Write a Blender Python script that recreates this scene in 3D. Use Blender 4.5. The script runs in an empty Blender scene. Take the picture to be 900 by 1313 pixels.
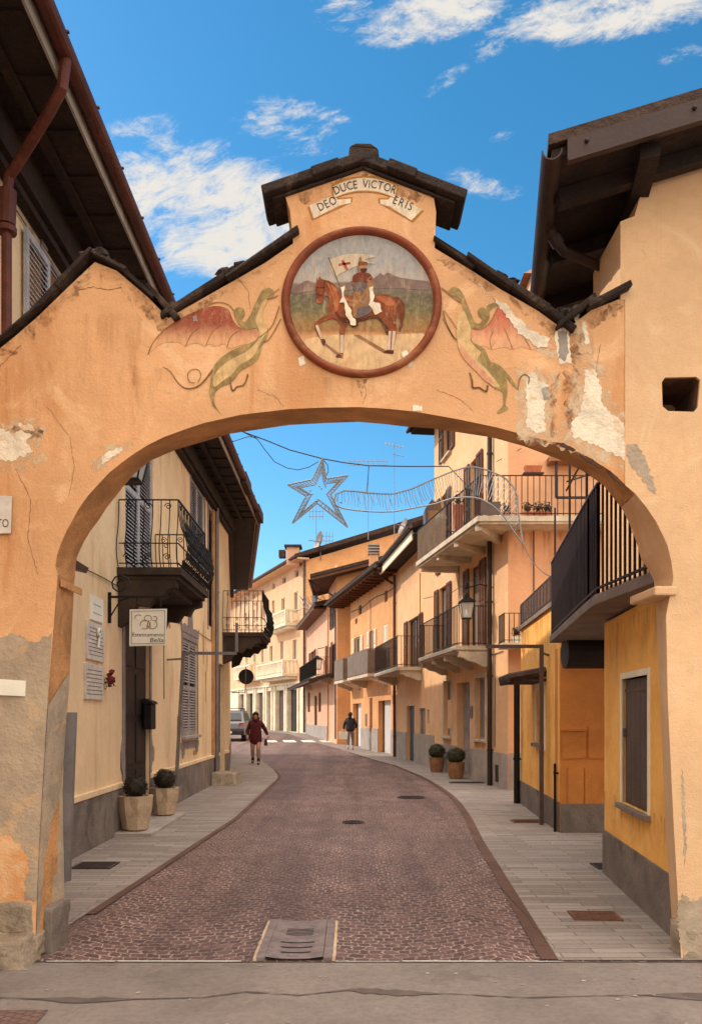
import bpy, bmesh, math, random
from mathutils import Vector, Matrix
from mathutils.geometry import tessellate_polygon
R = math.radians
random.seed(7)
scene = bpy.context.scene
COL = scene.collection

# ------------------------------------------------------------------ camera, sky, sun, exposure
F, CX, HV, EYE = 1050.0, 450.0, 917.0, 1.62      # focal length, axis and horizon of the photograph in its pixels; eye height (m)
cam_d = bpy.data.cameras.new('camera'); cam = bpy.data.objects.new('camera', cam_d); COL.objects.link(cam)
cam.location = (0, 0, EYE); cam.rotation_euler = (R(90), 0, 0)
cam_d.sensor_fit = 'VERTICAL'; cam_d.sensor_height = 36.0; cam_d.lens = F/1313*36
cam_d.shift_y = (HV-656.5)/1313; cam_d.clip_end = 2000; cam_d.clip_start = 0.05
scene.camera = cam
SUN = Vector((-0.90, 0.30, 0.0)).normalized(); EL = R(37)
SUNV = Vector((SUN.x*math.cos(EL), SUN.y*math.cos(EL), math.sin(EL)))
vs = scene.view_settings
vs.view_transform = 'Standard'; vs.look = 'None'; vs.gamma = 1.0; vs.exposure = 0.98
world = bpy.data.worlds.new('World'); scene.world = world; world.use_nodes = True
sl = bpy.data.lights.new('sun', 'SUN'); sl.energy = 1.75; sl.angle = R(0.6); sl.color = (1.0, 0.86, 0.70)
sun = bpy.data.objects.new('sun', sl); COL.objects.link(sun); sun.location = (-30, 10, 40)
sun.rotation_euler = SUNV.to_track_quat('Z', 'Y').to_euler()

class NT:
    """small helper for node trees"""
    def __init__(s, nt): s.nt = nt; s.N = nt.nodes; s.L = nt.links
    def new(s, t, **kw):
        n = s.N.new(t)
        for k, v in kw.items(): setattr(n, k, v)
        return n
    def put(s, sock, val):
        if isinstance(val, bpy.types.NodeSocket): s.L.new(val, sock)
        elif val is not None:
            if isinstance(val, (tuple, list)) and len(val) == 3 and sock.type == 'RGBA': val = (*val, 1)
            sock.default_value = val
    def math(s, op, a, b=None, c=None, clamp=False):
        n = s.new('ShaderNodeMath', operation=op); n.use_clamp = clamp
        s.put(n.inputs[0], a)
        if b is not None: s.put(n.inputs[1], b)
        if c is not None: s.put(n.inputs[2], c)
        return n.outputs[0]
    def mix(s, fac, a, b, mode='MIX'):
        n = s.new('ShaderNodeMix', data_type='RGBA', blend_type=mode)
        s.put(n.inputs[0], fac); s.put(n.inputs[6], a); s.put(n.inputs[7], b)
        return n.outputs[2]
    def noise(s, vec, scale, detail=4, rough=.55, dist=0.0):
        n = s.new('ShaderNodeTexNoise'); s.put(n.inputs['Vector'], vec)
        n.inputs['Scale'].default_value = scale; n.inputs['Detail'].default_value = detail
        n.inputs['Roughness'].default_value = rough; n.inputs['Distortion'].default_value = dist
        return n.outputs[0]
    def smooth(s, x, a, b, lo=0.0, hi=1.0):
        n = s.new('ShaderNodeMapRange', interpolation_type='SMOOTHSTEP'); s.put(n.inputs[0], x)
        n.inputs[1].default_value = a; n.inputs[2].default_value = b; n.inputs[3].default_value = lo; n.inputs[4].default_value = hi
        return n.outputs[0]
    def comb(s, x, y, z):
        n = s.new('ShaderNodeCombineXYZ'); s.put(n.inputs[0], x); s.put(n.inputs[1], y); s.put(n.inputs[2], z); return n.outputs[0]
    def sep(s, v):
        n = s.new('ShaderNodeSeparateXYZ'); s.put(n.inputs[0], v); return n.outputs

def build_world():
    w = NT(world.node_tree); w.N.clear()
    out = w.new('ShaderNodeOutputWorld'); bg = w.new('ShaderNodeBackground')
    sky = w.new('ShaderNodeTexSky', sky_type='NISHITA'); sky.sun_disc = False
    sky.sun_elevation = EL; sky.sun_rotation = math.atan2(SUN.x, SUN.y); sky.air_density = 1.0; sky.dust_density = 0.4; sky.ozone_density = 2.6
    hs = w.new('ShaderNodeHueSaturation'); hs.inputs['Saturation'].default_value = 1.33; hs.inputs['Value'].default_value = .86
    hs.inputs['Hue'].default_value = 0.487
    w.put(hs.inputs['Color'], sky.outputs[0])
    tc = w.new('ShaderNodeTexCoord'); d = w.sep(tc.outputs['Generated'])
    fwd = w.math('MAXIMUM', d[1], 0.05)
    gx = w.math('DIVIDE', d[0], fwd); gz = w.math('DIVIDE', d[2], fwd)
    g = w.comb(gx, gz, 0.0)
    gr = w.comb(w.math('ADD', gx, w.math('MULTIPLY', gz, .5)), w.math('MULTIPLY', w.math('SUBTRACT', gz, w.math('MULTIPLY', gx, .35)), 1.9), 0.0)
    nz = w.noise(gr, 7.0, 10, .68, .9); nf = w.noise(gr, 34.0, 9, .72, .6)
    nn = w.math('ADD', w.math('MULTIPLY', nz, .68), w.math('MULTIPLY', nf, .32))
    total = None
    # soft cloud banks, each a direction in the sky: azimuth and elevation tangents, size, tilt, strength
    for (u, v, ru, rv, ang, st) in ((255,265,175,100,12,1.12),(320,300,130,75,0,1.18),(200,230,80,60,0,.8),(378,160,105,46,14,.66),(185,172,80,30,-5,.52),(550,22,125,42,-14,.95),
            (440,12,55,42,0,.70),(640,50,60,24,-28,.70),(780,18,180,46,-9,1.1),(880,8,70,34,0,.8),(568,104,48,14,-35,.68),(622,236,58,22,12,.62),(640,178,40,18,0,.46),(880,70,50,22,0,.42)):
        cx, cz = (u-CX)/F, (HV-v)/F; a = R(-ang); ca, sa = math.cos(a), math.sin(a)
        dx = w.math('SUBTRACT', gx, cx); dz = w.math('SUBTRACT', gz, cz)
        px = w.math('ADD', w.math('MULTIPLY', dx, ca*F/ru), w.math('MULTIPLY', dz, sa*F/ru))
        pz = w.math('ADD', w.math('MULTIPLY', dx, -sa*F/rv), w.math('MULTIPLY', dz, ca*F/rv))
        q = w.math('ADD', w.math('MULTIPLY', px, px), w.math('MULTIPLY', pz, pz))
        m = w.math('MULTIPLY', w.smooth(q, 0.0, 1.25, 1.0, 0.0), st)
        total = m if total is None else w.math('MAXIMUM', total, m)
    total = w.math('MULTIPLY', total, w.math('GREATER_THAN', d[1], 0.06))
    dens = w.smooth(w.math('ADD', total, w.math('MULTIPLY', w.math('SUBTRACT', nn, .5), 4.6)), .36, 1.3)
    dens = w.math('MULTIPLY', dens, w.smooth(total, .02, .4))
    # bright cloud out of view, added behind the camera and overhead as fill
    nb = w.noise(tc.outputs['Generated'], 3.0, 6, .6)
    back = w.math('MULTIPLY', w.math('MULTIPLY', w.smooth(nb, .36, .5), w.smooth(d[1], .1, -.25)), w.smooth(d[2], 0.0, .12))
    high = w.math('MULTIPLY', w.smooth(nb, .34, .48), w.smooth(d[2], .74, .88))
    c = w.mix(dens, hs.outputs[0], CLOUD)
    c = w.mix(back, c, BACK_FILL)
    c = w.mix(high, c, HIGH_FILL)
    w.put(bg.inputs[0], c); bg.inputs[1].default_value = SKY
    w.L.new(bg.outputs[0], out.inputs[0])
SKY = 0.12
CLOUD = (3.6, 3.45, 3.2)
HIGH_FILL = (22.0, 20.0, 17.4)  # unseen overhead cloud added to brighten the street
BACK_FILL = (10.5, 9.4, 8.0)      # unseen cloud added behind the camera to brighten the arch front
build_world()

# ------------------------------------------------------------------ geometry helpers
def gz(d): return 0.0 if d < 30 else 0.012*(d-30)              # the street climbs a little in the distance
def W(u, v, d): return Vector(((u-CX)/F*d, d, EYE-(v-HV)/F*d))
def G(u, v):
    k = (v-HV)/F; d = EYE/k
    if d > 30: d = (EYE+0.36)/(k+0.012)
    return Vector(((u-CX)/F*d, d, gz(d)))

class MB:
    def __init__(s): s.v = []; s.f = []
    def add(s, vs, fs):
        o = len(s.v); s.v += [Vector(p) for p in vs]; s.f += [tuple(i+o for i in f) for f in fs]; return s
    def hexa(s, p):                 # 0-3 one face, 4-7 the opposite one
        return s.add(p, [(0,1,2,3),(7,6,5,4),(0,4,5,1),(1,5,6,2),(2,6,7,3),(3,7,4,0)])
    def box(s, x0, x1, y0, y1, z0, z1):
        return s.hexa([(x0,y0,z0),(x1,y0,z0),(x1,y1,z0),(x0,y1,z0),(x0,y0,z1),(x1,y0,z1),(x1,y1,z1),(x0,y1,z1)])
    def bar(s, a, b, w, h=None, up=Vector((0,0,1))):
        a = Vector(a); b = Vector(b); h = w if h is None else h
        t = (b-a)
        if t.length < 1e-6: return s
        t.normalize()
        if abs(t.dot(up)) > .95: up = Vector((0,1,0))
        x = t.cross(up).normalized(); y = x.cross(t)
        q = [(-.5,-.5),(.5,-.5),(.5,.5),(-.5,.5)]
        return s.hexa([a+x*i*w+y*j*h for i, j in q]+[b+x*i*w+y*j*h for i, j in q])
    def tube(s, pts, r, n=6, cap=True, rs=None):
        pts = [Vector(p) for p in pts]; rings = []
        ref = None
        for i, p in enumerate(pts):
            t = (pts[min(i+1, len(pts)-1)]-pts[max(i-1, 0)])
            t = t.normalized() if t.length > 1e-9 else Vector((0,0,1))
            if ref is None: ref = Vector((0,0,1)) if abs(t.z) < .9 else Vector((1,0,0))
            x = t.cross(ref)
            if x.length < 1e-4: x = t.orthogonal()
            x.normalize(); y = t.cross(x).normalized(); ref = x.cross(t)
            rr = rs[i] if rs else r
            rings.append([p+x*math.cos(2*math.pi*k/n)*rr+y*math.sin(2*math.pi*k/n)*rr for k in range(n)])
        o = len(s.v); m = len(pts)
        for rg in rings: s.v += rg
        for i in range(m-1):
            for k in range(n):
                s.f.append((o+i*n+k, o+i*n+(k+1)%n, o+(i+1)*n+(k+1)%n, o+(i+1)*n+k))
        if cap:
            s.f.append(tuple(o+k for k in range(n))[::-1]); s.f.append(tuple(o+(m-1)*n+k for k in range(n)))
        return s
    def lathe(s, prof, c=(0,0,0), n=24, a0=0.0):
        c = Vector(c); o = len(s.v)
        for r, z in prof:
            for k in range(n):
                a = a0+2*math.pi*k/n; s.v.append(c+Vector((r*math.cos(a), r*math.sin(a), z)))
        for i in range(len(prof)-1):
            for k in range(n):
                s.f.append((o+i*n+k, o+i*n+(k+1)%n, o+(i+1)*n+(k+1)%n, o+(i+1)*n+k))
        if prof[0][0] > 1e-4: s.f.append(tuple(o+k for k in range(n))[::-1])
        if prof[-1][0] > 1e-4: s.f.append(tuple(o+(len(prof)-1)*n+k for k in range(n)))
        return s
    def prism(s, loop3, vec, holes=()):  # planar loop extruded along vec (holes go right through)
        loops = [[Vector(p) for p in loop3]]+[[Vector(p) for p in h] for h in holes]
        flat = [p for l in loops for p in l]; vec = Vector(vec)
        tris = tessellate_polygon(loops); o = len(s.v); n = len(flat)
        s.v += flat; s.v += [p+vec for p in flat]
        for t in tris:
            s.f.append(tuple(o+i for i in t)); s.f.append(tuple(o+n+i for i in t[::-1]))
        k = 0
        for l in loops:
            m = len(l)
            for i in range(m):
                a, b = k+i, k+(i+1)%m; s.f.append((o+a, o+b, o+n+b, o+n+a))
            k += m
        return s
    def sheet(s, loop3):
        l = [Vector(p) for p in loop3]; o = len(s.v); s.v += l
        for t in tessellate_polygon([l]): s.f.append(tuple(o+i for i in t))
        return s
    def blob(s, c, rad, seed=0, amp=.12, sub=2, sq=(1,1,1), fr=1.5):
        from mathutils import noise
        bm = bmesh.new(); bmesh.ops.create_icosphere(bm, subdivisions=sub, radius=1.0)
        o = len(s.v); c = Vector(c)
        for v in bm.verts:
            q = v.co*fr+Vector((seed*3.7, seed*1.3, 0)); k = 1+amp*2*noise.noise(q)
            p = v.co*k; s.v.append(c+Vector((p.x*rad*sq[0], p.y*rad*sq[1], p.z*rad*sq[2])))
        for f in bm.faces: s.f.append(tuple(o+v.index for v in f.verts))
        bm.free(); return s
    def leaves(s, c, rad, n, size, sq=(1,1,1), inner=.75, seed=1):
        rnd = random.Random(seed); c = Vector(c)
        for i in range(n):
            d = Vector((rnd.gauss(0,1), rnd.gauss(0,1), rnd.gauss(0,1))).normalized()
            k = inner+(1.06-inner)*rnd.random()
            p = c+Vector((d.x*sq[0], d.y*sq[1], d.z*sq[2]))*rad*k
            t = Vector((rnd.gauss(0,1), rnd.gauss(0,1), rnd.gauss(0,1))); t = (t-d*t.dot(d)*.6).normalized(); b = t.cross(d).normalized()
            l = size*(.7+.6*rnd.random())
            s.add([p-t*l*.5, p+b*l*.25, p+t*l*.5, p-b*l*.25], [(0,1,2,3)])
        return s
    def build(s, name, mat, parent=None, smooth=False, local=False, bevel=0.0):
        off = Vector((0,0,0)); q = parent
        while q is not None: off += q.location; q = q.parent
        if local: off = Vector((0,0,0))
        me = bpy.data.meshes.new(name)
        me.from_pydata([tuple(p-off) for p in s.v], [], s.f)
        bm = bmesh.new(); bm.from_mesh(me)
        bmesh.ops.recalc_face_normals(bm, faces=bm.faces[:]); bm.to_mesh(me); bm.free()
        me.materials.append(mat)
        if smooth:
            for p in me.polygons: p.use_smooth = True
        o = bpy.data.objects.new(name, me); COL.objects.link(o)
        if parent is not None: o.parent = parent
        if bevel:
            m = o.modifiers.new('bevel', 'BEVEL'); m.width = bevel; m.segments = 2; m.limit_method = 'ANGLE'; m.angle_limit = R(40)
        return o

def tag(o, label, cat, group=None):
    o['label'] = label; o['category'] = cat
    if group: o['group'] = group
    return o
def thing(name, label, cat, loc=(0,0,0), group=None):
    o = bpy.data.objects.new(name, None); COL.objects.link(o); o.location = loc; o.empty_display_size = .2
    return tag(o, label, cat, group)
def struct(name, mb, mat):
    o = mb.build(name, mat); o['kind'] = 'structure'; return o
def copy_tree(o, parent=None):
    c = o.copy(); COL.objects.link(c)
    if parent is not None: c.parent = parent
    for ch in list(o.children): copy_tree(ch, c)
    return c

class Fac:
    """a facade: a vertical plane from A to B on the plan; s along it, n out towards the street, z up"""
    def __init__(f, A, B, side):
        f.A = Vector(A); f.B = Vector(B); f.t = (f.B-f.A).normalized(); f.L = (f.B-f.A).length
        n = Vector((f.t.y, -f.t.x))
        if n.dot(Vector(side)) < 0: n = -n
        f.n = n
    def P(f, s, n, z):
        q = f.A+f.t*s+f.n*n; return Vector((q.x, q.y, z))
    def hit(f, u, v, n=0.0):
        dx = (u-CX)/F; o = f.A+f.n*n
        d = o.dot(f.n)/(dx*f.n.x+f.n.y)
        q = Vector((dx*d, d))-f.A
        return q.dot(f.t), EYE-(v-HV)/F*d
    def rect(f, u0, u1, v0, v1):
        s0, s1 = f.hit(u0, v0)[0], f.hit(u1, v0)[0]; um = (u0+u1)/2
        return (min(s0, s1), max(s0, s1), f.hit(um, v1)[1], f.hit(um, v0)[1])
    def box(f, mb, s0, s1, n0, n1, z0, z1):
        mb.hexa([f.P(s0,n0,z0), f.P(s1,n0,z0), f.P(s1,n1,z0), f.P(s0,n1,z0), f.P(s0,n0,z1), f.P(s1,n0,z1), f.P(s1,n1,z1), f.P(s0,n1,z1)])
    def grid(f, mb, s0, s1, z0, z1, holes, deep=.2, n=0.0):
        """front sheet with real openings, and their reveals"""
        holes = [(max(a, s0), min(b, s1), max(c, z0), min(d, z1)) for a, b, c, d in holes]
        holes = [h for h in holes if h[1]-h[0] > .02 and h[3]-h[2] > .02]
        S = sorted({s0, s1, *[h[0] for h in holes], *[h[1] for h in holes]}); Z = sorted({z0, z1, *[h[2] for h in holes], *[h[3] for h in holes]})
        for a, b in zip(S, S[1:]):
            for c, d in zip(Z, Z[1:]):
                m, k = (a+b)/2, (c+d)/2
                if any(h[0] < m < h[1] and h[2] < k < h[3] for h in holes): continue
                mb.add([f.P(a,n,c), f.P(b,n,c), f.P(b,n,d), f.P(a,n,d)], [(0,1,2,3)])
        for a, b, c, d in holes:
            for (p, q) in (((a,c),(b,c)),((b,c),(b,d)),((b,d),(a,d)),((a,d),(a,c))):
                mb.add([f.P(p[0],n,p[1]), f.P(q[0],n,q[1]), f.P(q[0],n-deep,q[1]), f.P(p[0],n-deep,p[1])], [(0,1,2,3)])
    def body(f, mb, s0, s1, z0, z1, holes, depth=5.0, deep=.2):
        f.grid(mb, s0, s1, z0, z1, holes, deep)
        e = deep+.06
        P = f.P
        mb.add([P(s0,0,z0),P(s1,0,z0),P(s1,-depth,z0),P(s0,-depth,z0),P(s0,0,z1),P(s1,0,z1),P(s1,-depth,z1),P(s0,-depth,z1)],
               [(4,5,6,7),(0,3,7,4),(1,5,6,2),(2,6,7,3)])
        mb.add([P(s0,-e,z0),P(s1,-e,z0),P(s1,-e,z1),P(s0,-e,z1)], [(0,1,2,3)])

# ------------------------------------------------------------------ materials
def srgb(r, g, b):
    c = [x/255 for x in (r, g, b)]
    return tuple(x/12.92 if x <= .04045 else ((x+.055)/1.055)**2.4 for x in c)
MATS = {}
def mat(name, col, rough=.8, var=.12, scale=3.0, bump=.15, bscale=60.0, metal=0.0, stain=None, stain_amt=.5, streak=False, spec=.35, fine=.06, mottle=None):
    """procedural surface: base colour varied by large and small noise, optional second-colour stains, fine bump"""
    if name in MATS: return MATS[name]
    m = bpy.data.materials.new(name); m.use_nodes = True; t = NT(m.node_tree)
    b = t.N['Principled BSDF']; tc = t.new('ShaderNodeTexCoord'); v = tc.outputs['Object']
    dark = tuple(c*(1-var*1.5) for c in col); lite = tuple(min(1, c*(1+var)) for c in col)
    n1 = t.noise(v, scale, 6, .6, .3)
    c = t.mix(t.smooth(n1, .3, .7), dark, lite)
    n2 = t.noise(v, scale*14, 4, .7)
    c = t.mix(t.smooth(n2, .35, .75, 0, fine*2.2), c, tuple(x*.55 for x in col))
    if stain:
        vv = v
        if streak:
            mp = t.new('ShaderNodeMapping'); t.put(mp.inputs[0], v); mp.inputs['Scale'].default_value = (1.0, 1.0, .16); vv = mp.outputs[0]
        n3 = t.noise(vv, scale*.8 if not streak else scale*2.2, 8, .68, .6)
        c = t.mix(t.smooth(n3, .52, .66, 0, stain_amt), c, stain)
    if mottle:
        n4 = t.noise(v, 2.3, 9, .7, 1.2); c = t.mix(t.smooth(n4, .5, .68, 0, .75), c, mottle)
        n5 = t.noise(v, 6.0, 9, .72, 1.5); c = t.mix(t.smooth(n5, .58, .7, 0, .55), c, tuple(x*.72 for x in col))
    t.put(b.inputs['Base Color'], c)
    b.inputs['Metallic'].default_value = metal; b.inputs['Specular IOR Level'].default_value = spec
    t.put(b.inputs['Roughness'], t.smooth(n2, .2, .8, max(.05, rough-.12), min(1, rough+.1)))
    if bump:
        nb = t.noise(v, bscale, 6, .62); nb2 = t.noise(v, scale*4, 5, .6)
        h = t.math('ADD', nb, t.math('MULTIPLY', nb2, 1.4))
        bp = t.new('ShaderNodeBump'); bp.inputs['Strength'].default_value = bump; bp.inputs['Distance'].default_value = .02
        t.put(bp.inputs['Height'], h); t.put(b.inputs['Normal'], bp.outputs[0])
    MATS[name] = m; return m
def glass_mat(name, col, rough=.08):
    m = mat(name, col, rough, .1, 2, 0, spec=.6); return m
def clear_mat(name):
    if name in MATS: return MATS[name]
    m = bpy.data.materials.new(name); m.use_nodes = True; t = NT(m.node_tree); b = t.N['Principled BSDF']; tc = t.new('ShaderNodeTexCoord')
    t.put(b.inputs['Base Color'], t.mix(t.noise(tc.outputs['Object'], 8), (.8,.82,.8), (.9,.9,.88)))
    b.inputs['Alpha'].default_value = .35; b.inputs['Roughness'].default_value = .15
    MATS[name] = m; return m
def mesh_screen_mat(name, col, alpha):
    m = bpy.data.materials.new(name); m.use_nodes = True; t = NT(m.node_tree); b = t.N['Principled BSDF']; tc = t.new('ShaderNodeTexCoord')
    n = t.noise(tc.outputs['Object'], 2.5, 4); t.put(b.inputs['Base Color'], t.mix(n, tuple(c*.7 for c in col), tuple(c*1.3 for c in col)))
    t.put(b.inputs['Alpha'], t.smooth(n, .3, .7, alpha-.06, alpha+.05)); b.inputs['Roughness'].default_value = .9
    return m

def cobble_mat():
    m = bpy.data.materials.new('porphyry_cobbles'); m.use_nodes = True; t = NT(m.node_tree); b = t.N['Principled BSDF']
    tc = t.new('ShaderNodeTexCoord'); v = tc.outputs['Object']; p = t.sep(v)
    wx = t.noise(v, 4.5, 4, .7); wy = t.noise(t.comb(p[1], p[0], 3.0), 4.5, 4, .7)
    w = 1.5
    fx = t.math('SUBTRACT', t.math('FRACT', t.math('ADD', t.math('DIVIDE', p[0], w), 20.35)), .5)
    arc = t.math('MULTIPLY', t.math('MULTIPLY', fx, fx), 1.7)
    yy = t.math('SUBTRACT', p[1], t.math('MULTIPLY', arc, .62))
    yy = t.math('ADD', yy, t.math('MULTIPLY', t.math('SUBTRACT', wy, .5), .16))
    xx = t.math('ADD', p[0], t.math('MULTIPLY', t.math('SUBTRACT', wx, .5), .18))
    br = t.new('ShaderNodeTexBrick'); t.put(br.inputs['Vector'], t.comb(xx, yy, 0.0))
    br.offset = .5; br.inputs['Scale'].default_value = 1.0; br.inputs['Brick Width'].default_value = .092; br.inputs['Row Height'].default_value = .084
    br.inputs['Mortar Size'].default_value = .0055; br.inputs['Mortar Smooth'].default_value = .35; br.inputs['Bias'].default_value = 0.0
    br.inputs['Color1'].default_value = (*srgb(116,86,80),1); br.inputs['Color2'].default_value = (*srgb(78,57,54),1)
    br.inputs['Mortar'].default_value = (*srgb(200,174,158),1)
    n = t.noise(v, .55, 5, .6); n2 = t.noise(v, 26, 4, .7)
    c = t.mix(t.smooth(n, .3, .7, 0, .35), br.outputs[0], srgb(58,42,40))
    c = t.mix(t.smooth(n2, .4, .8, 0, .3), c, srgb(112,84,76))
    mpw = t.new('ShaderNodeMapping'); t.put(mpw.inputs[0], v); mpw.inputs['Scale'].default_value = (1.6, .09, 1.0)
    nw = t.noise(mpw.outputs[0], 1.0, 5, .6); c = t.mix(t.smooth(nw, .42, .62, 0, .45), c, srgb(66,50,48))
    nr = t.noise(v, 11.0, 2, .5); c = t.mix(t.smooth(nr, .56, .66, 0, .4), c, srgb(132,108,102))
    # joints keep their pale sand only in patches
    np_ = t.noise(v, 1.6, 4, .6); jm = t.math('MULTIPLY', br.outputs['Fac'], t.smooth(np_, .60, .40))
    c = t.mix(t.math('MULTIPLY', jm, .42), c, srgb(60,45,42))
    t.put(b.inputs['Base Color'], c); t.put(b.inputs['Roughness'], t.smooth(n2, .2, .8, .5, .8)); b.inputs['Specular IOR Level'].default_value = .3
    bp = t.new('ShaderNodeBump'); bp.inputs['Strength'].default_value = .6; bp.inputs['Distance'].default_value = .012
    t.put(bp.inputs['Height'], t.math('ADD', t.math('SUBTRACT', 1.0, br.outputs['Fac']), t.math('MULTIPLY', n2, .5)))
    t.put(b.inputs['Normal'], bp.outputs[0]); return m
def slab_mat(name, c1, c2, cm, bw, rh, rot=0.0, mort=.006):
    m = bpy.data.materials.new(name); m.use_nodes = True; t = NT(m.node_tree); b = t.N['Principled BSDF']
    tc = t.new('ShaderNodeTexCoord'); v = tc.outputs['Object']
    mp = t.new('ShaderNodeMapping'); t.put(mp.inputs[0], v); mp.inputs['Rotation'].default_value = (0,0,rot)
    p = t.sep(mp.outputs[0]); wv = t.noise(v, 2.0, 3)
    vec = t.comb(p[0], t.math('ADD', p[1], t.math('MULTIPLY', t.math('SUBTRACT', wv, .5), .05)), 0.0)
    br = t.new('ShaderNodeTexBrick'); t.put(br.inputs['Vector'], vec); br.offset = .43
    br.inputs['Scale'].default_value = 1.0; br.inputs['Brick Width'].default_value = bw; br.inputs['Row Height'].default_value = rh
    br.inputs['Mortar Size'].default_value = mort; br.inputs['Mortar Smooth'].default_value = .4
    br.inputs['Color1'].default_value = (*c1,1); br.inputs['Color2'].default_value = (*c2,1); br.inputs['Mortar'].default_value = (*cm,1)
    n = t.noise(v, .9, 6, .65); n2 = t.noise(v, 30, 4, .7)
    c = t.mix(t.smooth(n, .35, .7, 0, .45), br.outputs[0], tuple(x*.6 for x in c1)); c = t.mix(t.smooth(n2, .4, .8, 0, .3), c, tuple(x*1.35 for x in c1))
    t.put(b.inputs['Base Color'], c); b.inputs['Roughness'].default_value = .8; b.inputs['Specular IOR Level'].default_value = .25
    bp = t.new('ShaderNodeBump'); bp.inputs['Strength'].default_value = .4; bp.inputs['Distance'].default_value = .01
    t.put(bp.inputs['Height'], t.math('ADD', t.math('SUBTRACT', 1.0, br.outputs['Fac']), t.math('MULTIPLY', n2, .6)))
    t.put(b.inputs['Normal'], bp.outputs[0]); return m
def painting_mat():
    """the landscape painted inside the roundel: pale sky, hills, meadow, sandy ground (height bands with brushy edges)"""
    m = bpy.data.materials.new('painted_landscape'); m.use_nodes = True; t = NT(m.node_tree); b = t.N['Principled BSDF']
    tc = t.new('ShaderNodeTexCoord'); v = tc.outputs['Generated']; p = t.sep(v)
    n = t.noise(v, 5.0, 6, .6); n2 = t.noise(v, 30, 4, .7)
    h = t.math('ADD', p[2], t.math('MULTIPLY', t.math('SUBTRACT', n, .5), .07))
    r = t.new('ShaderNodeValToRGB'); t.put(r.inputs[0], h); e = r.color_ramp.elements
    stops = [(0.0,(190,150,108)),(.20,(205,165,122)),(.265,(196,140,84)),(.29,(150,98,44)),(.36,(140,104,48)),(.45,(98,90,50)),(.56,(88,80,62)),(.64,(118,102,90)),(.655,(170,158,148)),(.8,(150,148,148)),(1.0,(140,138,136))]
    e[0].position, e[0].color = stops[0][0], (*srgb(*stops[0][1]),1); e[1].position, e[1].color = 1.0, (*srgb(*stops[-1][1]),1)
    for s_, c in stops[1:-1]:
        q = e.new(s_); q.color = (*srgb(*c),1)
    c = t.mix(t.smooth(n2, .35, .75, 0, .25), r.outputs[0], srgb(205,185,160)); c = t.mix(t.smooth(n, .5, .7, 0, .2), c, srgb(110,84,64))
    t.put(b.inputs['Base Color'], c); b.inputs['Roughness'].default_value = .85; return m
def fade_mat(name, ca, cb, axis, lo, hi):
    """paint that runs from one colour to another across the wing"""
    m = bpy.data.materials.new(name); m.use_nodes = True; t = NT(m.node_tree); b = t.N['Principled BSDF']
    tc = t.new('ShaderNodeTexCoord'); v = tc.outputs['Generated']; p = t.sep(v); n = t.noise(tc.outputs['Object'], 14, 5, .65)
    h = t.math('ADD', p[axis], t.math('MULTIPLY', t.math('SUBTRACT', n, .5), .3))
    c = t.mix(t.smooth(h, lo, hi), ca, cb); n2 = t.noise(tc.outputs['Object'], 50, 4, .7)
    c = t.mix(t.smooth(n2, .4, .8, 0, .3), c, tuple(x*.7 for x in ca))
    t.put(b.inputs['Base Color'], c); b.inputs['Roughness'].default_value = .9; return m

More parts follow.
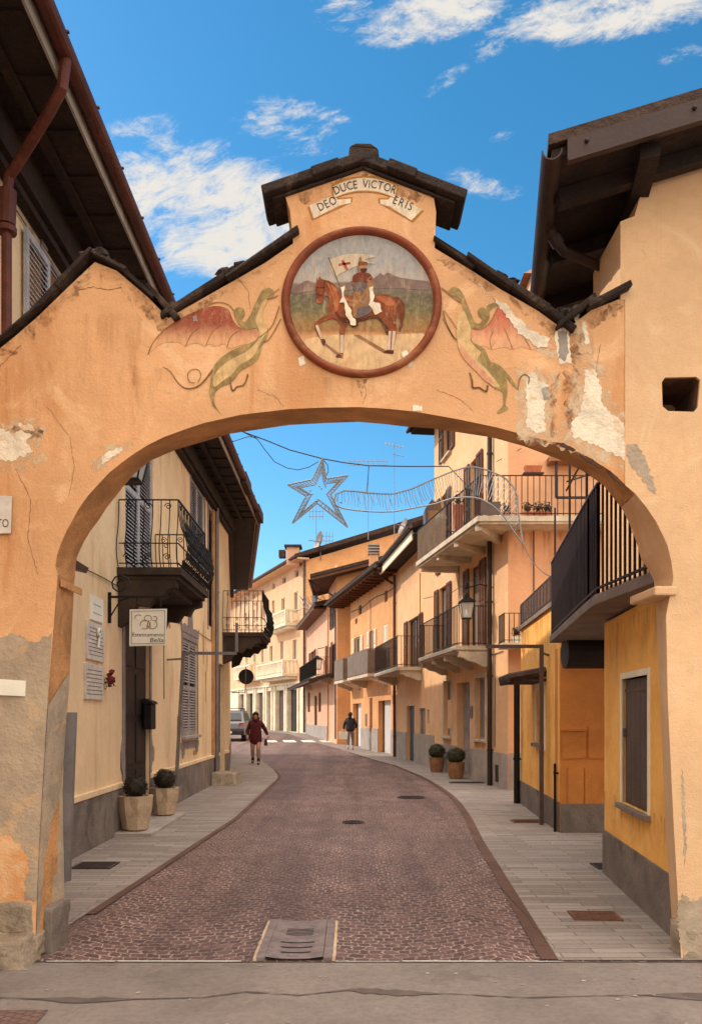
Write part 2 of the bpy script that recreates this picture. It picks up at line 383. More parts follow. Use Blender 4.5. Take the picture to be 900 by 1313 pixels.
M = dict(
 arch=mat('peach_plaster', srgb(217,164,118), .9, .08, 1.1, .35, 55, stain=srgb(194,132,82), stain_amt=.7, streak=True, mottle=srgb(232,186,142)),
 tower=mat('pale_peach_plaster', srgb(220,178,136), .9, .07, 1.1, .35, 70, stain=srgb(204,152,106), stain_amt=.5, streak=True, mottle=srgb(224,190,152)),
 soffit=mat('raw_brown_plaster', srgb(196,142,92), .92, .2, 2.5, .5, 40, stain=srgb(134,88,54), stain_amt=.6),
 coping=mat('dark_stone_slab', srgb(50,37,31), .9, .28, 5, .6, 30, stain=srgb(112,92,76), stain_amt=.5),
 white_patch=mat('bare_lime_render', srgb(232,216,192), .95, .14, 7, .5, 50, stain=srgb(206,160,116), stain_amt=.6),
 grey_patch=mat('grey_cement_render', srgb(176,156,134), .95, .16, 3, .5, 40, stain=srgb(214,172,126), stain_amt=.6),
 drip=mat('grey_drip_stain', srgb(150,138,128), .95, .2, 6, .3, 40, stain=srgb(214,200,184), stain_amt=.5),
 peach_patch=mat('pale_orange_render', srgb(226,160,104), .92, .12, 3, .4, 50, stain=srgb(226,192,152), stain_amt=.6),
 rubble=mat('rubble_stone', srgb(156,138,118), .95, .2, 5, .8, 26, stain=srgb(110,92,76), stain_amt=.7),
 ring=mat('terracotta_moulding', srgb(124,58,30), .6, .2, 4, .3, 40, stain=srgb(160,104,66), stain_amt=.6, spec=.3),
 cream=mat('cream_plaster', srgb(234,202,160), .9, .07, .9, .3, 60, stain=srgb(196,152,104), stain_amt=.5, streak=True, mottle=srgb(232,204,168)),
 plinth=mat('grey_cement_plinth', srgb(124,110,101), .95, .2, 2, .6, 40, stain=srgb(84,72,66), stain_amt=.6),
 plinth_pale=mat('pale_grey_plinth', srgb(166,154,144), .92, .12, 2, .35, 40, stain=srgb(130,118,108), stain_amt=.5, streak=True),
 yellow=mat('deep_yellow_plaster', srgb(252,184,94), .85, .1, 1.6, .3, 55, stain=srgb(224,146,62), stain_amt=.5, mottle=srgb(250,194,116)),
 orange=mat('orange_plaster', srgb(208,132,64), .85, .08, 1.6, .3, 55, stain=srgb(180,104,46), stain_amt=.5),
 orange2=mat('apricot_plaster', srgb(222,160,106), .88, .08, 1.2, .3, 55, stain=srgb(196,132,78), stain_amt=.55, streak=True, mottle=srgb(226,172,122)),
 sand=mat('sand_plaster', srgb(226,178,132), .88, .06, 1.0, .3, 55, stain=srgb(206,156,106), stain_amt=.5, streak=True, mottle=srgb(230,190,148)),
 salmon=mat('salmon_plaster', srgb(226,168,126), .88, .06, 1.0, .3, 55, stain=srgb(222,154,100), stain_amt=.35, streak=True),
 pinkish=mat('pinkish_plaster', srgb(220,170,138), .88, .08, 1.0, .3, 55, stain=srgb(186,140,112), stain_amt=.4, streak=True),
 ivory=mat('ivory_plaster', srgb(214,172,136), .88, .06, .6, .2, 40, stain=srgb(226,190,134), stain_amt=.3, streak=True),
 stonewhite=mat('pale_dressed_stone', srgb(226,212,186), .85, .1, 1.5, .25, 40, stain=srgb(180,164,140), stain_amt=.4),
 iron=mat('black_wrought_iron', srgb(26,21,20), .55, .25, 8, .2, 60, metal=.3),
 brown_iron=mat('brown_painted_iron', srgb(52,34,28), .55, .2, 6, .15, 60),
 wood_dark=mat('dark_brown_boards', srgb(40,25,19), .8, .3, 3, .4, 20, stain=srgb(62,40,29), stain_amt=.5),
 wood_brown=mat('brown_louvre_wood', srgb(100,60,38), .7, .2, 4, .2, 40),
 rust_pipe=mat('red_brown_pipe', srgb(96,46,34), .6, .25, 5, .25, 40, stain=srgb(84,42,30), stain_amt=.6),
 copper=mat('brown_metal_gutter', srgb(84,42,34), .5, .2, 4, .15, 40, metal=.2, stain=srgb(72,40,32), stain_amt=.5),
 flashing=mat('brown_sheet_metal', srgb(56,38,34), .5, .12, 3, .1, 30, metal=.2),
 roof=mat('dark_roof_tiles', srgb(70,50,40), .9, .3, 6, .7, 18, stain=srgb(60,44,38), stain_amt=.6),
 shutter_blue=mat('pale_grey_blue_louvre', srgb(170,168,172), .7, .12, 5, .2, 40),
 shutter_grey=mat('weathered_grey_louvre', srgb(150,140,138), .75, .16, 5, .2, 40),
 trim_grey=mat('painted_grey_surround', srgb(138,124,120), .85, .18, 5, .2, 40),
 trim_white=mat('cream_white_frame', srgb(238,226,200), .7, .06, 5, .1, 40),
 door_dark=mat('dark_brown_door', srgb(42,32,29), .6, .2, 4, .2, 30),
 shutter_brown=mat('dark_taupe_shutter', srgb(84,66,58), .6, .14, 4, .15, 40),
 door_white=mat('pale_grey_door', srgb(206,202,198), .6, .06, 3, .1, 40),
 pane=glass_mat('dark_window_glass', srgb(34,31,31)),
 pane_pale=glass_mat('curtained_glass', srgb(132,122,112), .2),
 grey_metal=mat('grey_painted_steel', srgb(120,112,112), .5, .14, 5, .12, 40, metal=.2),
 taupe_metal=mat('taupe_painted_steel', srgb(92,74,68), .5, .14, 5, .12, 40, metal=.2),
 rusty=mat('rusty_iron_cover', srgb(112,76,56), .75, .25, 9, .4, 40, stain=srgb(72,50,42), stain_amt=.7),
 dark_cover=mat('dark_iron_cover', srgb(66,54,50), .7, .25, 9, .4, 40),
 drain=mat('worn_iron_drain', srgb(128,112,108), .6, .2, 9, .3, 40, metal=.2),
 cast=mat('cast_stone', srgb(196,170,142), .9, .12, 6, .5, 50, stain=srgb(150,116,88), stain_amt=.5, streak=True),
 terracotta=mat('aged_terracotta', srgb(150,106,72), .85, .16, 6, .3, 50, stain=srgb(112,84,60), stain_amt=.5, streak=True),
 leaf=mat('dark_box_leaf', srgb(48,40,32), .7, .4, 12, 0),
 leaf2=mat('green_box_leaf', srgb(70,66,46), .7, .4, 12, 0),
 twig=mat('dry_twig', srgb(86,66,48), .9, .3, 8, 0),
 marble=mat('veined_marble_plaque', srgb(206,196,186), .5, .12, 7, .05, 40, stain=srgb(150,140,134), stain_amt=.5),
 enamel=mat('white_enamel', srgb(232,226,212), .45, .05, 5, .05, 30),
 ink=mat('dark_ink', srgb(52,44,44), .8, .1, 8, 0),
 gold=mat('gold_brown_ink', srgb(140,96,50), .7, .1, 8, 0),
 red=mat('faded_red_flowers', srgb(104,26,26), .8, .3, 10, .3, 40),
 pot_red=mat('red_clay', srgb(176,100,70), .8, .12, 6, .2, 40),
 wire=mat('white_garland_wire', srgb(132,134,136), .5, .1, 6, 0, metal=.3),
 cable=mat('black_cable', srgb(52,56,64), .7, .1, 6, 0),
 alu=mat('dull_aluminium', srgb(130,132,136), .5, .1, 6, 0, metal=.5),
 lampglass=clear_mat('lantern_glass'),
 white=mat('white_paint_line', srgb(222,216,208), .8, .1, 5, .1, 40, stain=srgb(150,138,130), stain_amt=.5),
 concrete=mat('balcony_concrete', srgb(200,184,162), .9, .12, 3, .3, 40, stain=srgb(150,132,112), stain_amt=.5),
 dark_concrete=mat('weathered_dark_stone', srgb(62,49,41), .9, .25, 3, .4, 40, stain=srgb(60,48,40), stain_amt=.6),
 grey_slab=mat('grey_terrace_slab', srgb(128,112,102), .85, .14, 3, .3, 40, stain=srgb(92,78,70), stain_amt=.5),
 screen=mesh_screen_mat('brown_privacy_mesh', srgb(58,42,36), .66),
 cane=mesh_screen_mat('grey_reed_screen', srgb(116,100,88), .93),
 asphalt=mat('worn_asphalt', srgb(148,134,126), .92, .12, 1.4, .9, 120, stain=srgb(112,98,92), stain_amt=.6, fine=.2),
 cobble=cobble_mat(),
 paving=slab_mat('grey_stone_strips', srgb(156,143,134), srgb(122,110,103), srgb(92,80,73), .55, .105),
 kerbline=slab_mat('brown_stone_border', srgb(104,76,64), srgb(88,64,56), srgb(66,52,46), .5, .28, R(90), .008),
 redtile=slab_mat('red_tactile_tiles', srgb(126,98,88), srgb(108,84,76), srgb(70,58,54), .055, .05, R(20)),
)

def weather(m, lost=.5, plaster=None):
    """age a painted surface: worn back to the plaster in specks and patches, brushy light and dark"""
    t = NT(m.node_tree); b = t.N['Principled BSDF']; sk = b.inputs['Base Color']; src = sk.links[0].from_socket
    tc = t.new('ShaderNodeTexCoord'); v = tc.outputs['Object']
    mp = t.new('ShaderNodeMapping'); t.put(mp.inputs[0], v); mp.inputs['Scale'].default_value = (1.0, 1.0, .35); mp.inputs['Rotation'].default_value = (0, R(28), 0)
    c = t.mix(t.smooth(t.noise(mp.outputs[0], 34, 6, .7, .4), .40, .72, 0, .32), src, srgb(70,46,32))
    c = t.mix(t.smooth(t.noise(mp.outputs[0], 21, 6, .7, .8), .5, .74, 0, .26), c, srgb(226,190,150))
    c = t.mix(t.smooth(t.noise(v, 9, 10, .74, .8), .54, .66, 0, lost), c, plaster or srgb(216,166,122))
    t.put(sk, c); return m
def alpha_stain(name, col, streak, lo, hi, amt, fade=None):
    """dirt or faded paint lying on a wall, thin where its noise is low"""
    if name in MATS: return MATS[name]
    m = bpy.data.materials.new(name); m.use_nodes = True; t = NT(m.node_tree); b = t.N['Principled BSDF']; tc = t.new('ShaderNodeTexCoord')
    v = tc.outputs['Object']
    if streak: mp = t.new('ShaderNodeMapping'); t.put(mp.inputs[0], v); mp.inputs['Scale'].default_value = (1, 1, .12); v = mp.outputs[0]
    n = t.noise(v, 9.0, 9, .72, .5); a = t.smooth(n, lo, hi, 0, amt)
    if fade:
        g = t.sep(tc.outputs['Generated']); a = t.math('MULTIPLY', a, t.smooth(g[2], 0.0, .95))
        if fade == 2: a = t.math('MULTIPLY', a, 1.0)
    t.put(b.inputs['Base Color'], t.mix(t.noise(tc.outputs['Object'], 20, 5), col, tuple(x*.75 for x in col))); t.put(b.inputs['Alpha'], a); b.inputs['Roughness'].default_value = .95
    MATS[name] = m; return m
M['rain'] = alpha_stain('rain_streak_dirt', srgb(110,80,58), True, .44, .70, .38, 1)
M['halo'] = alpha_stain('worn_pale_plaster', srgb(228,200,164), False, .40, .60, .85)
M['wash'] = alpha_stain('washed_brown_streaks', srgb(170,112,66), True, .46, .68, .24, 1)
# ------------------------------------------------------------------ ground, street, pavements
def lerp_edge(tab):
    def f(y):
        if y <= tab[0][0]: return tab[0][1]
        for (a, b), (c, d) in zip(tab, tab[1:]):
            if y <= c: return b+(d-b)*(y-a)/(c-a)
        return tab[-1][1]
    return f
XL = lerp_edge([(5.3,-2.22),(6.64,-2.15),(12.8,-1.83),(18.7,-1.86),(20.6,-1.86),(21.6,-1.92),(23,-2.1),(25,-2.42),(33,-3.9),(40,-5.4),(62,-11)])
XR = lerp_edge([(5.3,1.36),(8.77,1.587),(10.4,1.69),(12.8,1.89),(15,2.02),(16.6,2.06),(18.5,2.03),(20.5,1.95),(21.8,1.87),(26.2,1.45),(36.5,-.38),(45,-2.2),(57,-4.4),(66,-8.2)])
def frange(a, b, n): return [a+(b-a)*i/n for i in range(n+1)]
def strip(mb, fa, fb, y0, y1, n, z):
    ys = sorted(set(frange(y0, y1, n)+([30.0] if y0 < 30 < y1 else [])))
    P = [(fa(y), y, min(gz(y), gz(75))+z) for y in ys]; Q = [(fb(y), y, min(gz(y), gz(75))+z) for y in ys]
    k = len(ys); mb.add(P+Q, [(i, i+1, k+i+1, k+i) for i in range(k-1)])
mb = MB(); C = lambda x: (lambda y: x)
for a, b in ((-80, 30), (30, 75), (75, 700)): strip(mb, C(-350), C(350), a, b, 1, -.012)
struct('ground', mb, M['asphalt'])
mb = MB(); strip(mb, C(-40), C(40), -30, 5.375, 4, -.004); struct('asphalt_road', mb, M['asphalt'])
mb = MB(); strip(mb, lambda y: -2.6 if y < 21 else -16, C(3.4), 5.38, 66, 60, .0); struct('cobbled_street', mb, M['cobble'])
mb = MB(); strip(mb, C(-3.6), XL, 5.9, 24.0, 40, .006); strip(mb, C(-5.8), XL, 24.0, 34, 20, .006); struct('pavement_left', mb, M['paving'])
mb = MB(); strip(mb, XR, C(4.2), 5.4, 30, 50, .006); strip(mb, XR, lambda y: XR(y)+3.0, 30, 66, 50, .006); struct('pavement_right', mb, M['paving'])
mb = MB(); strip(mb, XL, lambda y: XL(y)+.08, 6.64, 24, 50, .010); struct('kerb_left', mb, M['kerbline'])
mb = MB(); strip(mb, lambda y: XR(y)-.115, XR, 5.4, 34, 60, .010); struct('kerb_right', mb, M['kerbline'])
mb = MB()
for x0, x1, w_ in ((-2.0,-1.55,.012),(-1.53,-.72,.016),(-.1,.32,.008),(.34,.95,.016),(.97,1.38,.009)): mb.add([(x0,5.374,.0045),(x1,5.372,.0045),(x1,5.372+w_,.0045),(x0,5.374+w_,.0045)], [(0,1,2,3)])
struct('pale_edge_line', mb, M['white'])
mb = MB()
for (u0, u1) in ((344.5,359),(367.5,383),(391,407),(415,430)):
    y0, y1 = 43.6, 46.2
    def zx(u, y): return (u-CX)/F*44.9
    mb.add([(zx(u0,0),y0,gz(y0)+.016),(zx(u1,0),y0,gz(y0)+.016),(zx(u1,0)-.35,y1,gz(y1)+.016),(zx(u0,0)-.35,y1,gz(y1)+.016)], [(0,1,2,3)])
struct('crossing_markings', mb, M['white'])
mb = MB(); mb.add([(-2.6,3.6,.001),(-1.62,3.6,.001),(-1.66,4.5,.001),(-2.6,4.5,.001)], [(0,1,2,3)]); struct('tactile_paving', mb, M['redtile'])
# a wavering tar seam and repair across the asphalt
seam = [(-2.4,4.72),(-1.5,4.66),(-.85,4.70),(-.62,4.80),(-.3,4.74),(.0,4.84),(.22,4.80),(.6,4.76),(1.0,4.70),(1.6,4.74),(2.6,4.72)]
rs = random.Random(6); mb = MB(); fine = []
for (x0, y0), (x1, y1) in zip(seam, seam[1:]):
    for k in range(8): fine.append((x0+(x1-x0)*k/8, y0+(y1-y0)*k/8))
wd = [.002+.075*max(0, math.sin(x*2.1+1.0)*math.sin(x*5.3+.4))**1.2+.014*rs.random() for x, y in fine]
lo = [(x, y-w_*(.6+.5*rs.random()), .001) for (x, y), w_ in zip(fine, wd)]; hi = [(x, y+w_*(.3+.5*rs.random()), .001) for (x, y), w_ in zip(fine, wd)]
mb.add(lo+hi, [(i, i+1, len(fine)+i+1, len(fine)+i) for i in range(len(fine)-1)]); struct('tar_seam', mb, mat('tar', srgb(112,97,90), .85, .2, 6, .8, 90, fine=.2))
mb = MB()
for k in range(60):
    x, y, s_ = rs.uniform(-2.3,2.4), rs.uniform(4.1,5.3), rs.uniform(.003,.012); mb.blob((x, y, .002), s_, k, .3, 1, (1.4,1,.35))
o_ = mb.build('grit', M['plinth_pale']); o_['kind'] = 'stuff'

def cover(label, u, v, hw, hd, m, rnd=False, group=None, rot=0.0):
    c = G(u, v); c.z += .012
    t = thing('drain_cover', label, 'drain cover', c, group)
    mb = MB()
    if rnd: mb.lathe([(hw, -.006), (hw, .004), (hw-.02, .006)], (0,0,0), 28)
    else: mb.box(-hw, hw, -hd, hd, -.006, .006)
    mb.build('plate', m, t, local=True)
    mb = MB(); k = max(2, int(hd*2/.05))
    for i in range(k):
        y = -hd+.03+(2*hd-.06)*i/(k-1); w = hw*.86 if not rnd else math.sqrt(max(0, (hw*.86)**2-y*y))
        if w > .02: mb.box(-w, w, y-.007, y+.007, .0065, .011)
    mb.build('tread', m, t, local=True); t.rotation_euler.z = rot
cover('dark rectangular iron cover in the left pavement beside the stone planters', 123, 1111, .21, .19, M['dark_cover'])
cover('rusty rectangular cover in the right pavement nearest the arch', 762, 1176, .19, .14, M['rusty'], rot=-.06)
cover('rusty flat cover in the right pavement below the steel post', 676, 1054, .24, .16, M['rusty'])
cover('small round dark cover in the middle of the cobbled street', 453, 1055, .17, .17, M['dark_cover'], True)
cover('round dark cover in the cobbles towards the right kerb', 527, 1023, .28, .28, M['dark_cover'], True)
cover('thin dark cover in the right pavement in front of the clipped bushes', 600, 1004, .45, .16, M['dark_cover'])
cover('dark grille sunk in the pavement against the deep yellow wall', 772, 1112, .09, .16, M['dark_cover'])

# dished iron drain in the cobbles
t = thing('street_drain', 'dished iron street drain with slots, pale stone strips either side', 'drain', (-.375, 5.9, .008))
rj_ = random.Random(1); mb = MB(); n = 8
for i in range(n):
    x0, x1 = -.19+.38*i/n, -.19+.38*(i+1)/n; z = lambda x: .004+.016*(x/.19)**2
    mb.add([(x0,-.5,z(x0)),(x1,-.5,z(x1)),(x1,.5,z(x1)),(x0,.5,z(x0))], [(0,1,2,3)])
mb.build('dished_plate', M['drain'], t, local=True)
mb = MB()
for y, w in ((-.36,.10),(-.24,.11),(-.12,.12),(.08,.10),(.12,.10),(.16,.10),(.20,.10),(.24,.10)):
    for i in range(6):
        x0, x1 = -w+2*w*i/6, -w+2*w*(i+1)/6; z = lambda x: .0065+.016*(x/.19)**2; h = .022 if y < 0 else .012
        mb.add([(x0,y-h/2,z(x0)),(x1,y-h/2,z(x1)),(x1,y+h/2,z(x1)),(x0,y+h/2,z(x0))], [(0,1,2,3)])
mb.build('slots', mat('slot_shadow', srgb(34,28,28), .9, .1, 5, 0), t, local=True)
mb = MB()
for s_ in (-1, 1): mb.box(s_*.222-.03, s_*.222+.03, -.5, .5, -.01, .018)
mb.build('side_strip', M['drain'], t, local=True, bevel=.004)
mb = MB()
for s_ in (-1, 1):
    for k in range(9): mb.box(s_*.262-.008-.004*rj_.random(), s_*.262+.010+.006*rj_.random(), -.5+k/9*1.0, -.5+(k+.96)/9, -.01, .008)
mb.build('mortar_edge', M['cast'], t, local=True)

# ------------------------------------------------------------------ the archway
YF, YB = 5.45, 5.90
def AF(u, v, y=YF): return W(u, v, y)
front_px = [(45,1226),(50,1090),(61,905),(75,736),(71.5,727),(73,712),(78,698),(85,682),(93,667),(102,651),(113,636),(126,621),(140,607),(155,594),(171,582),(190,570),(211,560),(235,551),(260,543),(309,532),(371,524.5),(416,522.7),(460,522),(497,524),(533,527.5),(591,538),(636,547.5),(680,560),(711,567),(747,582),(782,604),(813,633),(828,651),(840,669),(849,686),(855,700),(860,720),(862,742),(853,790),(855,900),(862,1050),(873,1236)]
back_px = [(84,1209),(80,1000),(90,860),(96,745),(97,735),(98,722),(99,715),(104,703),(109,693),(117,680),(127,667),(137,651),(149,636),(160,622),(173,607),(193,591),(213,582),(225,577),(238,573),(296,556),(371,545),(416,542.5),(460,541),(490,543.5),(520,547),(556,549.5),(631,561),(671,572),(716,589),(747,604),(773,622),(796,651),(804,666),(811,682),(817,700),(822,718),(832,732),(838,745),(841,790),(846,900),(852,1050),(863,1207)]
rj = random.Random(3)
FP = [AF(u+rj.uniform(-.5,.5), v+rj.uniform(-.4,.4)) for u, v in front_px]; BP = [W(u, v, YB) for u, v in back_px]
for P in (FP, BP): P[0].z = -.05; P[-1].z = -.05
KS = front_px.index((813,633))                     # where the arch meets the house on the right
assert len(front_px) == len(back_px), (len(front_px), len(back_px))
top_px = [(-175,560),(-60,500),(0,447),(20,431),(50,405),(90,366),(122,336),(150,347),(190,381),(216,408),(240,394),(300,360),(340,337),(376,312),(372,270),(366,252),(467,214),(556,254),(559,272),(557,318),(600,344),(640,370),(690,399),(724,424),(757,398),(792,384),(815,384)]
TP = [AF(u, v) for u, v in top_px]
base = TP[0].copy(); base.z = -.05
def walled(front, back, top, extra=()):
    """front sheet, back sheet, the soffit between the two profiles and the top"""
    mb = MB(); lf = list(top)+list(front)[::-1]+list(extra); dy = Vector((0, YB-YF, 0))
    mb.sheet(lf); mb.sheet([p+dy for p in top]+list(back)[::-1]+[p+dy for p in extra])
    n = len(top); mb.add(list(top)+[p+dy for p in top], [(i, i+1, n+i+1, n+i) for i in range(n-1)])
    return mb
arch = thing('archway', 'peach plastered street archway with stepped gable, painted dragons and a round medallion', 'archway', (0, YF, 0))
right_end = [Vector((TP[-1].x, YF, TP[-1].z))]
mb = walled(FP[:KS+1], BP[:KS+1], TP, [base])
walls = mb.build('wall', M['arch'], arch)
mb = MB(); k = KS+1; ns = 4
fr = [FP[i]+Vector((0,-.0,0)) for i in range(k)]
rows = []
for j in range(ns+1):
    f_ = j/ns
    rows.append([FP[i].lerp(BP[i], f_)+(Vector((rj.uniform(-.006,.006), 0, rj.uniform(-.006,.006))) if 0 < j < ns else Vector()) for i in range(k)])
vs_ = [p for r_ in rows for p in r_]; mb.add(vs_, [(j*k+i, j*k+i+1, (j+1)*k+i+1, (j+1)*k+i) for j in range(ns) for i in range(k-1)])
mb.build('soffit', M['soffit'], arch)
# impost mouldings where the arch springs
mb = MB(); a = AF(73,736); mb.box(AF(77,740).x, W(100,740,YB).x+.02, YF+.04, YB+.012, AF(0,751).z, AF(0,741).z)
mb.build('impost', M['soffit'], arch, bevel=.012)
# stone slab copings along each slope
def coping(pts, thick, over_f, over_b, seed, lean=0.0):
    r_ = random.Random(seed); mb = MB()
    for (a, b) in zip(pts, pts[1:]):
        a = Vector(a); b = Vector(b); L = (b-a).length; k = max(1, round(L/.34)); t = (b-a).normalized(); nrm = Vector((-t.z, 0, t.x))
        if nrm.z < 0: nrm = -nrm
        down = -1 if t.z > 0 else 1
        for i in range(k):
            p = a+t*(L*i/k-.03-.02*r_.random()); q = a+t*(L*(i+1)/k+.03+.03*r_.random())
            th = thick*(.75+.5*r_.random()); l = .012+.022*r_.random(); of = over_f*(.7+.6*r_.random()); ob = over_b*(.8+.4*r_.random())
            hi_, lo_ = (l+.018, l) if t.z > 0 else (l, l+.018)
            hi_, lo_ = lo_, hi_
            pz, qz = p+nrm*hi_*.6, q+nrm*lo_*.6
            f0, b0 = Vector((0,-of,0)), Vector((0,YB-YF+ob,0))
            j = lambda: Vector((r_.uniform(-.012,.012), r_.uniform(-.012,.012), r_.uniform(-.008,.008)))
            mb.hexa([pz+f0+j(), qz+f0+j(), qz+b0, pz+b0, pz+nrm*th+f0+j(), qz+nrm*th+f0+j(), qz+nrm*th+b0, pz+nrm*th+b0])
    return mb
coping([AF(-175,560), AF(-60,498), AF(0,445), AF(50,404), AF(122,334)], .028, .045, .12, 1).build('coping', M['coping'], arch, bevel=.006)
coping([AF(122,334), AF(150,346), AF(190,380), AF(217,409)], .026, .04, .12, 2).build('coping', M['coping'], arch, bevel=.006)
coping([AF(217,409), AF(300,360), AF(378,310)], .034, .05, .12, 3).build('coping', M['coping'], arch, bevel=.006)
coping([AF(557,317), AF(600,344), AF(690,399), AF(726,425)], .034, .05, .12, 4).build('coping', M['coping'], arch, bevel=.006)
coping([AF(724,424), AF(757,398), AF(795,381)], .03, .07, .10, 5).build('coping', M['coping'], arch, bevel=.004)
r_ = random.Random(9)
for u, v, s_ in ((113,329,.055),(127,327,.062),(138,337,.045),(166,357,.035),(290,350,.05),(310,342,.045),(640,356,.05),(655,362,.045)): MB().blob(AF(u, v, YF+.05), s_, u, .3, 2, (1.2,1,.6)).build('ridge_stone', M['coping'], arch)
for u, v in ((206,398),(214,402),(222,396),(228,400),(712,405),(722,402),(733,404),(741,398)): MB().blob(AF(u, v, YF+.1), .045, u, .3, 2, (1,1,.9)).build('ridge_stone', M['coping'], arch)
# gable roof over the medallion
mb = MB(); yf, yb = 5.375, 5.74
ap = W(466,192,yf); le = W(338,236,yf); re = W(596,242,yf)
for e in (le, re):
    t = (e-ap).normalized(); up = Vector((-t.z,0,t.x)); up = up if up.z > 0 else -up
    k = 4
    for i in range(k):
        p, q = ap.lerp(e, i/k), ap.lerp(e, (i+1)/k); q = q+t*.02
        d0 = up*(.015*rj.random()); w0 = rj.uniform(-.02,.02)
        D = Vector((0, yb-yf, 0)); O = Vector((0, w0, 0))
        th = up*-.062
        mb.hexa([p+d0+O+th, q+d0+O+th, q+d0+D+th, p+d0+D+th, p+d0+O, q+d0+O, q+d0+D, p+d0+D])
    mb.hexa([ap+up*-.064+Vector((0,.05,0)), e-t*.03+up*-.064+Vector((0,.05,0)), e-t*.03+up*-.064+D, ap+up*-.064+D, ap+up*-.082+Vector((0,.05,0)), e-t*.03+up*-.082+Vector((0,.05,0)), e-t*.03+up*-.082+D, ap+up*-.082+D])
rf = mb.build('gable_roof', M['coping'], arch, bevel=.008)
mb = MB(); a, b = W(446,197,5.39), W(487,199,5.39)
mb.hexa([a+Vector((0,0,-.05)), b+Vector((0,0,-.05)), b+Vector((0,.34,-.05)), a+Vector((0,.34,-.05)), a+Vector((.01,0,.05)), b+Vector((-.01,0,.045)), b+Vector((-.01,.34,.045)), a+Vector((.01,.34,.05))])
c = W(466,182,5.39); mb.hexa([a+Vector((.01,0,.05)), b+Vector((-.01,0,.045)), b+Vector((-.01,.34,.045)), a+Vector((.01,.34,.05)), c+Vector((-.05,0,-.005)), c+Vector((.05,0,-.008)), c+Vector((.05,.34,-.008)), c+Vector((-.05,.34,-.005))])
mb.build('ridge_cap', M['coping'], rf, bevel=.008)
# bell-shaped shoulders that carry the gable eaves

def ragged(pts, y, k=6, amp=1.6, seed=0, keep=()):
    """an outline in photograph pixels on the wall plane, broken into a ragged edge"""
    r_ = random.Random(seed); out = []
    base_amp = amp
    for q_, (a, b) in enumerate(zip(pts, pts[1:]+pts[:1])):
        amp = 0 if q_ in keep else base_amp
        L = math.hypot(b[0]-a[0], b[1]-a[1]); n = max(1, min(24, int(L/3.0)))
        nx, ny = (b[1]-a[1])/max(L,1e-6), -(b[0]-a[0])/max(L,1e-6)
        for i in range(n):
            o = r_.uniform(-amp, amp) if i else r_.uniform(-amp,amp)*.5
            out.append(W(a[0]+(b[0]-a[0])*i/n+nx*o, a[1]+(b[1]-a[1])*i/n+ny*o, y))
    return out
def patch(pts, m, parent, lift=.0025, amp=1.6, seed=0, name='plaster_patch', back=YF, keep=()):
    if m is M['white_patch'] and amp >= 1.6:
        cx = sum(p[0] for p in pts)/len(pts); cy = sum(p[1] for p in pts)/len(pts); mb = MB()
        mb.sheet(ragged([(cx+(u-cx)*1.3+(8 if u > cx else -8), cy+(v-cy)*1.25+(9 if v > cy else -6)) for u, v in pts], back-.0012, 6, 3, seed+100)); mb.build('worn_plaster', M['halo'], parent)
    mb = MB(); mb.prism(ragged(pts, back-lift, 6, amp, seed, keep), (0, lift+.004, 0)); return mb.build(name, m, parent)
# fallen plaster
patch([(-40,552),(0,548),(14,556),(22,552),(44,556),(34,566),(44,578),(18,590),(-40,588)], M['white_patch'], arch, seed=1, amp=2.5)
patch([(24,543),(40,544),(46,552),(30,552)], M['white_patch'], arch, seed=2)
patch([(129,588),(140,578),(156,573),(158,577),(142,588),(131,595)], M['white_patch'], arch, seed=3)
patch([(631,380),(650,392),(664,408),(680,424),(705,434),(702,443),(690,446),(680,437),(664,428),(652,408),(641,396)], M['white_patch'], arch, seed=4, amp=2, lift=.006)
patch([(674,482),(684,478),(692,490),(703,494),(704,512),(697,520),(700,550),(690,555),(676,548),(674,520)], M['white_patch'], arch, seed=5, amp=2)
patch([(711,430),(716,420),(728,420),(732,466),(716,466)], M['white_patch'], arch, seed=6, amp=1.5)
patch([(715,424),(727,424),(729,452),(724,463),(716,458)], M['drip'], arch, lift=.004, seed=7, amp=1.2)
patch([(745,414),(750,412),(756,440),(750,442)], M['white_patch'], arch, seed=8)
patch([(749,474),(762,474),(770,494),(772,520),(786,532),(800,542),(803,566),(803,590),(790,586),(772,575),(752,566),(734,560),(732,540),(741,534),(748,510)], M['white_patch'], arch, seed=9, amp=2.2)
patch([(-190,830),(-60,822),(0,818),(20,812),(44,824),(66.8,812),(61,905),(50,1090),(47.4,1155),(30,1156),(38,1100),(14,1070),(-60,1074),(-190,1080)], M['grey_patch'], arch, seed=11, amp=2.2, lift=.003, keep=(5,6,7))
mb = MB()
for i in (0, 1): 
    f0, f1, b0, b1 = [q+Vector((.004,0,0)) for q in (FP[i], FP[i+1], BP[i], BP[i+1])]; e = Vector((0,.004,0)); mb.add([f0+e, f1+e, b1-e, b0-e], [(0,1,2,3)])
mb.build('plaster_patch', M['grey_patch'], arch)
patch([(-190,1079),(-60,1075),(8,1070),(34,1090),(40,1130),(38,1152),(-60,1156),(-190,1160)], M['peach_patch'], arch, seed=12, amp=2, lift=.0022)
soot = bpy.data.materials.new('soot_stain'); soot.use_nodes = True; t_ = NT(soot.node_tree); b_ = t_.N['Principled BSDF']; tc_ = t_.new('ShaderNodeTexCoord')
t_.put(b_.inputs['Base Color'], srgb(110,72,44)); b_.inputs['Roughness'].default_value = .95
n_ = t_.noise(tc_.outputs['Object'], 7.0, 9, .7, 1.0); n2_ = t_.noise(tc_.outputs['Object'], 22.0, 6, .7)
t_.put(b_.inputs['Alpha'], t_.math('MULTIPLY', t_.smooth(n_, .44, .64, 0, .6), t_.smooth(n2_, .3, .6, .4, 1.0)))
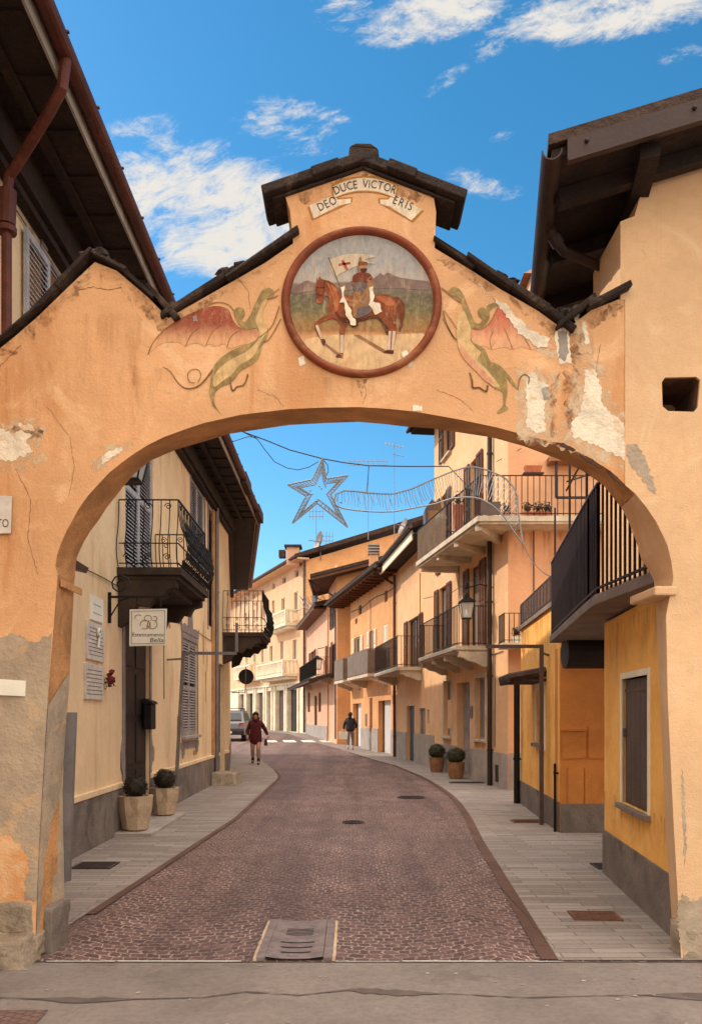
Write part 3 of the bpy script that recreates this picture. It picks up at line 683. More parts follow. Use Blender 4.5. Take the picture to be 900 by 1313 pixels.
for i, (pts, amp_) in enumerate((([(0,449),(50,408),(90,369),(122,340),(124,352),(100,380),(60,420),(20,455),(0,462)],3),([(122,340),(150,350),(190,384),(216,411),(222,440),(206,425),(186,402),(150,366),(128,352)],3),([(216,411),(240,397),(300,363),(340,340),(374,318),(374,326),(300,372),(250,400),(226,436)],2),([(560,322),(600,347),(690,402),(722,426),(720,440),(680,408),(600,358),(560,334)],2),([(724,428),(757,402),(795,386),(798,400),(770,412),(744,440),(740,520),(726,560),(722,470)],3),([(720,470),(712,520),(716,560),(706,560),(704,500)],2),([(382,250),(466,220),(548,252),(540,262),(466,234),(390,262)],2),([(455,486),(472,486),(466,500),(464,512),(461,500)],1))):
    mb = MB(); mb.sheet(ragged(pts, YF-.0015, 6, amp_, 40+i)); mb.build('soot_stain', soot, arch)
for i, (u0, u1, v0, v1) in enumerate(((4,70,470,640),(150,260,470,540),(600,705,470,545),(700,760,420,560),(80,180,400,560),(390,520,484,522),(0,60,640,812))):
    mb = MB(); mb.sheet(ragged([(u0,v0),(u1,v0+rj.uniform(-6,6)),(u1-6,v1),(u0+8,v1-4)], YF-.0009, 6, 4, 70+i)); mb.build('rain_stain', M['wash'], arch)
crack = mat('crack_line', srgb(120,78,50), .95, .2, 8, 0)
def crackline(pts, w=.004, seed=1):
    mb = MB(); r_ = random.Random(seed); P = []
    for (a, b) in zip(pts, pts[1:]):
        n = max(2, int(math.hypot(b[0]-a[0], b[1]-a[1])/3))
        for k in range(n): P.append(W(a[0]+(b[0]-a[0])*k/n+r_.uniform(-.7,.7), a[1]+(b[1]-a[1])*k/n+r_.uniform(-.7,.7), YF-.002))
    for a, b in zip(P, P[1:]):
        t = (b-a); t.normalize(); nn = Vector((-t.z,0,t.x))*w*(.3+.5*r_.random()); mb.add([a-nn, b-nn, b+nn, a+nn], [(0,1,2,3)])
    mb.build('crack', crack, arch)
crackline([(100,372),(120,368),(140,372),(160,368)], .003, 1); crackline([(0,470),(18,452),(30,440)], .003, 2)
crackline([(770,440),(764,470),(768,500)], .002, 6); crackline([(300,350),(318,372),(322,400)], .002, 7); crackline([(60,520),(90,560),(96,600),(88,640)], .002, 8); crackline([(560,500),(590,512),(610,530)], .002, 9); crackline([(330,500),(352,508),(366,523)], .002, 10); crackline([(20,600),(40,640),(36,690),(50,740)], .0025, 11); crackline([(466,486),(470,505),(464,521)], .002, 12)
brk = mat('dark_broken_plaster', srgb(84,54,38), .95, .3, 8, .5, 40)  # dark tone of edges where plaster has broken away
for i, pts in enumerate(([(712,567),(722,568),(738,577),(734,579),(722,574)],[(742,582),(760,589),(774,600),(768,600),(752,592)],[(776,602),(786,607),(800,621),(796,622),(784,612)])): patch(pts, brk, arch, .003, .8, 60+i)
# dragons of paint, medallion, banner
def flat(name, px, m, parent, y, smooth=True, thick=.0012):
    pts = px
    if smooth:
        pts = []; n = len(px)
        for i in range(n):
            p0, p1, p2, p3 = px[i-1], px[i], px[(i+1)%n], px[(i+2)%n]
            for t_ in (0, .25, .5, .75):
                q = [.5*((2*p1[k])+(-p0[k]+p2[k])*t_+(2*p0[k]-5*p1[k]+4*p2[k]-p3[k])*t_*t_+(-p0[k]+3*p1[k]-3*p2[k]+p3[k])*t_**3) for k in (0,1)]
                pts.append(q)
    mb = MB(); mb.prism([W(u, v, y) for u, v in pts], (0, thick, 0)); return mb.build(name, m, parent)
def line(mb, px, w, y, taper=False):
    if len(px) > 2:
        q_ = [px[0]]+list(px)+[px[-1]]; px = [[.5*((2*q_[i][k])+(-q_[i-1][k]+q_[i+1][k])*t_+(2*q_[i-1][k]-5*q_[i][k]+4*q_[i+1][k]-q_[i+2][k])*t_*t_+(-q_[i-1][k]+3*q_[i][k]-3*q_[i+1][k]+q_[i+2][k])*t_**3) for k in (0,1)] for i in range(1, len(q_)-2) for t_ in (0,.2,.4,.6,.8)]+[px[-1]]
    w = w*.55; pts = [W(u, v, y) for u, v in px]; n = len(pts)
    for i in range(n-1):
        a, b = pts[i], pts[i+1]; t = (b-a).normalized(); nn = Vector((-t.z, 0, t.x))*w*.5
        k0 = 1-.8*i/(n-1) if taper else 1; k1 = 1-.8*(i+1)/(n-1) if taper else 1
        mb.prism([a-nn*k0-t*w*.2, b-nn*k1+t*w*.2, b+nn*k1+t*w*.2, a+nn*k0-t*w*.2], (0, .001, 0))
olive = mat('olive_wall_paint', srgb(152,128,80), .9, .2, 12, .1, 50, stain=srgb(196,164,104), stain_amt=.6)
olive_pale = mat('pale_olive_wall_paint', srgb(214,176,124), .9, .16, 10, .1, 50, stain=srgb(164,138,76), stain_amt=.5)
wing = fade_mat('red_wing_paint', srgb(220,164,120), srgb(148,66,46), 2, .2, .7)
wing2 = fade_mat('faded_red_wing_paint', srgb(220,160,120), srgb(190,98,72), 2, .15, .8)
umber = mat('umber_outline_paint', srgb(160,118,76), .9, .2, 12, 0)
dr = olive
def dragon(name, label, q, wingm):
    """q maps the left dragon's pixels"""
    y = YF-.0040
    body = flat(name, [q(*p) for p in ((352,374),(345,369),(338,371),(332,380),(326,392),(321,404),(315,412),(310,411),(314,404),(313,397),(307,394),(302,396),(300,402),(303,410),(309,419),(318,423),(328,421),(334,428),(328,436),(318,441),(305,446),(296,450),(282,460),(274,470),(271,480),(270,492),(268,502),(271,511),(273,520),(279,526),(284,532),(281,527),(276,519),(275,509),(277,502),(284,496),(294,492),(301,486),(308,476),(322,468),(332,458),(336,444),(341,436),(344,424),(340,412),(336,402),(340,392),(344,383),(350,380))], olive, arch, y)
    body['label'] = label
    flat('painted_wing', [q(*p) for p in ((190,454),(196,442),(206,428),(220,416),(236,406),(254,399),(270,393),(284,393),(294,398),(298,408),(305,418),(318,424),(328,423),(333,432),(326,440),(312,442),(302,445),(294,447),(288,441),(276,444),(268,441),(262,444),(254,440),(245,441),(238,444),(230,439),(214,439),(203,443))], wingm, body, YF-.0026)
    flat('painted_belly', [q(*p) for p in ((343,385),(336,402),(341,414),(343,424),(338,432),(332,444),(324,458),(308,468),(298,480),(286,488),(276,496),(273,490),(277,478),(284,470),(298,460),(314,452),(326,442),(333,430),(331,420),(328,410),(333,396),(338,386))], olive_pale, body, YF-.0050)
    mb = MB()
    line(mb, [q(*p) for p in ((356,379),(350,382),(342,384))], .012, y-.0014)
    line(mb, [q(*p) for p in ((358,370),(350,376),(342,382))], .008, y-.0014)
    line(mb, [q(*p) for p in ((358,393),(350,416),(340,427),(332,433))], .012, y-.0014); line(mb, [q(*p) for p in ((360,409),(352,424),(344,436),(338,438))], .012, y-.0014)
    line(mb, [q(*p) for p in ((273,474),(264,486),(256,494),(246,498),(236,497),(228,490),(222,481),(216,474),(210,471))], .022, y-.0014, True)
    line(mb, [q(*p) for p in ((254,490),(258,481),(254,474),(246,474),(241,480),(243,489),(250,491))], .008, y-.0014)
    line(mb, [q(*p) for p in ((296,484),(296,494),(299,501),(304,496),(312,494),(316,487),(318,480))], .018, y-.0014)
    line(mb, [q(*p) for p in ((190,454),(200,434),(224,413),(254,398),(276,388),(292,390),(300,398))], .010, y-.0014)
    line(mb, [q(*p) for p in ((238,444),(246,428),(258,418))], .007, y-.0014); line(mb, [q(*p) for p in ((264,443),(272,426),(284,416))], .007, y-.0014); line(mb, [q(*p) for p in ((291,446),(296,432),(306,424))], .007, y-.0014)
    mb.build('painted_outline', umber, body)
    return body
dragon('painted_dragon', 'faded dragon painted left of the medallion with a full red wing', lambda u, v: (u, v), wing)
y = YF-.0040
body = flat('painted_dragon', [(567,369),(574,373),(580,368),(588,370),(594,378),(598,388),(603,400),(608,412),(614,415),(618,410),(613,404),(613,397),(619,394),(625,398),(624,392),(634,388),(638,391),(628,398),(627,408),(621,417),(613,421),(606,420),(603,430),(606,438),(616,444),(622,449),(628,462),(638,467),(645,473),(653,482),(660,492),(665,500),(657,494),(649,484),(650,494),(650,504),(648,514),(648,520),(651,524),(640,530),(637,528),(644,521),(645,510),(643,502),(634,498),(624,490),(616,480),(606,470),(594,460),(588,448),(586,436),(585,424),(589,410),(593,400),(592,390),(586,382),(578,378)], olive, arch, y)
body['label'] = 'faded dragon painted right of the medallion, its wing half flaked away'
flat('painted_wing', [(606,421),(612,422),(620,420),(627,414),(633,404),(639,394),(650,402),(664,412),(680,424),(696,434),(712,446),(704,447),(694,445),(680,448),(668,444),(657,448),(646,445),(630,448),(622,444),(612,443),(604,436)], wing2, body, YF-.0022)
flat('painted_belly', [(588,404),(594,398),(600,412),(604,424),(603,436),(610,446),(616,452),(612,462),(620,470),(632,484),(640,496),(630,494),(616,480),(602,468),(592,456),(587,442),(585,424)], olive_pale, body, YF-.0050)
flat('painted_belly', [(590,440),(598,450),(608,464),(622,478),(634,492),(624,490),(612,478),(598,464),(590,452)], mat('pink_belly_paint', srgb(212,150,116), .9, .12, 10, .1, 50), body, YF-.0056)
mb = MB()
line(mb, [(566,369),(578,379),(590,388)], .014, y-.0014); line(mb, [(568,398),(572,414),(580,430),(586,436)], .014, y-.0014); line(mb, [(568,408),(574,420),(582,434)], .010, y-.0014); line(mb, [(570,398),(578,410),(586,422)], .008, y-.0014)
line(mb, [(602,478),(605,488),(606,497),(614,497),(623,502),(625,494)], .020, y-.0014)
line(mb, [(664,498),(666,486),(672,480),(678,484),(677,492)], .014, y-.0014); line(mb, [(606,421),(616,422),(628,413),(638,393)], .010, y-.0014)
line(mb, [(630,447),(628,436),(632,424)], .007, y-.0014); line(mb, [(657,447),(652,434),(646,420)], .007, y-.0014); line(mb, [(680,447),(674,436),(666,424)], .007, y-.0014)
mb.build('painted_outline', umber, body)
MC = (463.5, 388.5)
def ell(rx, ry, n=64): return [(MC[0]+rx*math.cos(2*math.pi*i/n), MC[1]+ry*math.sin(2*math.pi*i/n)) for i in range(n)]
med = None
mb = MB(); prof = [(102.5,96.5,.0),(102.5,96.5,-.018),(100.5,94.7,-.034),(97,91.6,-.038),(94,88.8,-.030),(92.3,87.3,-.014),(91.5,86.6,-.004)]
n = 64; o = len(mb.v)
for rx, ry, dy in prof:
    for u, v in ell(rx, ry, n):
        p = W(u, v, YF); p.y += dy; mb.v.append(p)
for i in range(len(prof)-1):
    for k in range(n): mb.f.append((i*n+k, i*n+(k+1)%n, (i+1)*n+(k+1)%n, (i+1)*n+k))
med = mb.build('medallion', M['ring'], arch, smooth=True); med['label'] = 'round terracotta framed medallion painted with a rider on a chestnut horse'
mb = MB(); mb.prism([W(u, v, YF-.006) for u, v in ell(92, 87)], (0, .004, 0)); mb.build('painted_panel', painting_mat(), med)
PX = lambda x, y: (360+x/4.286, 290+y/4.286)         # from the enlarged view of the medallion
def fl(name, pts, m, lay, smooth=True): return flat(name, [PX(*p) for p in pts], m, med, YF-.0065-.0012*lay, smooth, .001)
fl('painted_hills', ((68,345),(110,315),(150,298),(200,318),(240,305),(330,318),(420,290),(470,265),(510,285),(545,258),(565,270),(590,255),(640,278),(720,292),(790,300),(812,305),(820,350),(600,340),(400,350),(200,352),(72,372)), mat('mauve_hill_paint', srgb(128,104,96), .9, .14, 14, 0), 1)
fl('painted_ground', ((128,632),(220,606),(330,596),(560,600),(720,590),(790,600),(740,690),(640,752),(520,785),(400,785),(280,752),(190,700)), mat('pale_sand_paint', srgb(214,176,132), .9, .1, 10, 0, stain=srgb(186,138,96), stain_amt=.6), 1)
cast_ = mat('brown_ground_paint', srgb(146,104,70), .9, .14, 14, 0)
fl('painted_ground', ((400,598),(430,596),(590,690),(570,700)), cast_, 2, False); fl('painted_ground', ((238,650),(250,646),(330,704),(312,712)), cast_, 2, False)
fl('painted_flag', ((264,196),(300,172),(366,154),(440,152),(520,166),(460,184),(520,206),(460,206),(396,228),(320,264),(300,280)), mat('cream_flag_paint', srgb(196,176,150), .9, .06, 10, 0), 2)
crs = mat('red_cross_paint', srgb(150,44,28), .9, .1, 14, 0)
fl('painted_cross', ((316,218),(320,206),(380,196),(384,208)), crs, 3, False); fl('painted_cross', ((332,190),(344,184),(372,236),(358,242)), crs, 3, False)
horse_m = mat('chestnut_horse_paint', srgb(136,66,34), .9, .22, 16, 0, stain=srgb(96,44,24), stain_amt=.7)
horse = fl('painted_horse', ((196,300),(199,285),(206,296),(214,276),(226,290),(262,300),(290,316),(312,345),(325,368),(380,380),(440,386),(500,380),(560,374),(610,384),(640,408),(652,440),(640,480),(632,520),(636,560),(634,600),(628,640),(620,680),(618,700),(574,698),(566,688),(584,678),(588,640),(590,590),(578,550),(548,520),(530,492),(480,505),(420,516),(380,530),(364,545),(352,585),(346,640),(344,700),(338,722),(304,720),(308,706),(322,696),(324,640),(322,590),(326,545),(300,512),(264,512),(226,528),(204,542),(208,570),(222,612),(242,622),(246,640),(236,656),(224,640),(218,622),(200,592),(184,545),(192,528),(230,498),(262,478),(256,440),(262,392),(244,384),(232,402),(222,424),(196,418),(192,390),(192,350),(190,325)), horse_m, 3)
fl('painted_shading', ((300,470),(340,500),(420,512),(500,490),(540,500),(590,560),(584,600),(560,540),(520,505),(440,522),(370,532),(330,520)), mat('dark_flank_paint', srgb(84,40,24), .9, .2, 16, 0), 4)
fl('painted_shading', ((250,310),(290,330),(312,380),(320,440),(300,470),(290,410),(270,350)), mat('light_neck_paint', srgb(164,92,54), .9, .2, 16, 0), 4)
fl('painted_shading', ((520,390),(570,384),(610,396),(628,430),(600,440),(560,420)), mat('light_neck_paint', srgb(164,92,54)), 4)
legs_m = mat('white_stocking_paint', srgb(206,180,156), .9, .1, 12, 0)
for pts in (((190,545),(204,542),(232,618),(218,620)),((326,598),(347,598),(343,696),(326,696)),((592,576),(606,576),(600,680),(584,680)),((614,576),(632,576),(622,680),(606,680))): flat('painted_stocking', [PX(*p) for p in pts], legs_m, med, YF-.0065-.0012*4, False, .001)
dk = mat('dark_brown_paint', srgb(72,40,26), .9, .2, 14, 0)
fl('painted_tail', ((626,392),(652,392),(676,424),(682,470),(672,520),(664,560),(650,578),(650,530),(642,480),(640,430)), mat('dark_tail_paint', srgb(104,52,28), .9, .25, 16, 0), 4)
for pts in (((304,718),(308,706),(342,706),(340,722)),((570,690),(584,680),(618,684),(616,702)),((224,636),(244,622),(246,642),(236,656)),((376,530),(426,526),(424,548),(398,556),(380,546))): fl('painted_hoof', pts, dk, 5, False)
mb = MB()
for px in (((196,336),(240,336)),((194,372),(228,380)),((240,300),(236,400)),((262,300),(276,330),(288,360))): line(mb, [PX(*p) for p in px], .006, YF-.0065-.0012*5)
line(mb, [PX(262,170),PX(322,322)], .008, YF-.0065-.0012*5)
mb.build('painted_line', dk, med)
fl('painted_rider', ((420,232),(430,206),(428,182),(440,166),(448,192),(470,198),(474,222),(468,248),(456,254),(490,262),(506,290),(514,340),(508,366),(492,340),(492,400),(500,450),(470,476),(430,502),(402,500),(396,460),(392,420),(404,368),(402,330),(392,316),(398,272),(426,254)), mat('rider_leather_paint', srgb(150,104,66), .9, .2, 16, 0, stain=srgb(112,100,96), stain_amt=.7), 6)
fl('painted_tunic', ((398,272),(426,255),(458,254),(492,264),(502,292),(480,296),(474,312),(440,304),(408,308),(394,300)), mat('dark_red_tunic_paint', srgb(112,48,32), .9, .16, 16, 0), 7)
fl('painted_tunic', ((404,312),(470,312),(470,340),(450,360),(416,358),(400,340)), mat('grey_mail_paint', srgb(104,92,90), .9, .2, 20, 0), 7)
fl('painted_tunic', ((428,450),(480,440),(502,462),(470,488),(420,504),(418,478)), mat('grey_mail_paint', srgb(104,92,90)), 7)
fl('painted_face', ((434,214),(472,212),(470,240),(454,250),(438,244)), mat('skin_paint', srgb(176,122,88), .9, .1, 16, 0), 7); fl('painted_beard', ((438,234),(472,232),(466,250),(446,252)), dk, 8); fl('painted_beard', ((428,196),(470,196),(474,210),(430,214)), mat('helmet_paint', srgb(120,74,44), .9, .1, 16, 0), 8)
wp = M['white_patch']
def wpatch(pts, s_): 
    q = [PX(*p) for p in pts]; mb = MB(); mb.prism(ragged(q, YF-.0065-.0012*9, 6, 1.0, s_), (0,.001,0)); mb.build('flaked_paint', wp, med)
wpatch(((330,334),(350,330),(346,380),(362,420),(384,450),(390,490),(410,510),(412,545),(384,540),(364,500),(352,460),(346,420),(322,420),(336,390)), 1)
wpatch(((484,340),(506,330),(514,380),(506,414),(544,424),(556,470),(520,486),(504,456),(482,430),(490,390)), 2)
wpatch(((664,690),(690,680),(704,700),(690,724),(668,722)), 3)
patch([(382,459),(390,456),(392,466),(384,470)], wp, arch, .003, 1, 21); patch([(522,462),(528,460),(530,470),(524,472)], wp, arch, .003, 1, 22); patch([(529,520),(541,520),(541,527),(529,527)], wp, arch, .003, .8, 23)
patch([(247,406),(252,404),(254,412),(248,412)], M['drip'], arch, .006, .8, 24); patch([(694,498),(703,496),(704,512),(697,513)], M['drip'], arch, .005, .8, 25)
# the painted banner and its motto
ban = mat('cream_banner_paint', srgb(226,206,180), .9, .08, 10, .1, 50, stain=srgb(206,174,140), stain_amt=.5); bo = mat('ochre_banner_edge', srgb(176,116,52), .9, .14, 12, 0)
BX = lambda x, y: (330+x/3.214, 170+y/3.214)
def arcpts(x0, y0, x1, y1, sag, n=10): return [(x0+(x1-x0)*i/n, y0+(y1-y0)*i/n-sag*4*(i/n)*(1-i/n)) for i in range(n+1)]
mid = arcpts(312,222,574,222,36)+arcpts(566,268,318,268,30)
lft = [(214,300),(318,256),(330,276),(386,272),(384,290),(340,300),(232,354)]; rgt = [(560,250),(678,316),(634,362),(548,306),(506,294),(506,276),(540,276)]
def grow(p, k):
    cx = sum(a for a, b in p)/len(p); cy = sum(b for a, b in p)/len(p)
    return [(a+(k if a > cx else -k), b+(k if b > cy else -k)) for a, b in p]
bn = flat('painted_banner', [BX(*p) for p in mid], ban, arch, YF-.0048, False); bn['label'] = 'cream painted ribbon with a Latin motto'
flat('ribbon_end', [BX(*p) for p in lft], ban, bn, YF-.0036, False); flat('ribbon_end', [BX(*p) for p in rgt], ban, bn, YF-.0036, False)
for p, z_ in ((mid, .0042), (lft, .003), (rgt, .003)): flat('ribbon_edge', [BX(*q) for q in grow(p, 7)], bo, bn, YF-z_, False)

_deps = None
def glyphs(s, size):
    """outline of a line of lettering as flat 2D faces: (verts, faces, width)"""
    cu = bpy.data.curves.new('lettering', 'FONT'); cu.body = s; cu.size = size; cu.resolution_u = 3
    o = bpy.data.objects.new('lettering', cu); COL.objects.link(o); bpy.context.view_layer.update()
    me = o.evaluated_get(bpy.context.evaluated_depsgraph_get()).to_mesh()
    v = [Vector(p.co) for p in me.vertices]; f = [tuple(p.vertices) for p in me.polygons]
    o.evaluated_get(bpy.context.evaluated_depsgraph_get()).to_mesh_clear()
    bpy.data.objects.remove(o); bpy.data.curves.remove(cu)
    if not v: return v, f, size*.3
    x0 = min(p.x for p in v); x1 = max(p.x for p in v)
    for p in v: p.x -= x0
    return v, f, x1-x0
mb = MB()
def letters_on(mb, word, pts, size, y, squeeze=1.0):
    """letters centred at evenly spaced places along a polyline of pixels"""
    P = [W(u, v, y) for u, v in pts]; seg = [(b-a).length for a, b in zip(P, P[1:])]; L = sum(seg); n = len(word)
    G_ = [glyphs(ch, size) if ch != ' ' else ([], [], size*.34) for ch in word]
    tot = sum(g_[2]*squeeze for g_ in G_); gap = (L-tot)/max(1, n-1); x = 0
    for v, f, w in G_:
        c = x+w*squeeze/2; x += w*squeeze+gap; i = 0; cc = c
        while i < len(seg)-1 and cc > seg[i]: cc -= seg[i]; i += 1
        t = (P[i+1]-P[i]).normalized(); up = Vector((-t.z, 0, t.x)); o = P[i]+t*cc
        if v: mb.add([o+t*(p.x*squeeze-w*squeeze/2)+up*p.y for p in v], f)
letters_on(mb, 'DUCE VICTOR', [BX(x, y+4) for x, y in arcpts(322,252,566,250,28)], .078, YF-.0064, .8)
letters_on(mb, 'DEO', [BX(258,324),BX(330,290)], .078, YF-.0052, .8)
letters_on(mb, 'ERIS', [BX(556,290),BX(632,322)], .078, YF-.0052, .8)
mb.build('lettering', M['ink'], bn)

# stones at the foot of the left pier
def rough_box(c0, c1, amp, seed, n=9, fr=5.0):
    """a squared stone with an uneven face"""
    from mathutils import noise
    bm = bmesh.new(); bmesh.ops.create_cube(bm, size=1.0); bmesh.ops.subdivide_edges(bm, edges=bm.edges[:], cuts=n, use_grid_fill=True)
    c0 = Vector(c0); c1 = Vector(c1); mid = (c0+c1)/2; sz = c1-c0; mb = MB()
    for v in bm.verts:
        q = Vector([max(-.5, min(.5, x)) for x in v.co]); r = q.copy()
        l = sum(1 for x in q if abs(x) > .42)
        if l >= 2: r *= .95
        p = mid+Vector((r.x*sz.x, r.y*sz.y, r.z*sz.z)); d = Vector((noise.noise(p*fr+Vector((seed,0,0))), noise.noise(p*fr+Vector((0,seed,9))), noise.noise(p*fr+Vector((5,0,seed)))))
        d2 = Vector((noise.noise(p*fr*4), noise.noise(p*fr*4+Vector((3,3,3))), noise.noise(p*fr*4+Vector((7,1,4)))))
        mb.v.append(p+d*amp+d2*amp*.5)
    for f in bm.faces: mb.f.append(tuple(v.index for v in f.verts))
    bm.free(); return mb
for (u0, u1, v0, v1, pr, sd) in ((-90,44,1156,1198,.012,1),(32,50,1198,1228,.035,2),(-90,28,1196,1215,.02,3)):
    a = AF(u0, v1); b = AF(u1, v0); rough_box((a.x, YF-pr, a.z), (b.x, YF+.2, b.z), .018, sd*3.1).build('foot_stone', M['rubble'], arch, smooth=True)
a = W(86,1208,YB); rough_box((AF(48,1200).x, YF+.12, -.05), (a.x+.02, YB+.01, .30), .02, 8).build('foot_stone', M['plinth'], arch, smooth=True)
mb = MB(); a = W(-60,1243,5.22); b = W(37,1230,5.3); top = W(0,1212,5.25).z
mb.hexa([(a.x,5.12,-.03),(b.x,5.22,-.03),(b.x+.02,5.5,-.03),(a.x,5.5,-.03),(a.x,5.14,top),(b.x-.02,5.24,top+.03),(b.x-.02,5.5,top+.04),(a.x,5.5,top)])
mb.build('stone_step', M['rubble'], arch, bevel=.02)
mb = MB(); mb.hexa([(-2.10,YB+.002,.42),(-2.03,YB+.002,.42),(-2.03,YB+.05,.42),(-2.10,YB+.05,.42),(-2.055,YB+.002,1.64),(-1.985,YB+.002,1.64),(-1.985,YB+.05,1.64),(-2.055,YB+.05,1.64)])
mb.build('cable_cover', M['grey_metal'], arch); 
mb = MB(); q = W(103,724,5.95); mb.hexa([q+Vector((-.07,-.03,-.03)),q+Vector((.02,-.03,-.05)),q+Vector((.02,.08,-.05)),q+Vector((-.07,.08,-.03)),q+Vector((-.07,-.03,.06)),q+Vector((.04,-.03,-.01)),q+Vector((.04,.08,-.01)),q+Vector((-.07,.08,.06))])
tag(mb.build('spotlight', M['taupe_metal']), 'small dark spotlight fixed behind the left springing of the arch', 'spotlight')

# plates on the left pier
t = thing('street_sign', 'white marble street name sign at the left picture edge ending in TO', 'street sign', AF(-20,660,YF-.03))
mb = MB(); mb.hexa([AF(-95,634,YF-.03),AF(16,636,YF-.03),AF(16,636,YF),AF(-95,634,YF),AF(-95,687,YF-.03),AF(14.5,684,YF-.03),AF(14.5,684,YF),AF(-95,687,YF)]); mb.build('slab', M['marble'], t, bevel=.004)
mb = MB(); v, f, w = glyphs('TO', .075); o = AF(-3.5,676,YF-.0315); k = (AF(11.5,0).x-AF(-3.5,0).x)/w
mb.add([o+Vector((p.x*k, 0, p.y*1.05)) for p in v], f); mb.build('lettering', M['ink'], t)
mb = MB(); mb.prism([AF(u, v, YF-.02) for u, v in ((-10,870),(33,873),(32,893),(-10,891))], (0,.022,0)); tag(mb.build('blank_plate', M['enamel'], None, bevel=.003), 'small blank cream plate fixed low on the left pier', 'plate')

for k_, m_ in list(MATS.items()):
    if k_.endswith('_paint') or k_ in ('cream_banner_paint',): weather(m_, .35)
for m_ in (wing, wing2): weather(m_, .4)
weather(bpy.data.materials['painted_landscape'], .2, srgb(206,176,146))
# ------------------------------------------------------------------ building kit
def shutter(mb, fac, s0, s1, n, z0, z1, swing=None, t=.035, step=.055, hinge=0):
    """a louvred leaf flat against the wall at n, or swung out about one edge (swing in degrees)"""
    w = s1-s0
    if swing is None: P = lambda a, h, z: fac.P(s0+a, n+h, z)
    else:
        c, s_ = math.cos(R(swing)), math.sin(R(swing))
        if hinge == 0: P = lambda a, h, z: fac.P(s0+a*c-h*s_, n+a*s_+h*c, z)
        else: P = lambda a, h, z: fac.P(s1-(w-a)*c+h*s_, n+(w-a)*s_+h*c, z)
    def bx(a0, a1, h0, h1, c0, c1): mb.hexa([P(a0,h0,c0),P(a1,h0,c0),P(a1,h1,c0),P(a0,h1,c0),P(a0,h0,c1),P(a1,h0,c1),P(a1,h1,c1),P(a0,h1,c1)])
    st = min(.06, w*.16)
    bx(0, st, 0, t, z0, z1); bx(w-st, w, 0, t, z0, z1)
    for a, b in ((z0, z0+.09), (z1-.07, z1), ((z0+z1)/2-.04, (z0+z1)/2+.04)): bx(st, w-st, 0, t, a, b)
    z = z0+.1
    while z < z1-.1:
        if abs(z-(z0+z1)/2) > .06:
            mb.hexa([P(st,.004,z+.035),P(w-st,.004,z+.035),P(w-st,t-.002,z),P(st,t-.002,z),P(st,.004,z+.045),P(w-st,.004,z+.045),P(w-st,t-.002,z+.012),P(st,t-.002,z+.012)])
        z += step
def window(fac, hole, parent, frame=M['trim_white'], pane=M['pane'], sill=None, deep=.14, name='window', surround=None, leaves=2):
    s0, s1, z0, z1 = hole; mb = MB(); w = .05
    for a, b, c, d in ((s0,s0+w,z0,z1),(s1-w,s1,z0,z1),(s0+w,s1-w,z0,z0+w),(s0+w,s1-w,z1-w,z1)): fac.box(mb, a, b, -deep, -deep+.05, c, d)
    if leaves == 2: fac.box(mb, (s0+s1)/2-.035, (s0+s1)/2+.035, -deep, -deep+.045, z0+w, z1-w)
    o = mb.build(name, frame, parent)
    mb = MB(); fac.box(mb, s0+w*.5, s1-w*.5, -deep+.008, -deep+.02, z0+w*.5, z1-w*.5); mb.build('pane', pane, o)
    if sill:
        mb = MB(); fac.box(mb, s0-.07, s1+.07, -.02, .09, z0-.06, z0-.001); mb.build('sill', sill, o, bevel=.006)
    if surround:
        mb = MB(); g = .10
        for a, b, c, d in ((s0-g,s0-.002,z0-g,z1+g),(s1+.002,s1+g,z0-g,z1+g),(s0-.002,s1+.002,z1+.002,z1+g)): fac.box(mb, a, b, -.01, .018, c, d)
        mb.build('surround', surround, o)
    return o
def shutters(fac, hole, win, m, n=.02, closed=False, width=None, one=None, swing=None):
    s0, s1, z0, z1 = hole; w = (s1-s0)/2 if width is None else width
    for k in (0, 1):
        if one is not None and k != one: continue
        mb = MB()
        if closed: shutter(mb, fac, s0+.01 if k == 0 else (s0+s1)/2+.004, (s0+s1)/2-.004 if k == 0 else s1-.01, -.05, z0+.01, z1-.01)
        elif swing: shutter(mb, fac, s0-w if k == 0 else s1, s0 if k == 0 else s1+w, n, z0, z1, swing, hinge=1-k)
        else: shutter(mb, fac, s0-w-.02 if k == 0 else s1+.02, s0-.02 if k == 0 else s1+w+.02, n, z0, z1)
        mb.build('shutter', m, win)
def door(fac, hole, parent, m, deep=.15, panels=3, label=None, leaves=1):
    s0, s1, z0, z1 = hole; mb = MB(); fac.box(mb, s0+.003, s1-.003, -deep-.04, -deep, z0, z1-.003)
    L = (s1-s0)/leaves
    for q in range(leaves):
        for i in range(panels):
            h = (z1-z0-.2)/panels; a = z0+.12+h*i
            fac.box(mb, s0+L*q+.1*L, s0+L*(q+1)-.1*L, -deep+.0, -deep+.018, a, a+h-.1)
    o = mb.build('door', m, parent)
    if label: o['label'] = label
    mb = MB(); fac.box(mb, s0+L*.12, s0+L*.16, -deep, -deep+.05, z0+.98, z0+1.06); mb.build('handle', M['iron'], o)
    return o
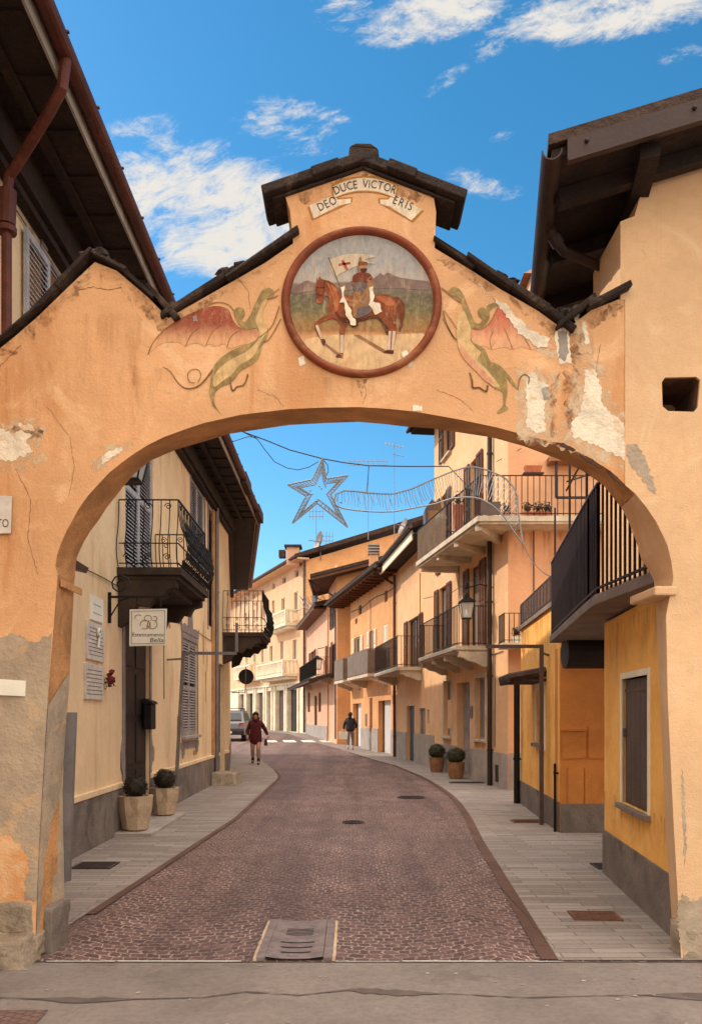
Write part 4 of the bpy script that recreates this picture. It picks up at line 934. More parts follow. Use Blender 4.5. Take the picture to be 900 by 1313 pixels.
def rails(mb, pts, h, step=.11, r=.008, rail=.016, belly=0.0, nrm=None, mid=False, sides=4):
    """balcony railing along base points; belly bows the bars outwards"""
    for a, b in zip(pts, pts[1:]):
        a = Vector(a); b = Vector(b); L = (b-a).length; k = max(1, round(L/step)); t = (b-a).normalized(); up = Vector((0,0,h))
        nn = Vector((t.y, -t.x, 0))
        if nrm is not None and nn.dot(nrm) < 0: nn = -nn
        mb.bar(a+up, b+up, rail*2, rail); mb.bar(a+Vector((0,0,.06)), b+Vector((0,0,.06)), rail*1.4, rail)
        if mid: mb.bar(a+up*.36, b+up*.36, rail, rail)
        for i in range(k+1):
            p = a.lerp(b, i/k)
            if belly: mb.tube([p+Vector((0,0,h*z))+nn*belly*o for z, o in ((0,.25),(.12,.8),(.25,1),(.4,.85),(.6,.3),(.8,.05),(1,0))], r, sides)
            else: mb.bar(p, p+up, r*2)
def scroll(mb, c, ax, up, rad, r=.006, turns=1.4, sides=4, hand=1):
    pts = [c+ax*(hand*math.cos(a)*rad*(1-a/(2*math.pi*turns)*.8))+up*(math.sin(a)*rad*(1-a/(2*math.pi*turns)*.8)) for a in [2*math.pi*turns*i/14 for i in range(15)]]
    mb.tube(pts, r, sides)
def corbel(mb, fac, s, w, proj, z, h):
    pr = [(0,z),(proj,z),(proj,z-h*.35),(proj*.82,z-h*.42),(proj*.7,z-h*.6),(proj*.45,z-h*.72),(proj*.2,z-h),(0,z-h)]
    mb.prism([fac.P(s-w/2, n, zz) for n, zz in pr], fac.P(s+w/2, 0, 0)-fac.P(s-w/2, 0, 0))
def pipe_on(fac, s, z0, z1, r, m, parent, n=None, name='downpipe'):
    n = r+.03 if n is None else n
    mb = MB(); mb.tube([fac.P(s,n,z0), fac.P(s,n,z1)], r, 10)
    z = z0+.8
    while z < z1: mb.tube([fac.P(s,n,z), fac.P(s,n,z+.04)], r*1.25, 10); fac.box(mb, s-.012, s+.012, 0, n, z+.005, z+.03); z += 1.7
    return mb.build(name, m, parent, smooth=False)
def gutter(mb, a, b, r=.07, n=8):
    a = Vector(a); b = Vector(b); t = (b-a).normalized(); side = Vector((t.y, -t.x, 0)).normalized()
    A = [math.pi+math.pi*i/n for i in range(n+1)]
    o = len(mb.v)
    for p in (a, b):
        for rr in (r, r*.86):
            for x in A: mb.v.append(p+side*math.cos(x)*rr+Vector((0,0,math.sin(x)*rr)))
    k = n+1
    for i in range(n):
        mb.f.append((o+i, o+i+1, o+2*k+i+1, o+2*k+i)); mb.f.append((o+k+i, o+3*k+i, o+3*k+i+1, o+k+i+1))
        mb.f.append((o+i, o+k+i, o+k+i+1, o+i+1)); mb.f.append((o+2*k+i, o+2*k+i+1, o+3*k+i+1, o+3*k+i))
    for j in (0, n): mb.f.append((o+j, o+2*k+j, o+3*k+j, o+k+j))
def roof_slab(mb, A, B, n2, run, rise, th=.12):
    """sloping slab from the eave line A-B back along the plan vector n2"""
    A = Vector(A); B = Vector(B); d = Vector((n2[0], n2[1], 0)).normalized()*run+Vector((0,0,rise)); u = Vector((0,0,th))
    mb.hexa([A, B, B+d, A+d, A+u, B+u, B+d+u, A+d+u])
def tile_ends(mb, A, B, n2, rise_ratio, length=.5, step=.2, r=.06):
    A = Vector(A); B = Vector(B); L = (B-A).length; k = int(L/step); d = Vector((n2[0], n2[1], 0)).normalized(); d = (d+Vector((0,0,rise_ratio)))
    for i in range(k):
        p = A.lerp(B, (i+.5)/k); mb.tube([p, p+d*length], r, 6)

# ------------------------------------------------------------------ left building with the iron balconies
LBf = Fac((-3.075, 2.0), (-3.26, 21.8), (1, 0)); LB2 = Fac((-3.27, 21.82), (-5.0, 34.0), (1, 0))
LH = 6.82
lb = thing('house', 'cream house on the left with iron balconies, louvred shutters and a deep brown eave', 'house', (-3.1, 12, 0))
def H(u0, u1, v0, v1): return LBf.rect(u0, u1, v0, v1)
w_up0 = H(58, 86, 300, 430); w_up0 = (w_up0[0], w_up0[0]+1.0, 4.6, 6.25)
w_bal = H(160, 196, 600, 720); w_bal = (w_bal[0]+.05, w_bal[1], 3.66, 6.1)
w_up2 = H(245, 262, 590, 690); w_up2 = (w_up2[0], w_up2[1], 4.75, 6.45)
w_up3 = H(267, 278, 620, 760); w_up3 = (w_up3[0], w_up3[1], 3.66, 6.3)
d_gr = H(160, 187, 775, 1040); d_gr = (d_gr[0]-.02, d_gr[1]+.22, .08, 3.12)
w_gr = H(234, 252.5, 817, 944); w_gr = (w_gr[0], w_gr[1], 1.22, 3.1)
d_gr2 = H(283, 288, 0, 0); d_gr2 = (18.15, 19.1, .1, 2.9)
holes = [w_up0, w_bal, w_up2, w_up3, d_gr, w_gr, d_gr2]
mb = MB(); LBf.body(mb, 0, LBf.L, -.05, LH, holes, 6.0, .22); LB2.body(mb, 0, LB2.L, -.05, LH, [], 6.0)
mb.build('wall', M['cream'], lb)
mb = MB(); segs = [(0, d_gr[0]-.02), (d_gr[1]+.02, d_gr2[0]-.02), (d_gr2[1]+.02, LBf.L)]
for a, b in segs: LBf.box(mb, a, b, -.01, .028, -.05, .62)
LB2.box(mb, 0, LB2.L, -.01, .028, -.05, .62); mb.build('plinth', M['plinth'], lb)
mb = MB()
for a, b in segs: LBf.box(mb, a, b, -.01, .038, .623, .70)
mb.build('plinth_moulding', M['cream'], lb, bevel=.01)
# cornice, soffit boards, roof and gutter
mb = MB(); LBf.box(mb, 0, LBf.L, -.01, .10, 6.42, 6.50); LBf.box(mb, 0, LBf.L, -.01, .16, 6.503, LH); LB2.box(mb, 0, LB2.L, -.01, .14, 6.5, LH)
mb.build('cornice', M['wood_dark'], lb)
EV = .72
ev = MB()
def eave_strip(mb, fac, s0, s1, n0, n1, z0, z1): fac.box(mb, s0, s1, n0, n1, z0, z1)
eave_strip(ev, LBf, -.1, LBf.L+.35, -.1, EV, LH+.003, LH+.06); eave_strip(ev, LB2, .1, LB2.L, -.1, EV, LH+.008, LH+.065)
s_ = .3
while s_ < LBf.L: LBf.box(ev, s_, s_+.03, .17, EV-.03, LH-.02, LH+.002); s_ += .62
LBf.box(ev, 0, LBf.L+.3, EV*.45, EV*.45+.09, LH-.055, LH-.021)
ev.build('eave', M['wood_dark'], lb)
mb = MB(); LBf.box(mb, -.1, LBf.L+.4, EV+.001, EV+.022, LH-.01, LH+.16); LB2.box(mb, .1, LB2.L, EV+.001, EV+.022, LH-.01, LH+.16); mb.build('fascia', M['plinth_pale'], lb)
rf = MB(); nb = (-LBf.n.x, -LBf.n.y)
roof_slab(rf, LBf.P(-.1, EV+.06, LH+.13), LBf.P(LBf.L+.42, EV+.06, LH+.13), nb, 4.0, 1.35, .06); roof_slab(rf, LB2.P(0, EV+.06, LH+.125), LB2.P(LB2.L, EV+.06, LH+.125), (-LB2.n.x,-LB2.n.y), 4.0, 1.35, .06)
tile_ends(rf, LBf.P(-.1, EV+.08, LH+.205), LBf.P(LBf.L+.42, EV+.08, LH+.205), nb, .34, 1.2, .21, .055)
tile_ends(rf, LB2.P(0, EV+.08, LH+.205), LB2.P(LB2.L, EV+.08, LH+.205), (-LB2.n.x,-LB2.n.y), .34, 1.2, .21, .055)
for s0, s1 in ((16.4,17.4),(19.2,20.3)): LBf.box(rf, s0, s1, EV-.25, EV+.16, LH+.02, LH+.28)
rf.build('roof', M['roof'], lb)
mb = MB(); gutter(mb, LBf.P(-.1, EV+.10, LH+.15), LBf.P(LBf.L+.42, EV+.10, LH+.15), .075); gutter(mb, LB2.P(.2, EV+.10, LH+.15), LB2.P(LB2.L, EV+.10, LH+.15), .075)
s_ = .4
while s_ < LBf.L: LBf.box(mb, s_, s_+.025, EV+.02, EV+.19, LH+.15, LH+.165); s_ += .8
mb.build('gutter', M['copper'], lb, smooth=False)
sd = 5.15
mb = MB(); pts = [LBf.P(sd-.55, EV+.10, LH+.09), LBf.P(sd-.52, EV+.06, LH-.12), LBf.P(sd-.42, EV-.08, LH-.24), LBf.P(sd-.1, .30, LH-.38), LBf.P(sd, .14, LH-.50), LBf.P(sd, .12, LH-.75), LBf.P(sd, .12, .3)]
mb.tube(pts, .045, 10); mb.tube([LBf.P(sd, .13, LH-.62), LBf.P(sd, .12, LH-.92)], .075, 10); mb.tube([LBf.P(sd,.12,LH-.94), LBf.P(sd,.12,LH-.99)], .085, 10); mb.build('downpipe', M['rust_pipe'], lb, smooth=False)
pipe_on(LBf, 17.3, .3, LH-.1, .05, M['grey_metal'], lb); 
# pilaster strips, painted window surrounds
mb = MB()
for s0, s1 in ((17.0,17.25),(17.55,17.75)): LBf.box(mb, s0, s1, -.01, .05, .72, 6.4)
mb.build('pilaster', mat('worn_ochre_pilaster', srgb(186,140,96), .9, .2, 3, .4, 40, stain=srgb(140,84,56), stain_amt=.6, streak=True), lb)
# upper window left of the arch gable
w = window(LBf, w_up0, lb, M['trim_grey'], M['pane'], M['plinth_pale'], surround=M['trim_grey']); shutters(LBf, w_up0, w, M['shutter_blue'], .03, width=.62)
mb = MB()
for s_ in (w_up0[0]-.05, w_up0[1]+.06): mb.prism([LBf.P(s_-.10,.004,6.33), LBf.P(s_+.10,.004,6.33), LBf.P(s_+.07,.004,6.45), LBf.P(s_+.02,.004,6.52), LBf.P(s_-.08,.004,6.45)], LBf.P(0,.016,0)-LBf.P(0,0,0))
mb.build('painted_ornament', M['trim_grey'], w)
mb = MB(); mb.tube([LBf.P(s, .02, 6.30-.02*math.sin(s*3)) for s in frange(.5, 8.5, 16)], .008, 4); mb.tube([LBf.P(s, .02, 6.38) for s in frange(.5, 8.5, 6)], .006, 4); mb.build('wall_cable', M['cable'], lb)
w = window(LBf, w_bal, lb, M['trim_grey'], M['pane'], None, name='balcony_door'); shutters(LBf, w_bal, w, M['shutter_blue'], closed=True)
w = window(LBf, w_up2, lb, M['trim_grey'], M['pane'], M['plinth_pale'], surround=M['trim_grey']); shutters(LBf, w_up2, w, M['shutter_blue'], closed=True)
mb = MB(); sm = (w_up2[0]+w_up2[1])/2; mb.prism([LBf.P(sm+a, .004, 6.56+b) for a, b in ((-.5,0),(.5,0),(.42,.1),(.22,.14),(.16,.3),(0,.38),(-.16,.3),(-.22,.14),(-.42,.1))], LBf.P(0,.02,0)-LBf.P(0,0,0)); mb.build('painted_ornament', M['trim_grey'], w)
w = window(LBf, w_up3, lb, M['trim_grey'], M['pane'], None, surround=M['trim_grey'], name='balcony_door')
door(LBf, d_gr, lb, M['door_dark'], .05, 4, leaves=2)
mb = MB()
for s_, k in ((d_gr[0], -1), (d_gr[1], 1)):
    pr = [(0,.08),(.0,3.15),(.11,3.15),(.11,1.3),(.20,1.1),(.20,.9),(.11,.8),(.11,.08)]
    mb.prism([LBf.P(s_+k*(a+.003), .004, b) for a, b in pr], LBf.P(0,.016,0)-LBf.P(0,0,0))
mb.build('painted_surround', M['trim_grey'], lb)
door(LBf, d_gr2, lb, M['door_dark'], .12, 3)
w = window(LBf, w_gr, lb, M['trim_grey'], M['pane'], M['plinth_pale'], surround=M['trim_grey']); shutters(LBf, w_gr, w, M['shutter_grey'], closed=True)
mb = MB(); sm = (w_gr[0]+w_gr[1])/2; mb.prism([LBf.P(sm+a, .004, 3.215+b) for a, b in ((-.9,0),(.9,0),(.95,.2),(.8,.12),(.6,.18),(.25,.12),(.2,.42),(.26,.62),(.1,.82),(-.1,.82),(-.26,.62),(-.2,.42),(-.25,.12),(-.6,.18),(-.8,.12),(-.95,.2))], LBf.P(0,.018,0)-LBf.P(0,0,0)); LBf.box(mb, w_gr[0]-.15, w_gr[1]+.15, .0, .02, .98, 1.10); LBf.box(mb, w_gr[0]-.05, w_gr[0]+.15, .0, .02, .86, .977); LBf.box(mb, w_gr[1]-.15, w_gr[1]+.05, .0, .02, .86, .977); mb.build('painted_ornament', M['trim_grey'], w)
# damp stains where plaster has scaled
for s_, z_, a, b in ((13.1,1.3,.05,.35),(13.6,.9,.1,.12),(15.9,3.2,.07,.5),(16.2,2.3,.05,.4),(16.4,2.9,.05,.25),(14.9,.85,.3,.06),(11.2,1.0,.06,.12),(12.4,3.2,.08,.06)):
    r_ = random.Random(int(s_*10)); n = 18; mb = MB()
    mb.prism([LBf.P(s_+a*math.cos(2*math.pi*i/n)*(.6+.6*r_.random()), .002, z_+b*math.sin(2*math.pi*i/n)*(.6+.6*r_.random())) for i in range(n)], LBf.P(0,.006,0)-LBf.P(0,0,0))
    mb.build('plaster_patch', M['soffit'], lb)

def iron_balcony(fac, parent, s0, s1, proj, z, h, label, deep_front=True):
    mb = MB(); fac.box(mb, s0-.04, s1+.04, -.02, proj+.05, z-.10, z); fac.box(mb, s0, s1, -.02, proj, z-.16, z-.102)
    b = mb.build('balcony', M['dark_concrete'], parent); b['label'] = label
    mb = MB()
    for s_ in (s0+.1, s1-.1):
        pr = [(0,z-.162),(proj*.96,z-.162),(proj*.96,z-.26),(proj*.8,z-.30),(proj*.72,z-.42),(proj*.6,z-.40),(proj*.5,z-.52),(proj*.3,z-.50),(proj*.2,z-.72),(0,z-.80)]
        mb.prism([fac.P(s_-.09, n, zz) for n, zz in pr], fac.P(.18,0,0)-fac.P(0,0,0))
    fac.box(mb, s0+.1, s1-.1, 0, proj*.8, z-.25, z-.163)
    mb.build('corbel', M['dark_concrete'], b)
    mb = MB(); nn = fac.P(0,1,0)-fac.P(0,0,0); tt = fac.P(1,0,0)-fac.P(0,0,0)
    base = [fac.P(s0,.02,z), fac.P(s0,proj,z), fac.P(s1,proj,z), fac.P(s1,.02,z)]; up = Vector((0,0,1))
    for i, (a, c, outn) in enumerate(((base[0], base[1], -tt), (base[1], base[2], nn), (base[2], base[3], tt))):
        rails(mb, [a, c], h, .115, .007, .014, .13, outn, True)
        L = (c-a).length; t = (c-a).normalized(); k = max(1, round(L/.23))
        for j in range(k):
            p = a.lerp(c, (j+.5)/k)
            scroll(mb, p+up*(h-.09)+outn*.005, t, up, .05, hand=1 if j % 2 else -1); scroll(mb, p+up*(h*.30)+outn*.115, t, up, .045, hand=-1 if j % 2 else 1); scroll(mb, p+up*(h*.14)+outn*.10, t, up, .05, hand=1 if j % 2 else -1)
            if i == 1 and deep_front:
                for q in range(6):
                    zz = .07+.11*q; oo = .02+.12*math.sin(min(1, zz*1.8)*math.pi*.8)
                    for o2 in (-.055, .06): scroll(mb, p+up*(h*zz)+t*o2+outn*oo, t, up, .052, .013, 1.25, hand=-1 if (q+j) % 2 else 1)
    mb.build('railing', M['iron'], b); return b
sA = LBf.hit(150, 727)[0]
b1 = iron_balcony(LBf, lb, 9.1, 11.25, .82, 3.62, .92, 'bowed wrought iron balcony over the dark door'); b2 = iron_balcony(LBf, lb, 18.75, 20.6, 1.0, 3.72, 1.05, 'bowed wrought iron balcony at the far corner')
def rain_under(fac, parent, s0, s1, z, h, n=.003):
    mb = MB(); mb.add([fac.P(s0, n, z-h), fac.P(s1, n, z-h), fac.P(s1, n, z), fac.P(s0, n, z)], [(0,1,2,3)]); return mb.build('rain_stain', M['rain'], parent)
for h_ in (w_gr, w_up2, w_up0): rain_under(LBf, lb, h_[0]-.2, h_[1]+.2, h_[2]-.1, .9)
rain_under(LBf, lb, 2.0, 17.0, 6.40, .55, .0035); rain_under(LBf, lb, 9.0, 11.3, 3.5, .8, .004);
mb = MB()
mb.tube([LBf.P(s_, .015, 3.35-.015*math.sin(s_*2)) for s_ in frange(5, 17, 24)], .007, 4); mb.tube([LBf.P(11.9,.015,3.35), LBf.P(11.92,.015,1.9)], .007, 4); mb.tube([LBf.P(16.9,.015,3.35), LBf.P(16.92,.015,6.3)], .009, 4); mb.build('wall_cable', M['cable'], lb)
# things on and by the left house
t = thing('wall_lantern', 'old four sided iron lantern on a bracket inside the arch on the left', 'lantern', (-2.28, 8.5, 4.05))
def lantern(t, w=.15, h=.30):
    """four-sided tapered street lantern, origin at the bottom of its glass"""
    mb = MB(); wb = w*.62
    for sx in (-1, 1):
        for sy in (-1, 1): mb.bar((sx*wb, sy*wb, 0), (sx*w, sy*w, h), .016)
    for a, b in (((-1,-1),(1,-1)),((1,-1),(1,1)),((1,1),(-1,1)),((-1,1),(-1,-1))):
        mb.bar((a[0]*wb, a[1]*wb, 0), (b[0]*wb, b[1]*wb, 0), .02); mb.bar((a[0]*w, a[1]*w, h), (b[0]*w, b[1]*w, h), .022)
    mb.box(-wb, wb, -wb, wb, -.02, -.003)
    mb.build('frame', M['iron'], t, local=True)
    mb = MB(); mb.lathe([(w*1.62, h), (w*1.64, h+.015), (w*.75, h+.11), (w*.55, h+.12), (w*.55, h+.16), (w*.25, h+.20), (.012, h+.26)], (0,0,0), 4, R(45)); mb.build('hood', M['iron'], t, local=True)
    mb = MB()
    e = .004
    for sx, sy in ((1,0),(-1,0),(0,1),(0,-1)):
        if sx: mb.add([(sx*(wb-e),-wb+.01,.01),(sx*(wb-e),wb-.01,.01),(sx*(w-e),w-.01,h-.01),(sx*(w-e),-w+.01,h-.01)], [(0,1,2,3)])
        else: mb.add([(-wb+.01,sy*(wb-e),.01),(wb-.01,sy*(wb-e),.01),(w-.01,sy*(w-e),h-.01),(-w+.01,sy*(w-e),h-.01)], [(0,1,2,3)])
    mb.build('glass', M['lampglass'], t, local=True)
    mb = MB(); mb.lathe([(.012,.0),(.02,.05),(.03,.10),(.03,.14),(.012,.18),(.001,.19)], (0,0,.02), 10); mb.build('bulb', M['enamel'], t, local=True, smooth=True)
lantern(t, .15, .30)
mb = MB(); mb.tube([(-.86,0,-.15),(-.6,0,.12),(-.3,0,.40),(0,0,.62),(0,0,.54)], .014, 6); mb.tube([(-.86,0,.45),(-.86,0,-.3)], .02, 6); mb.build('bracket', M['iron'], t, local=True)

t = thing('shop_sign', 'square white hanging sign with brown swirls lettered Esteticamente Bella', 'sign', W(190,804,10.62))
a, b, c, d_ = [W(*p, 10.62) for p in ((166.5,781.5),(214,780.5),(212.5,827.5),(166,828.5))]
mb = MB(); mb.prism([a, b, c, d_], (0,.03,0)); mb.build('panel', M['enamel'], t, bevel=.003)
ex, ez = (b-a), (d_-a); y_ = Vector((0,-.0025,0)); yb_ = Vector((0,.0325,0))
def SP(x, z): return a+ex*x+ez*z+y_
mb = MB()
for p, q in (((.06,.05),(.95,.05)),((.95,.05),(.95,.94)),((.95,.94),(.06,.94)),((.06,.94),(.06,.05))): mb.bar(SP(*p), SP(*q), .004, .004)
for k, s_ in enumerate(('Esteticamente','Bella')):
    v, f, w_ = glyphs(s_, .07); W0 = (.84 if k == 0 else .36)*ex.length; kx = W0/w_; o = SP(.09 if k == 0 else .56, .735 if k == 0 else .90)
    sh = 0 if k == 0 else .25
    mb.add([o+Vector((p.x*kx+p.y*sh, 0, p.y*(1.0 if k == 0 else 1.15))) for p in v], f)
mb.build('lettering', M['ink'], t)
mb = MB()
for cx, cz, rx, rz, a0, a1 in ((.42,.42,.13,.12,-200,130),(.62,.42,.13,.12,-60,230),(.5,.26,.10,.09,130,400),(.24,.22,.09,.07,150,330),(.68,.26,.07,.06,-120,140)):
    mb.tube([SP(cx+rx*math.cos(R(q)), cz+rz*math.sin(R(q))) for q in frange(a0, a1, 14)], .004, 4)
mb.tube([SP(.47,.5),SP(.5,.36),SP(.54,.3)], .004, 4); mb.tube([SP(.57,.52),SP(.56,.36)], .004, 4); mb.build('emblem', M['gold'], t)
mb = MB(); xw = -3.16; zz = W(0,765,10.62).z
mb.bar((xw,10.65,zz), (b.x+.02,10.65,zz), .022, .03); mb.bar((xw+.02,10.65,zz-.34), (xw+.02,10.65,zz+.06), .05, .03)
scroll(mb, Vector((xw+.16,10.65,zz+.16)), Vector((1,0,0)), Vector((0,0,1)), .14, .010, 1.6); mb.tube([(xw+.04,10.65,zz-.25),(xw+.16,10.65,zz-.05),(xw+.3,10.65,zz)], .01, 5)
for x in (a.x+.09, b.x-.08): mb.bar((x,10.65,zz), (x,10.64,a.z+.012), .012)
mb.build('bracket', M['iron'], t)

def plaque(name, label, s0, s1, z0, z1, lines, m, dot=False):
    t = thing(name, label, 'plaque', LBf.P((s0+s1)/2, 0, z0))
    mb = MB(); LBf.box(mb, s0, s1, -.005, .025, z0, z1); mb.build('slab', m, t, bevel=.003)
    mb = MB(); r_ = random.Random(int(z0*100))
    for k in range(lines):
        z = z1-.05-(z1-z0-.09)*(k+.5)/lines; e = r_.uniform(.0,.06); s = s0+.04+e
        while s < s1-.05-e: l = r_.uniform(.015,.05); LBf.box(mb, s, min(s+l, s1-.04), .0255, .027, z-.004, z+.004); s += l+.012
    mb.build('engraved_lines', M['ink'], t); return t
s0, s1, z0, z1 = H(115, 130.5, 766, 797); plaque('wall_plaque', 'smallest and topmost white plaque on the cream wall behind the left pier', s0, s1, z0, z1, 2, M['enamel'])
s0, s1, z0, z1 = H(109.5, 132, 799, 847); t = plaque('wall_plaque', 'middle marble plaque with a pale bow hung at its top', s0, s1, z0, z1, 8, M['marble'])
mb = MB(); sm = (s0+s1)/2+.05; scroll(mb, LBf.P(sm,.05,z1-.12), LBf.P(1,0,0)-LBf.P(0,0,0), Vector((0,0,1)), .07, .016, 1.0, 6); mb.tube([LBf.P(sm,.05,z1-.16), LBf.P(sm-.03,.045,z1-.3)], .014, 6); tag(mb.build('bow', M['enamel']), 'pale ribbon bow hanging over the middle wall plaque', 'bow')
s0, s1, z0, z1 = H(107.5, 130.5, 852, 897); plaque('wall_plaque', 'lowest marble plaque beside the red flowers', s0, s1, z0, z1, 7, M['marble'])
t = thing('flower_bunch', 'small bunch of red flowers fixed beside the lowest plaque', 'flowers', LBf.P(s1+.12, .02, z1-.2)); mb = MB()
for k in range(9): mb.blob(LBf.P(s1+.08+.16*random.random(), .06+.06*random.random(), z1-.20+.14*random.random()), .035, k, .3, 1)
mb.build('petals', M['red'], t); mb = MB(); mb.leaves(LBf.P(s1+.12,.06,z1-.2), .12, 40, .05, (1,.5,.9), .2, 3); mb.build('leaves', M['leaf'], t)
t = thing('mailbox', 'dark narrow letter box on the wall right of the dark door', 'letter box', LBf.P(11.0,0,1.4)); s0, s1, z0, z1 = H(184, 194, 903, 935); mb = MB(); LBf.box(mb, s0, s0+.32, 0, .12, z0, z1); mb.build('body', M['iron'], t, bevel=.01)
mb = MB(); mb.prism([LBf.P(s0-.02, n, z) for n, z in ((0,z1+.001),(.15,z1+.001),(.13,z1+.04),(0,z1+.09))], LBf.P(.36,0,0)-LBf.P(0,0,0)); mb.build('lid', M['iron'], t)

def street_post(name, label, base, top, arm_end, riser, m, wall):
    t = thing(name, label, 'post', base); b0 = Vector(base); tp = Vector(top); ae = Vector(arm_end)
    mb = MB(); mb.bar(b0, tp, .055); mb.build('pole', m, t); mb = MB(); mb.bar(tp+Vector((0,0,-.027)), ae+Vector((0,0,-.027)), .05); mb.build('arm', m, t)
    if riser: mb = MB(); mb.bar(ae, ae+Vector((0,0,riser)), .045); mb.build('riser', m, t)
    mb = MB(); mb.bar(tp+Vector((0,.001,-.12)), Vector(wall), .03); mb.build('wall_tie', m, t)
ps = 14.2
street_post('steel_post', 'grey steel post against the cream wall with a long arm over the pavement', (-3.05,ps,0), (-2.90,ps,2.72), (-1.98,ps,2.72), .5, M['grey_metal'], (-3.19,ps+.01,2.58))

# planters on the door step
mb = MB(); LBf.box(mb, 8.85, 11.2, .0, .52, -.05, .055); st = tag(mb.build('door_step', M['plinth_pale'], None, bevel=.01), 'low stone step under the two planters by the dark door', 'step')
def stone_planter(name, label, loc, w, h, ball, seed, lm):
    t = thing(name, label, 'planter', loc); mb = MB()
    mb.lathe([(w*.62,0),(w*.80,.02),(w*1.02,h*.55),(w*1.10,h*.92),(w*1.13,h),(w*.97,h),(w*.95,h-.05),(.001,h-.05)], (0,0,0), 8, R(22.5)); mb.build('pot', M['cast'], t, local=True)
    mb = MB(); mb.blob((0,0,h+ball*.75), ball*.86, seed, .08, 3); mb.leaves((0,0,h+ball*.75), ball*1.0, 1400, .035, (1,1,1), .78, seed); mb.build('bush', lm, t, local=True)
    return t
stone_planter('stone_planter', 'nearer cast stone planter with a clipped ball bush before the dark door', (-2.93, 11.15, .057), .215, .47, .16, 1, M['leaf'])
stone_planter('stone_planter', 'farther cast stone planter with a ball bush by the steel post', (-2.92, 12.85, .057), .205, .43, .165, 2, M['leaf'])
mb = MB(); mb.hexa([(-3.2,18.7,-.02),(-2.62,18.75,-.02),(-2.58,19.7,-.02),(-3.2,19.7,-.02),(-3.2,18.75,.30),(-2.70,18.8,.28),(-2.66,19.62,.28),(-3.2,19.62,.30)]); tag(mb.build('stone_block', M['rubble'], None, bevel=.03), 'rough stone block on the left pavement at the house corner', 'stone block')
t = thing('road_sign', 'round road sign seen from its dark back on a bracket at the left corner', 'road sign', (-3.02,23.6,2.75))
mb = MB(); mb.tube([(.0,0,-.02),(.0,.012,-.02)], .22, 28); o_ = mb.build('disc', M['door_dark'], t, local=True)
mb.v.clear(); mb.f.clear(); mb.tube([(.0,-.03,.25),(-.02,-.03,-.48),(-.4,-.03,-.48)], .018, 6); mb.build('bracket', M['grey_metal'], t, local=True)
# ------------------------------------------------------------------ right: the corner house joined to the arch
ch = thing('house', 'peach corner house right of the arch with deep yellow wall, terrace and dark eave', 'house', (2.6, 6.5, 0))
YP = YF-.006; YT = 6.08
def FPp(i): p = FP[i].copy(); p.y = YP; return p
outer = [W(u, v, YP) for u, v in ((801,622),(801,384),(795,384),(795,284),(813,277),(828,224),(900,203),(1150,131))]
outer += [Vector((outer[-1].x, YP, -.05))]+[FPp(i) for i in range(len(FP)-1, KS-1, -1)]
hole = [W(u, v, YP) for u, v in ((848,490),(852,484),(892,483),(897,487),(894,522),(889,528),(856,527),(849,521))]
mb = MB(); loops = [outer, hole]; flatp = [p for l in loops for p in l]
mb.add(flatp, [tuple(t) for t in tessellate_polygon(loops)])
D = Vector((0, .02, 0)); n = len(hole); mb.add(hole+[p+D for p in hole], [(i, (i+1)%n, n+(i+1)%n, n+i) for i in range(n)])
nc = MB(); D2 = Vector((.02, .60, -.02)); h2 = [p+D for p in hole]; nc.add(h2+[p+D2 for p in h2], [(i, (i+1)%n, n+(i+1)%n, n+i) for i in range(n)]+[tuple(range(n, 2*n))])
nc.build('niche', mat('niche_shade_render', srgb(104,70,50), .95, .3, 6, .5, 30, stain=srgb(58,42,34), stain_amt=.8), ch)  # shade inside the deep hole is put into this dark colour
m_ = len(outer); DT = Vector((0, YB-YP, 0))
kk = [FPp(i) for i in range(KS, len(FP))]; bk = [BP[i] for i in range(KS, len(FP))]
for j in range(4):
    rowa = [a.lerp(b, j/4) for a, b in zip(kk, bk)]; rowb = [a.lerp(b, (j+1)/4) for a, b in zip(kk, bk)]; q = len(rowa)
    mb.add(rowa+rowb, [(i, i+1, q+i+1, q+i) for i in range(q-1)])
ob = [BP[KS]]+[p+DT for p in outer[1:9]]
back = ob+[b for b in bk[::-1][:-1]]
mb.sheet(back)
for i in list(range(0, 8)): mb.add([outer[i], outer[i+1], ob[i+1], ob[i]], [(0,1,2,3)])
up = [W(u, v, YP) for u, v in ((796.5,384),(796.5,284),(814,278),(829,225),(900,204.5),(1149,133),(1149,384))]
for p in up: p.y = YB+.001
mb.prism(up, (0, YT-YB, 0))
mb.build('front_wall', M['tower'], ch)
mb = MB(); mb.box(AF(837,0,YF).x+.0, AF(862,0).x+.02, YF-.03, YB+.015, AF(0,764).z, AF(0,752).z); mb.build('impost', M['tower'], ch, bevel=.012)
patch([(804,568),(818,570),(828,590),(838,618),(841,634),(833,628),(822,612),(808,596),(802,584)], M['grey_patch'], ch, lift=.0025, amp=2, seed=31, back=YP)
patch([(866,1170),(874,1146),(886,1156),(900,1150),(960,1150),(960,1240),(878,1240)], M['grey_patch'], ch, lift=.004, amp=2, seed=32, back=YP)
patch([(873,985),(876,1000),(878,1040),(880,1090),(877,1110),(875,1060)], M['grey_patch'], ch, lift=.0025, amp=1.4, seed=33, back=YP)
mb = MB(); r_ = random.Random(12)
for u, v, rad, sq in (): MB().blob(W(u, v, YP+.06), rad, u, .2, 3, sq, 2.2).build('foot_stone', M['rubble'], ch, smooth=True)
a = AF(876,1238,YP); b = AF(900,1190,YP); rough_box((a.x-.005, YP-.012, -.05), (b.x+.1, YP+.25, b.z), .016, 21).build('foot_stone', M['rubble'], ch, smooth=True)
a = W(864,1207,YB); rough_box((a.x-.02, YP+.06, -.05), (a.x+.2, YB+.01, .33), .014, 25).build('foot_stone', M['grey_patch'], ch, smooth=True)
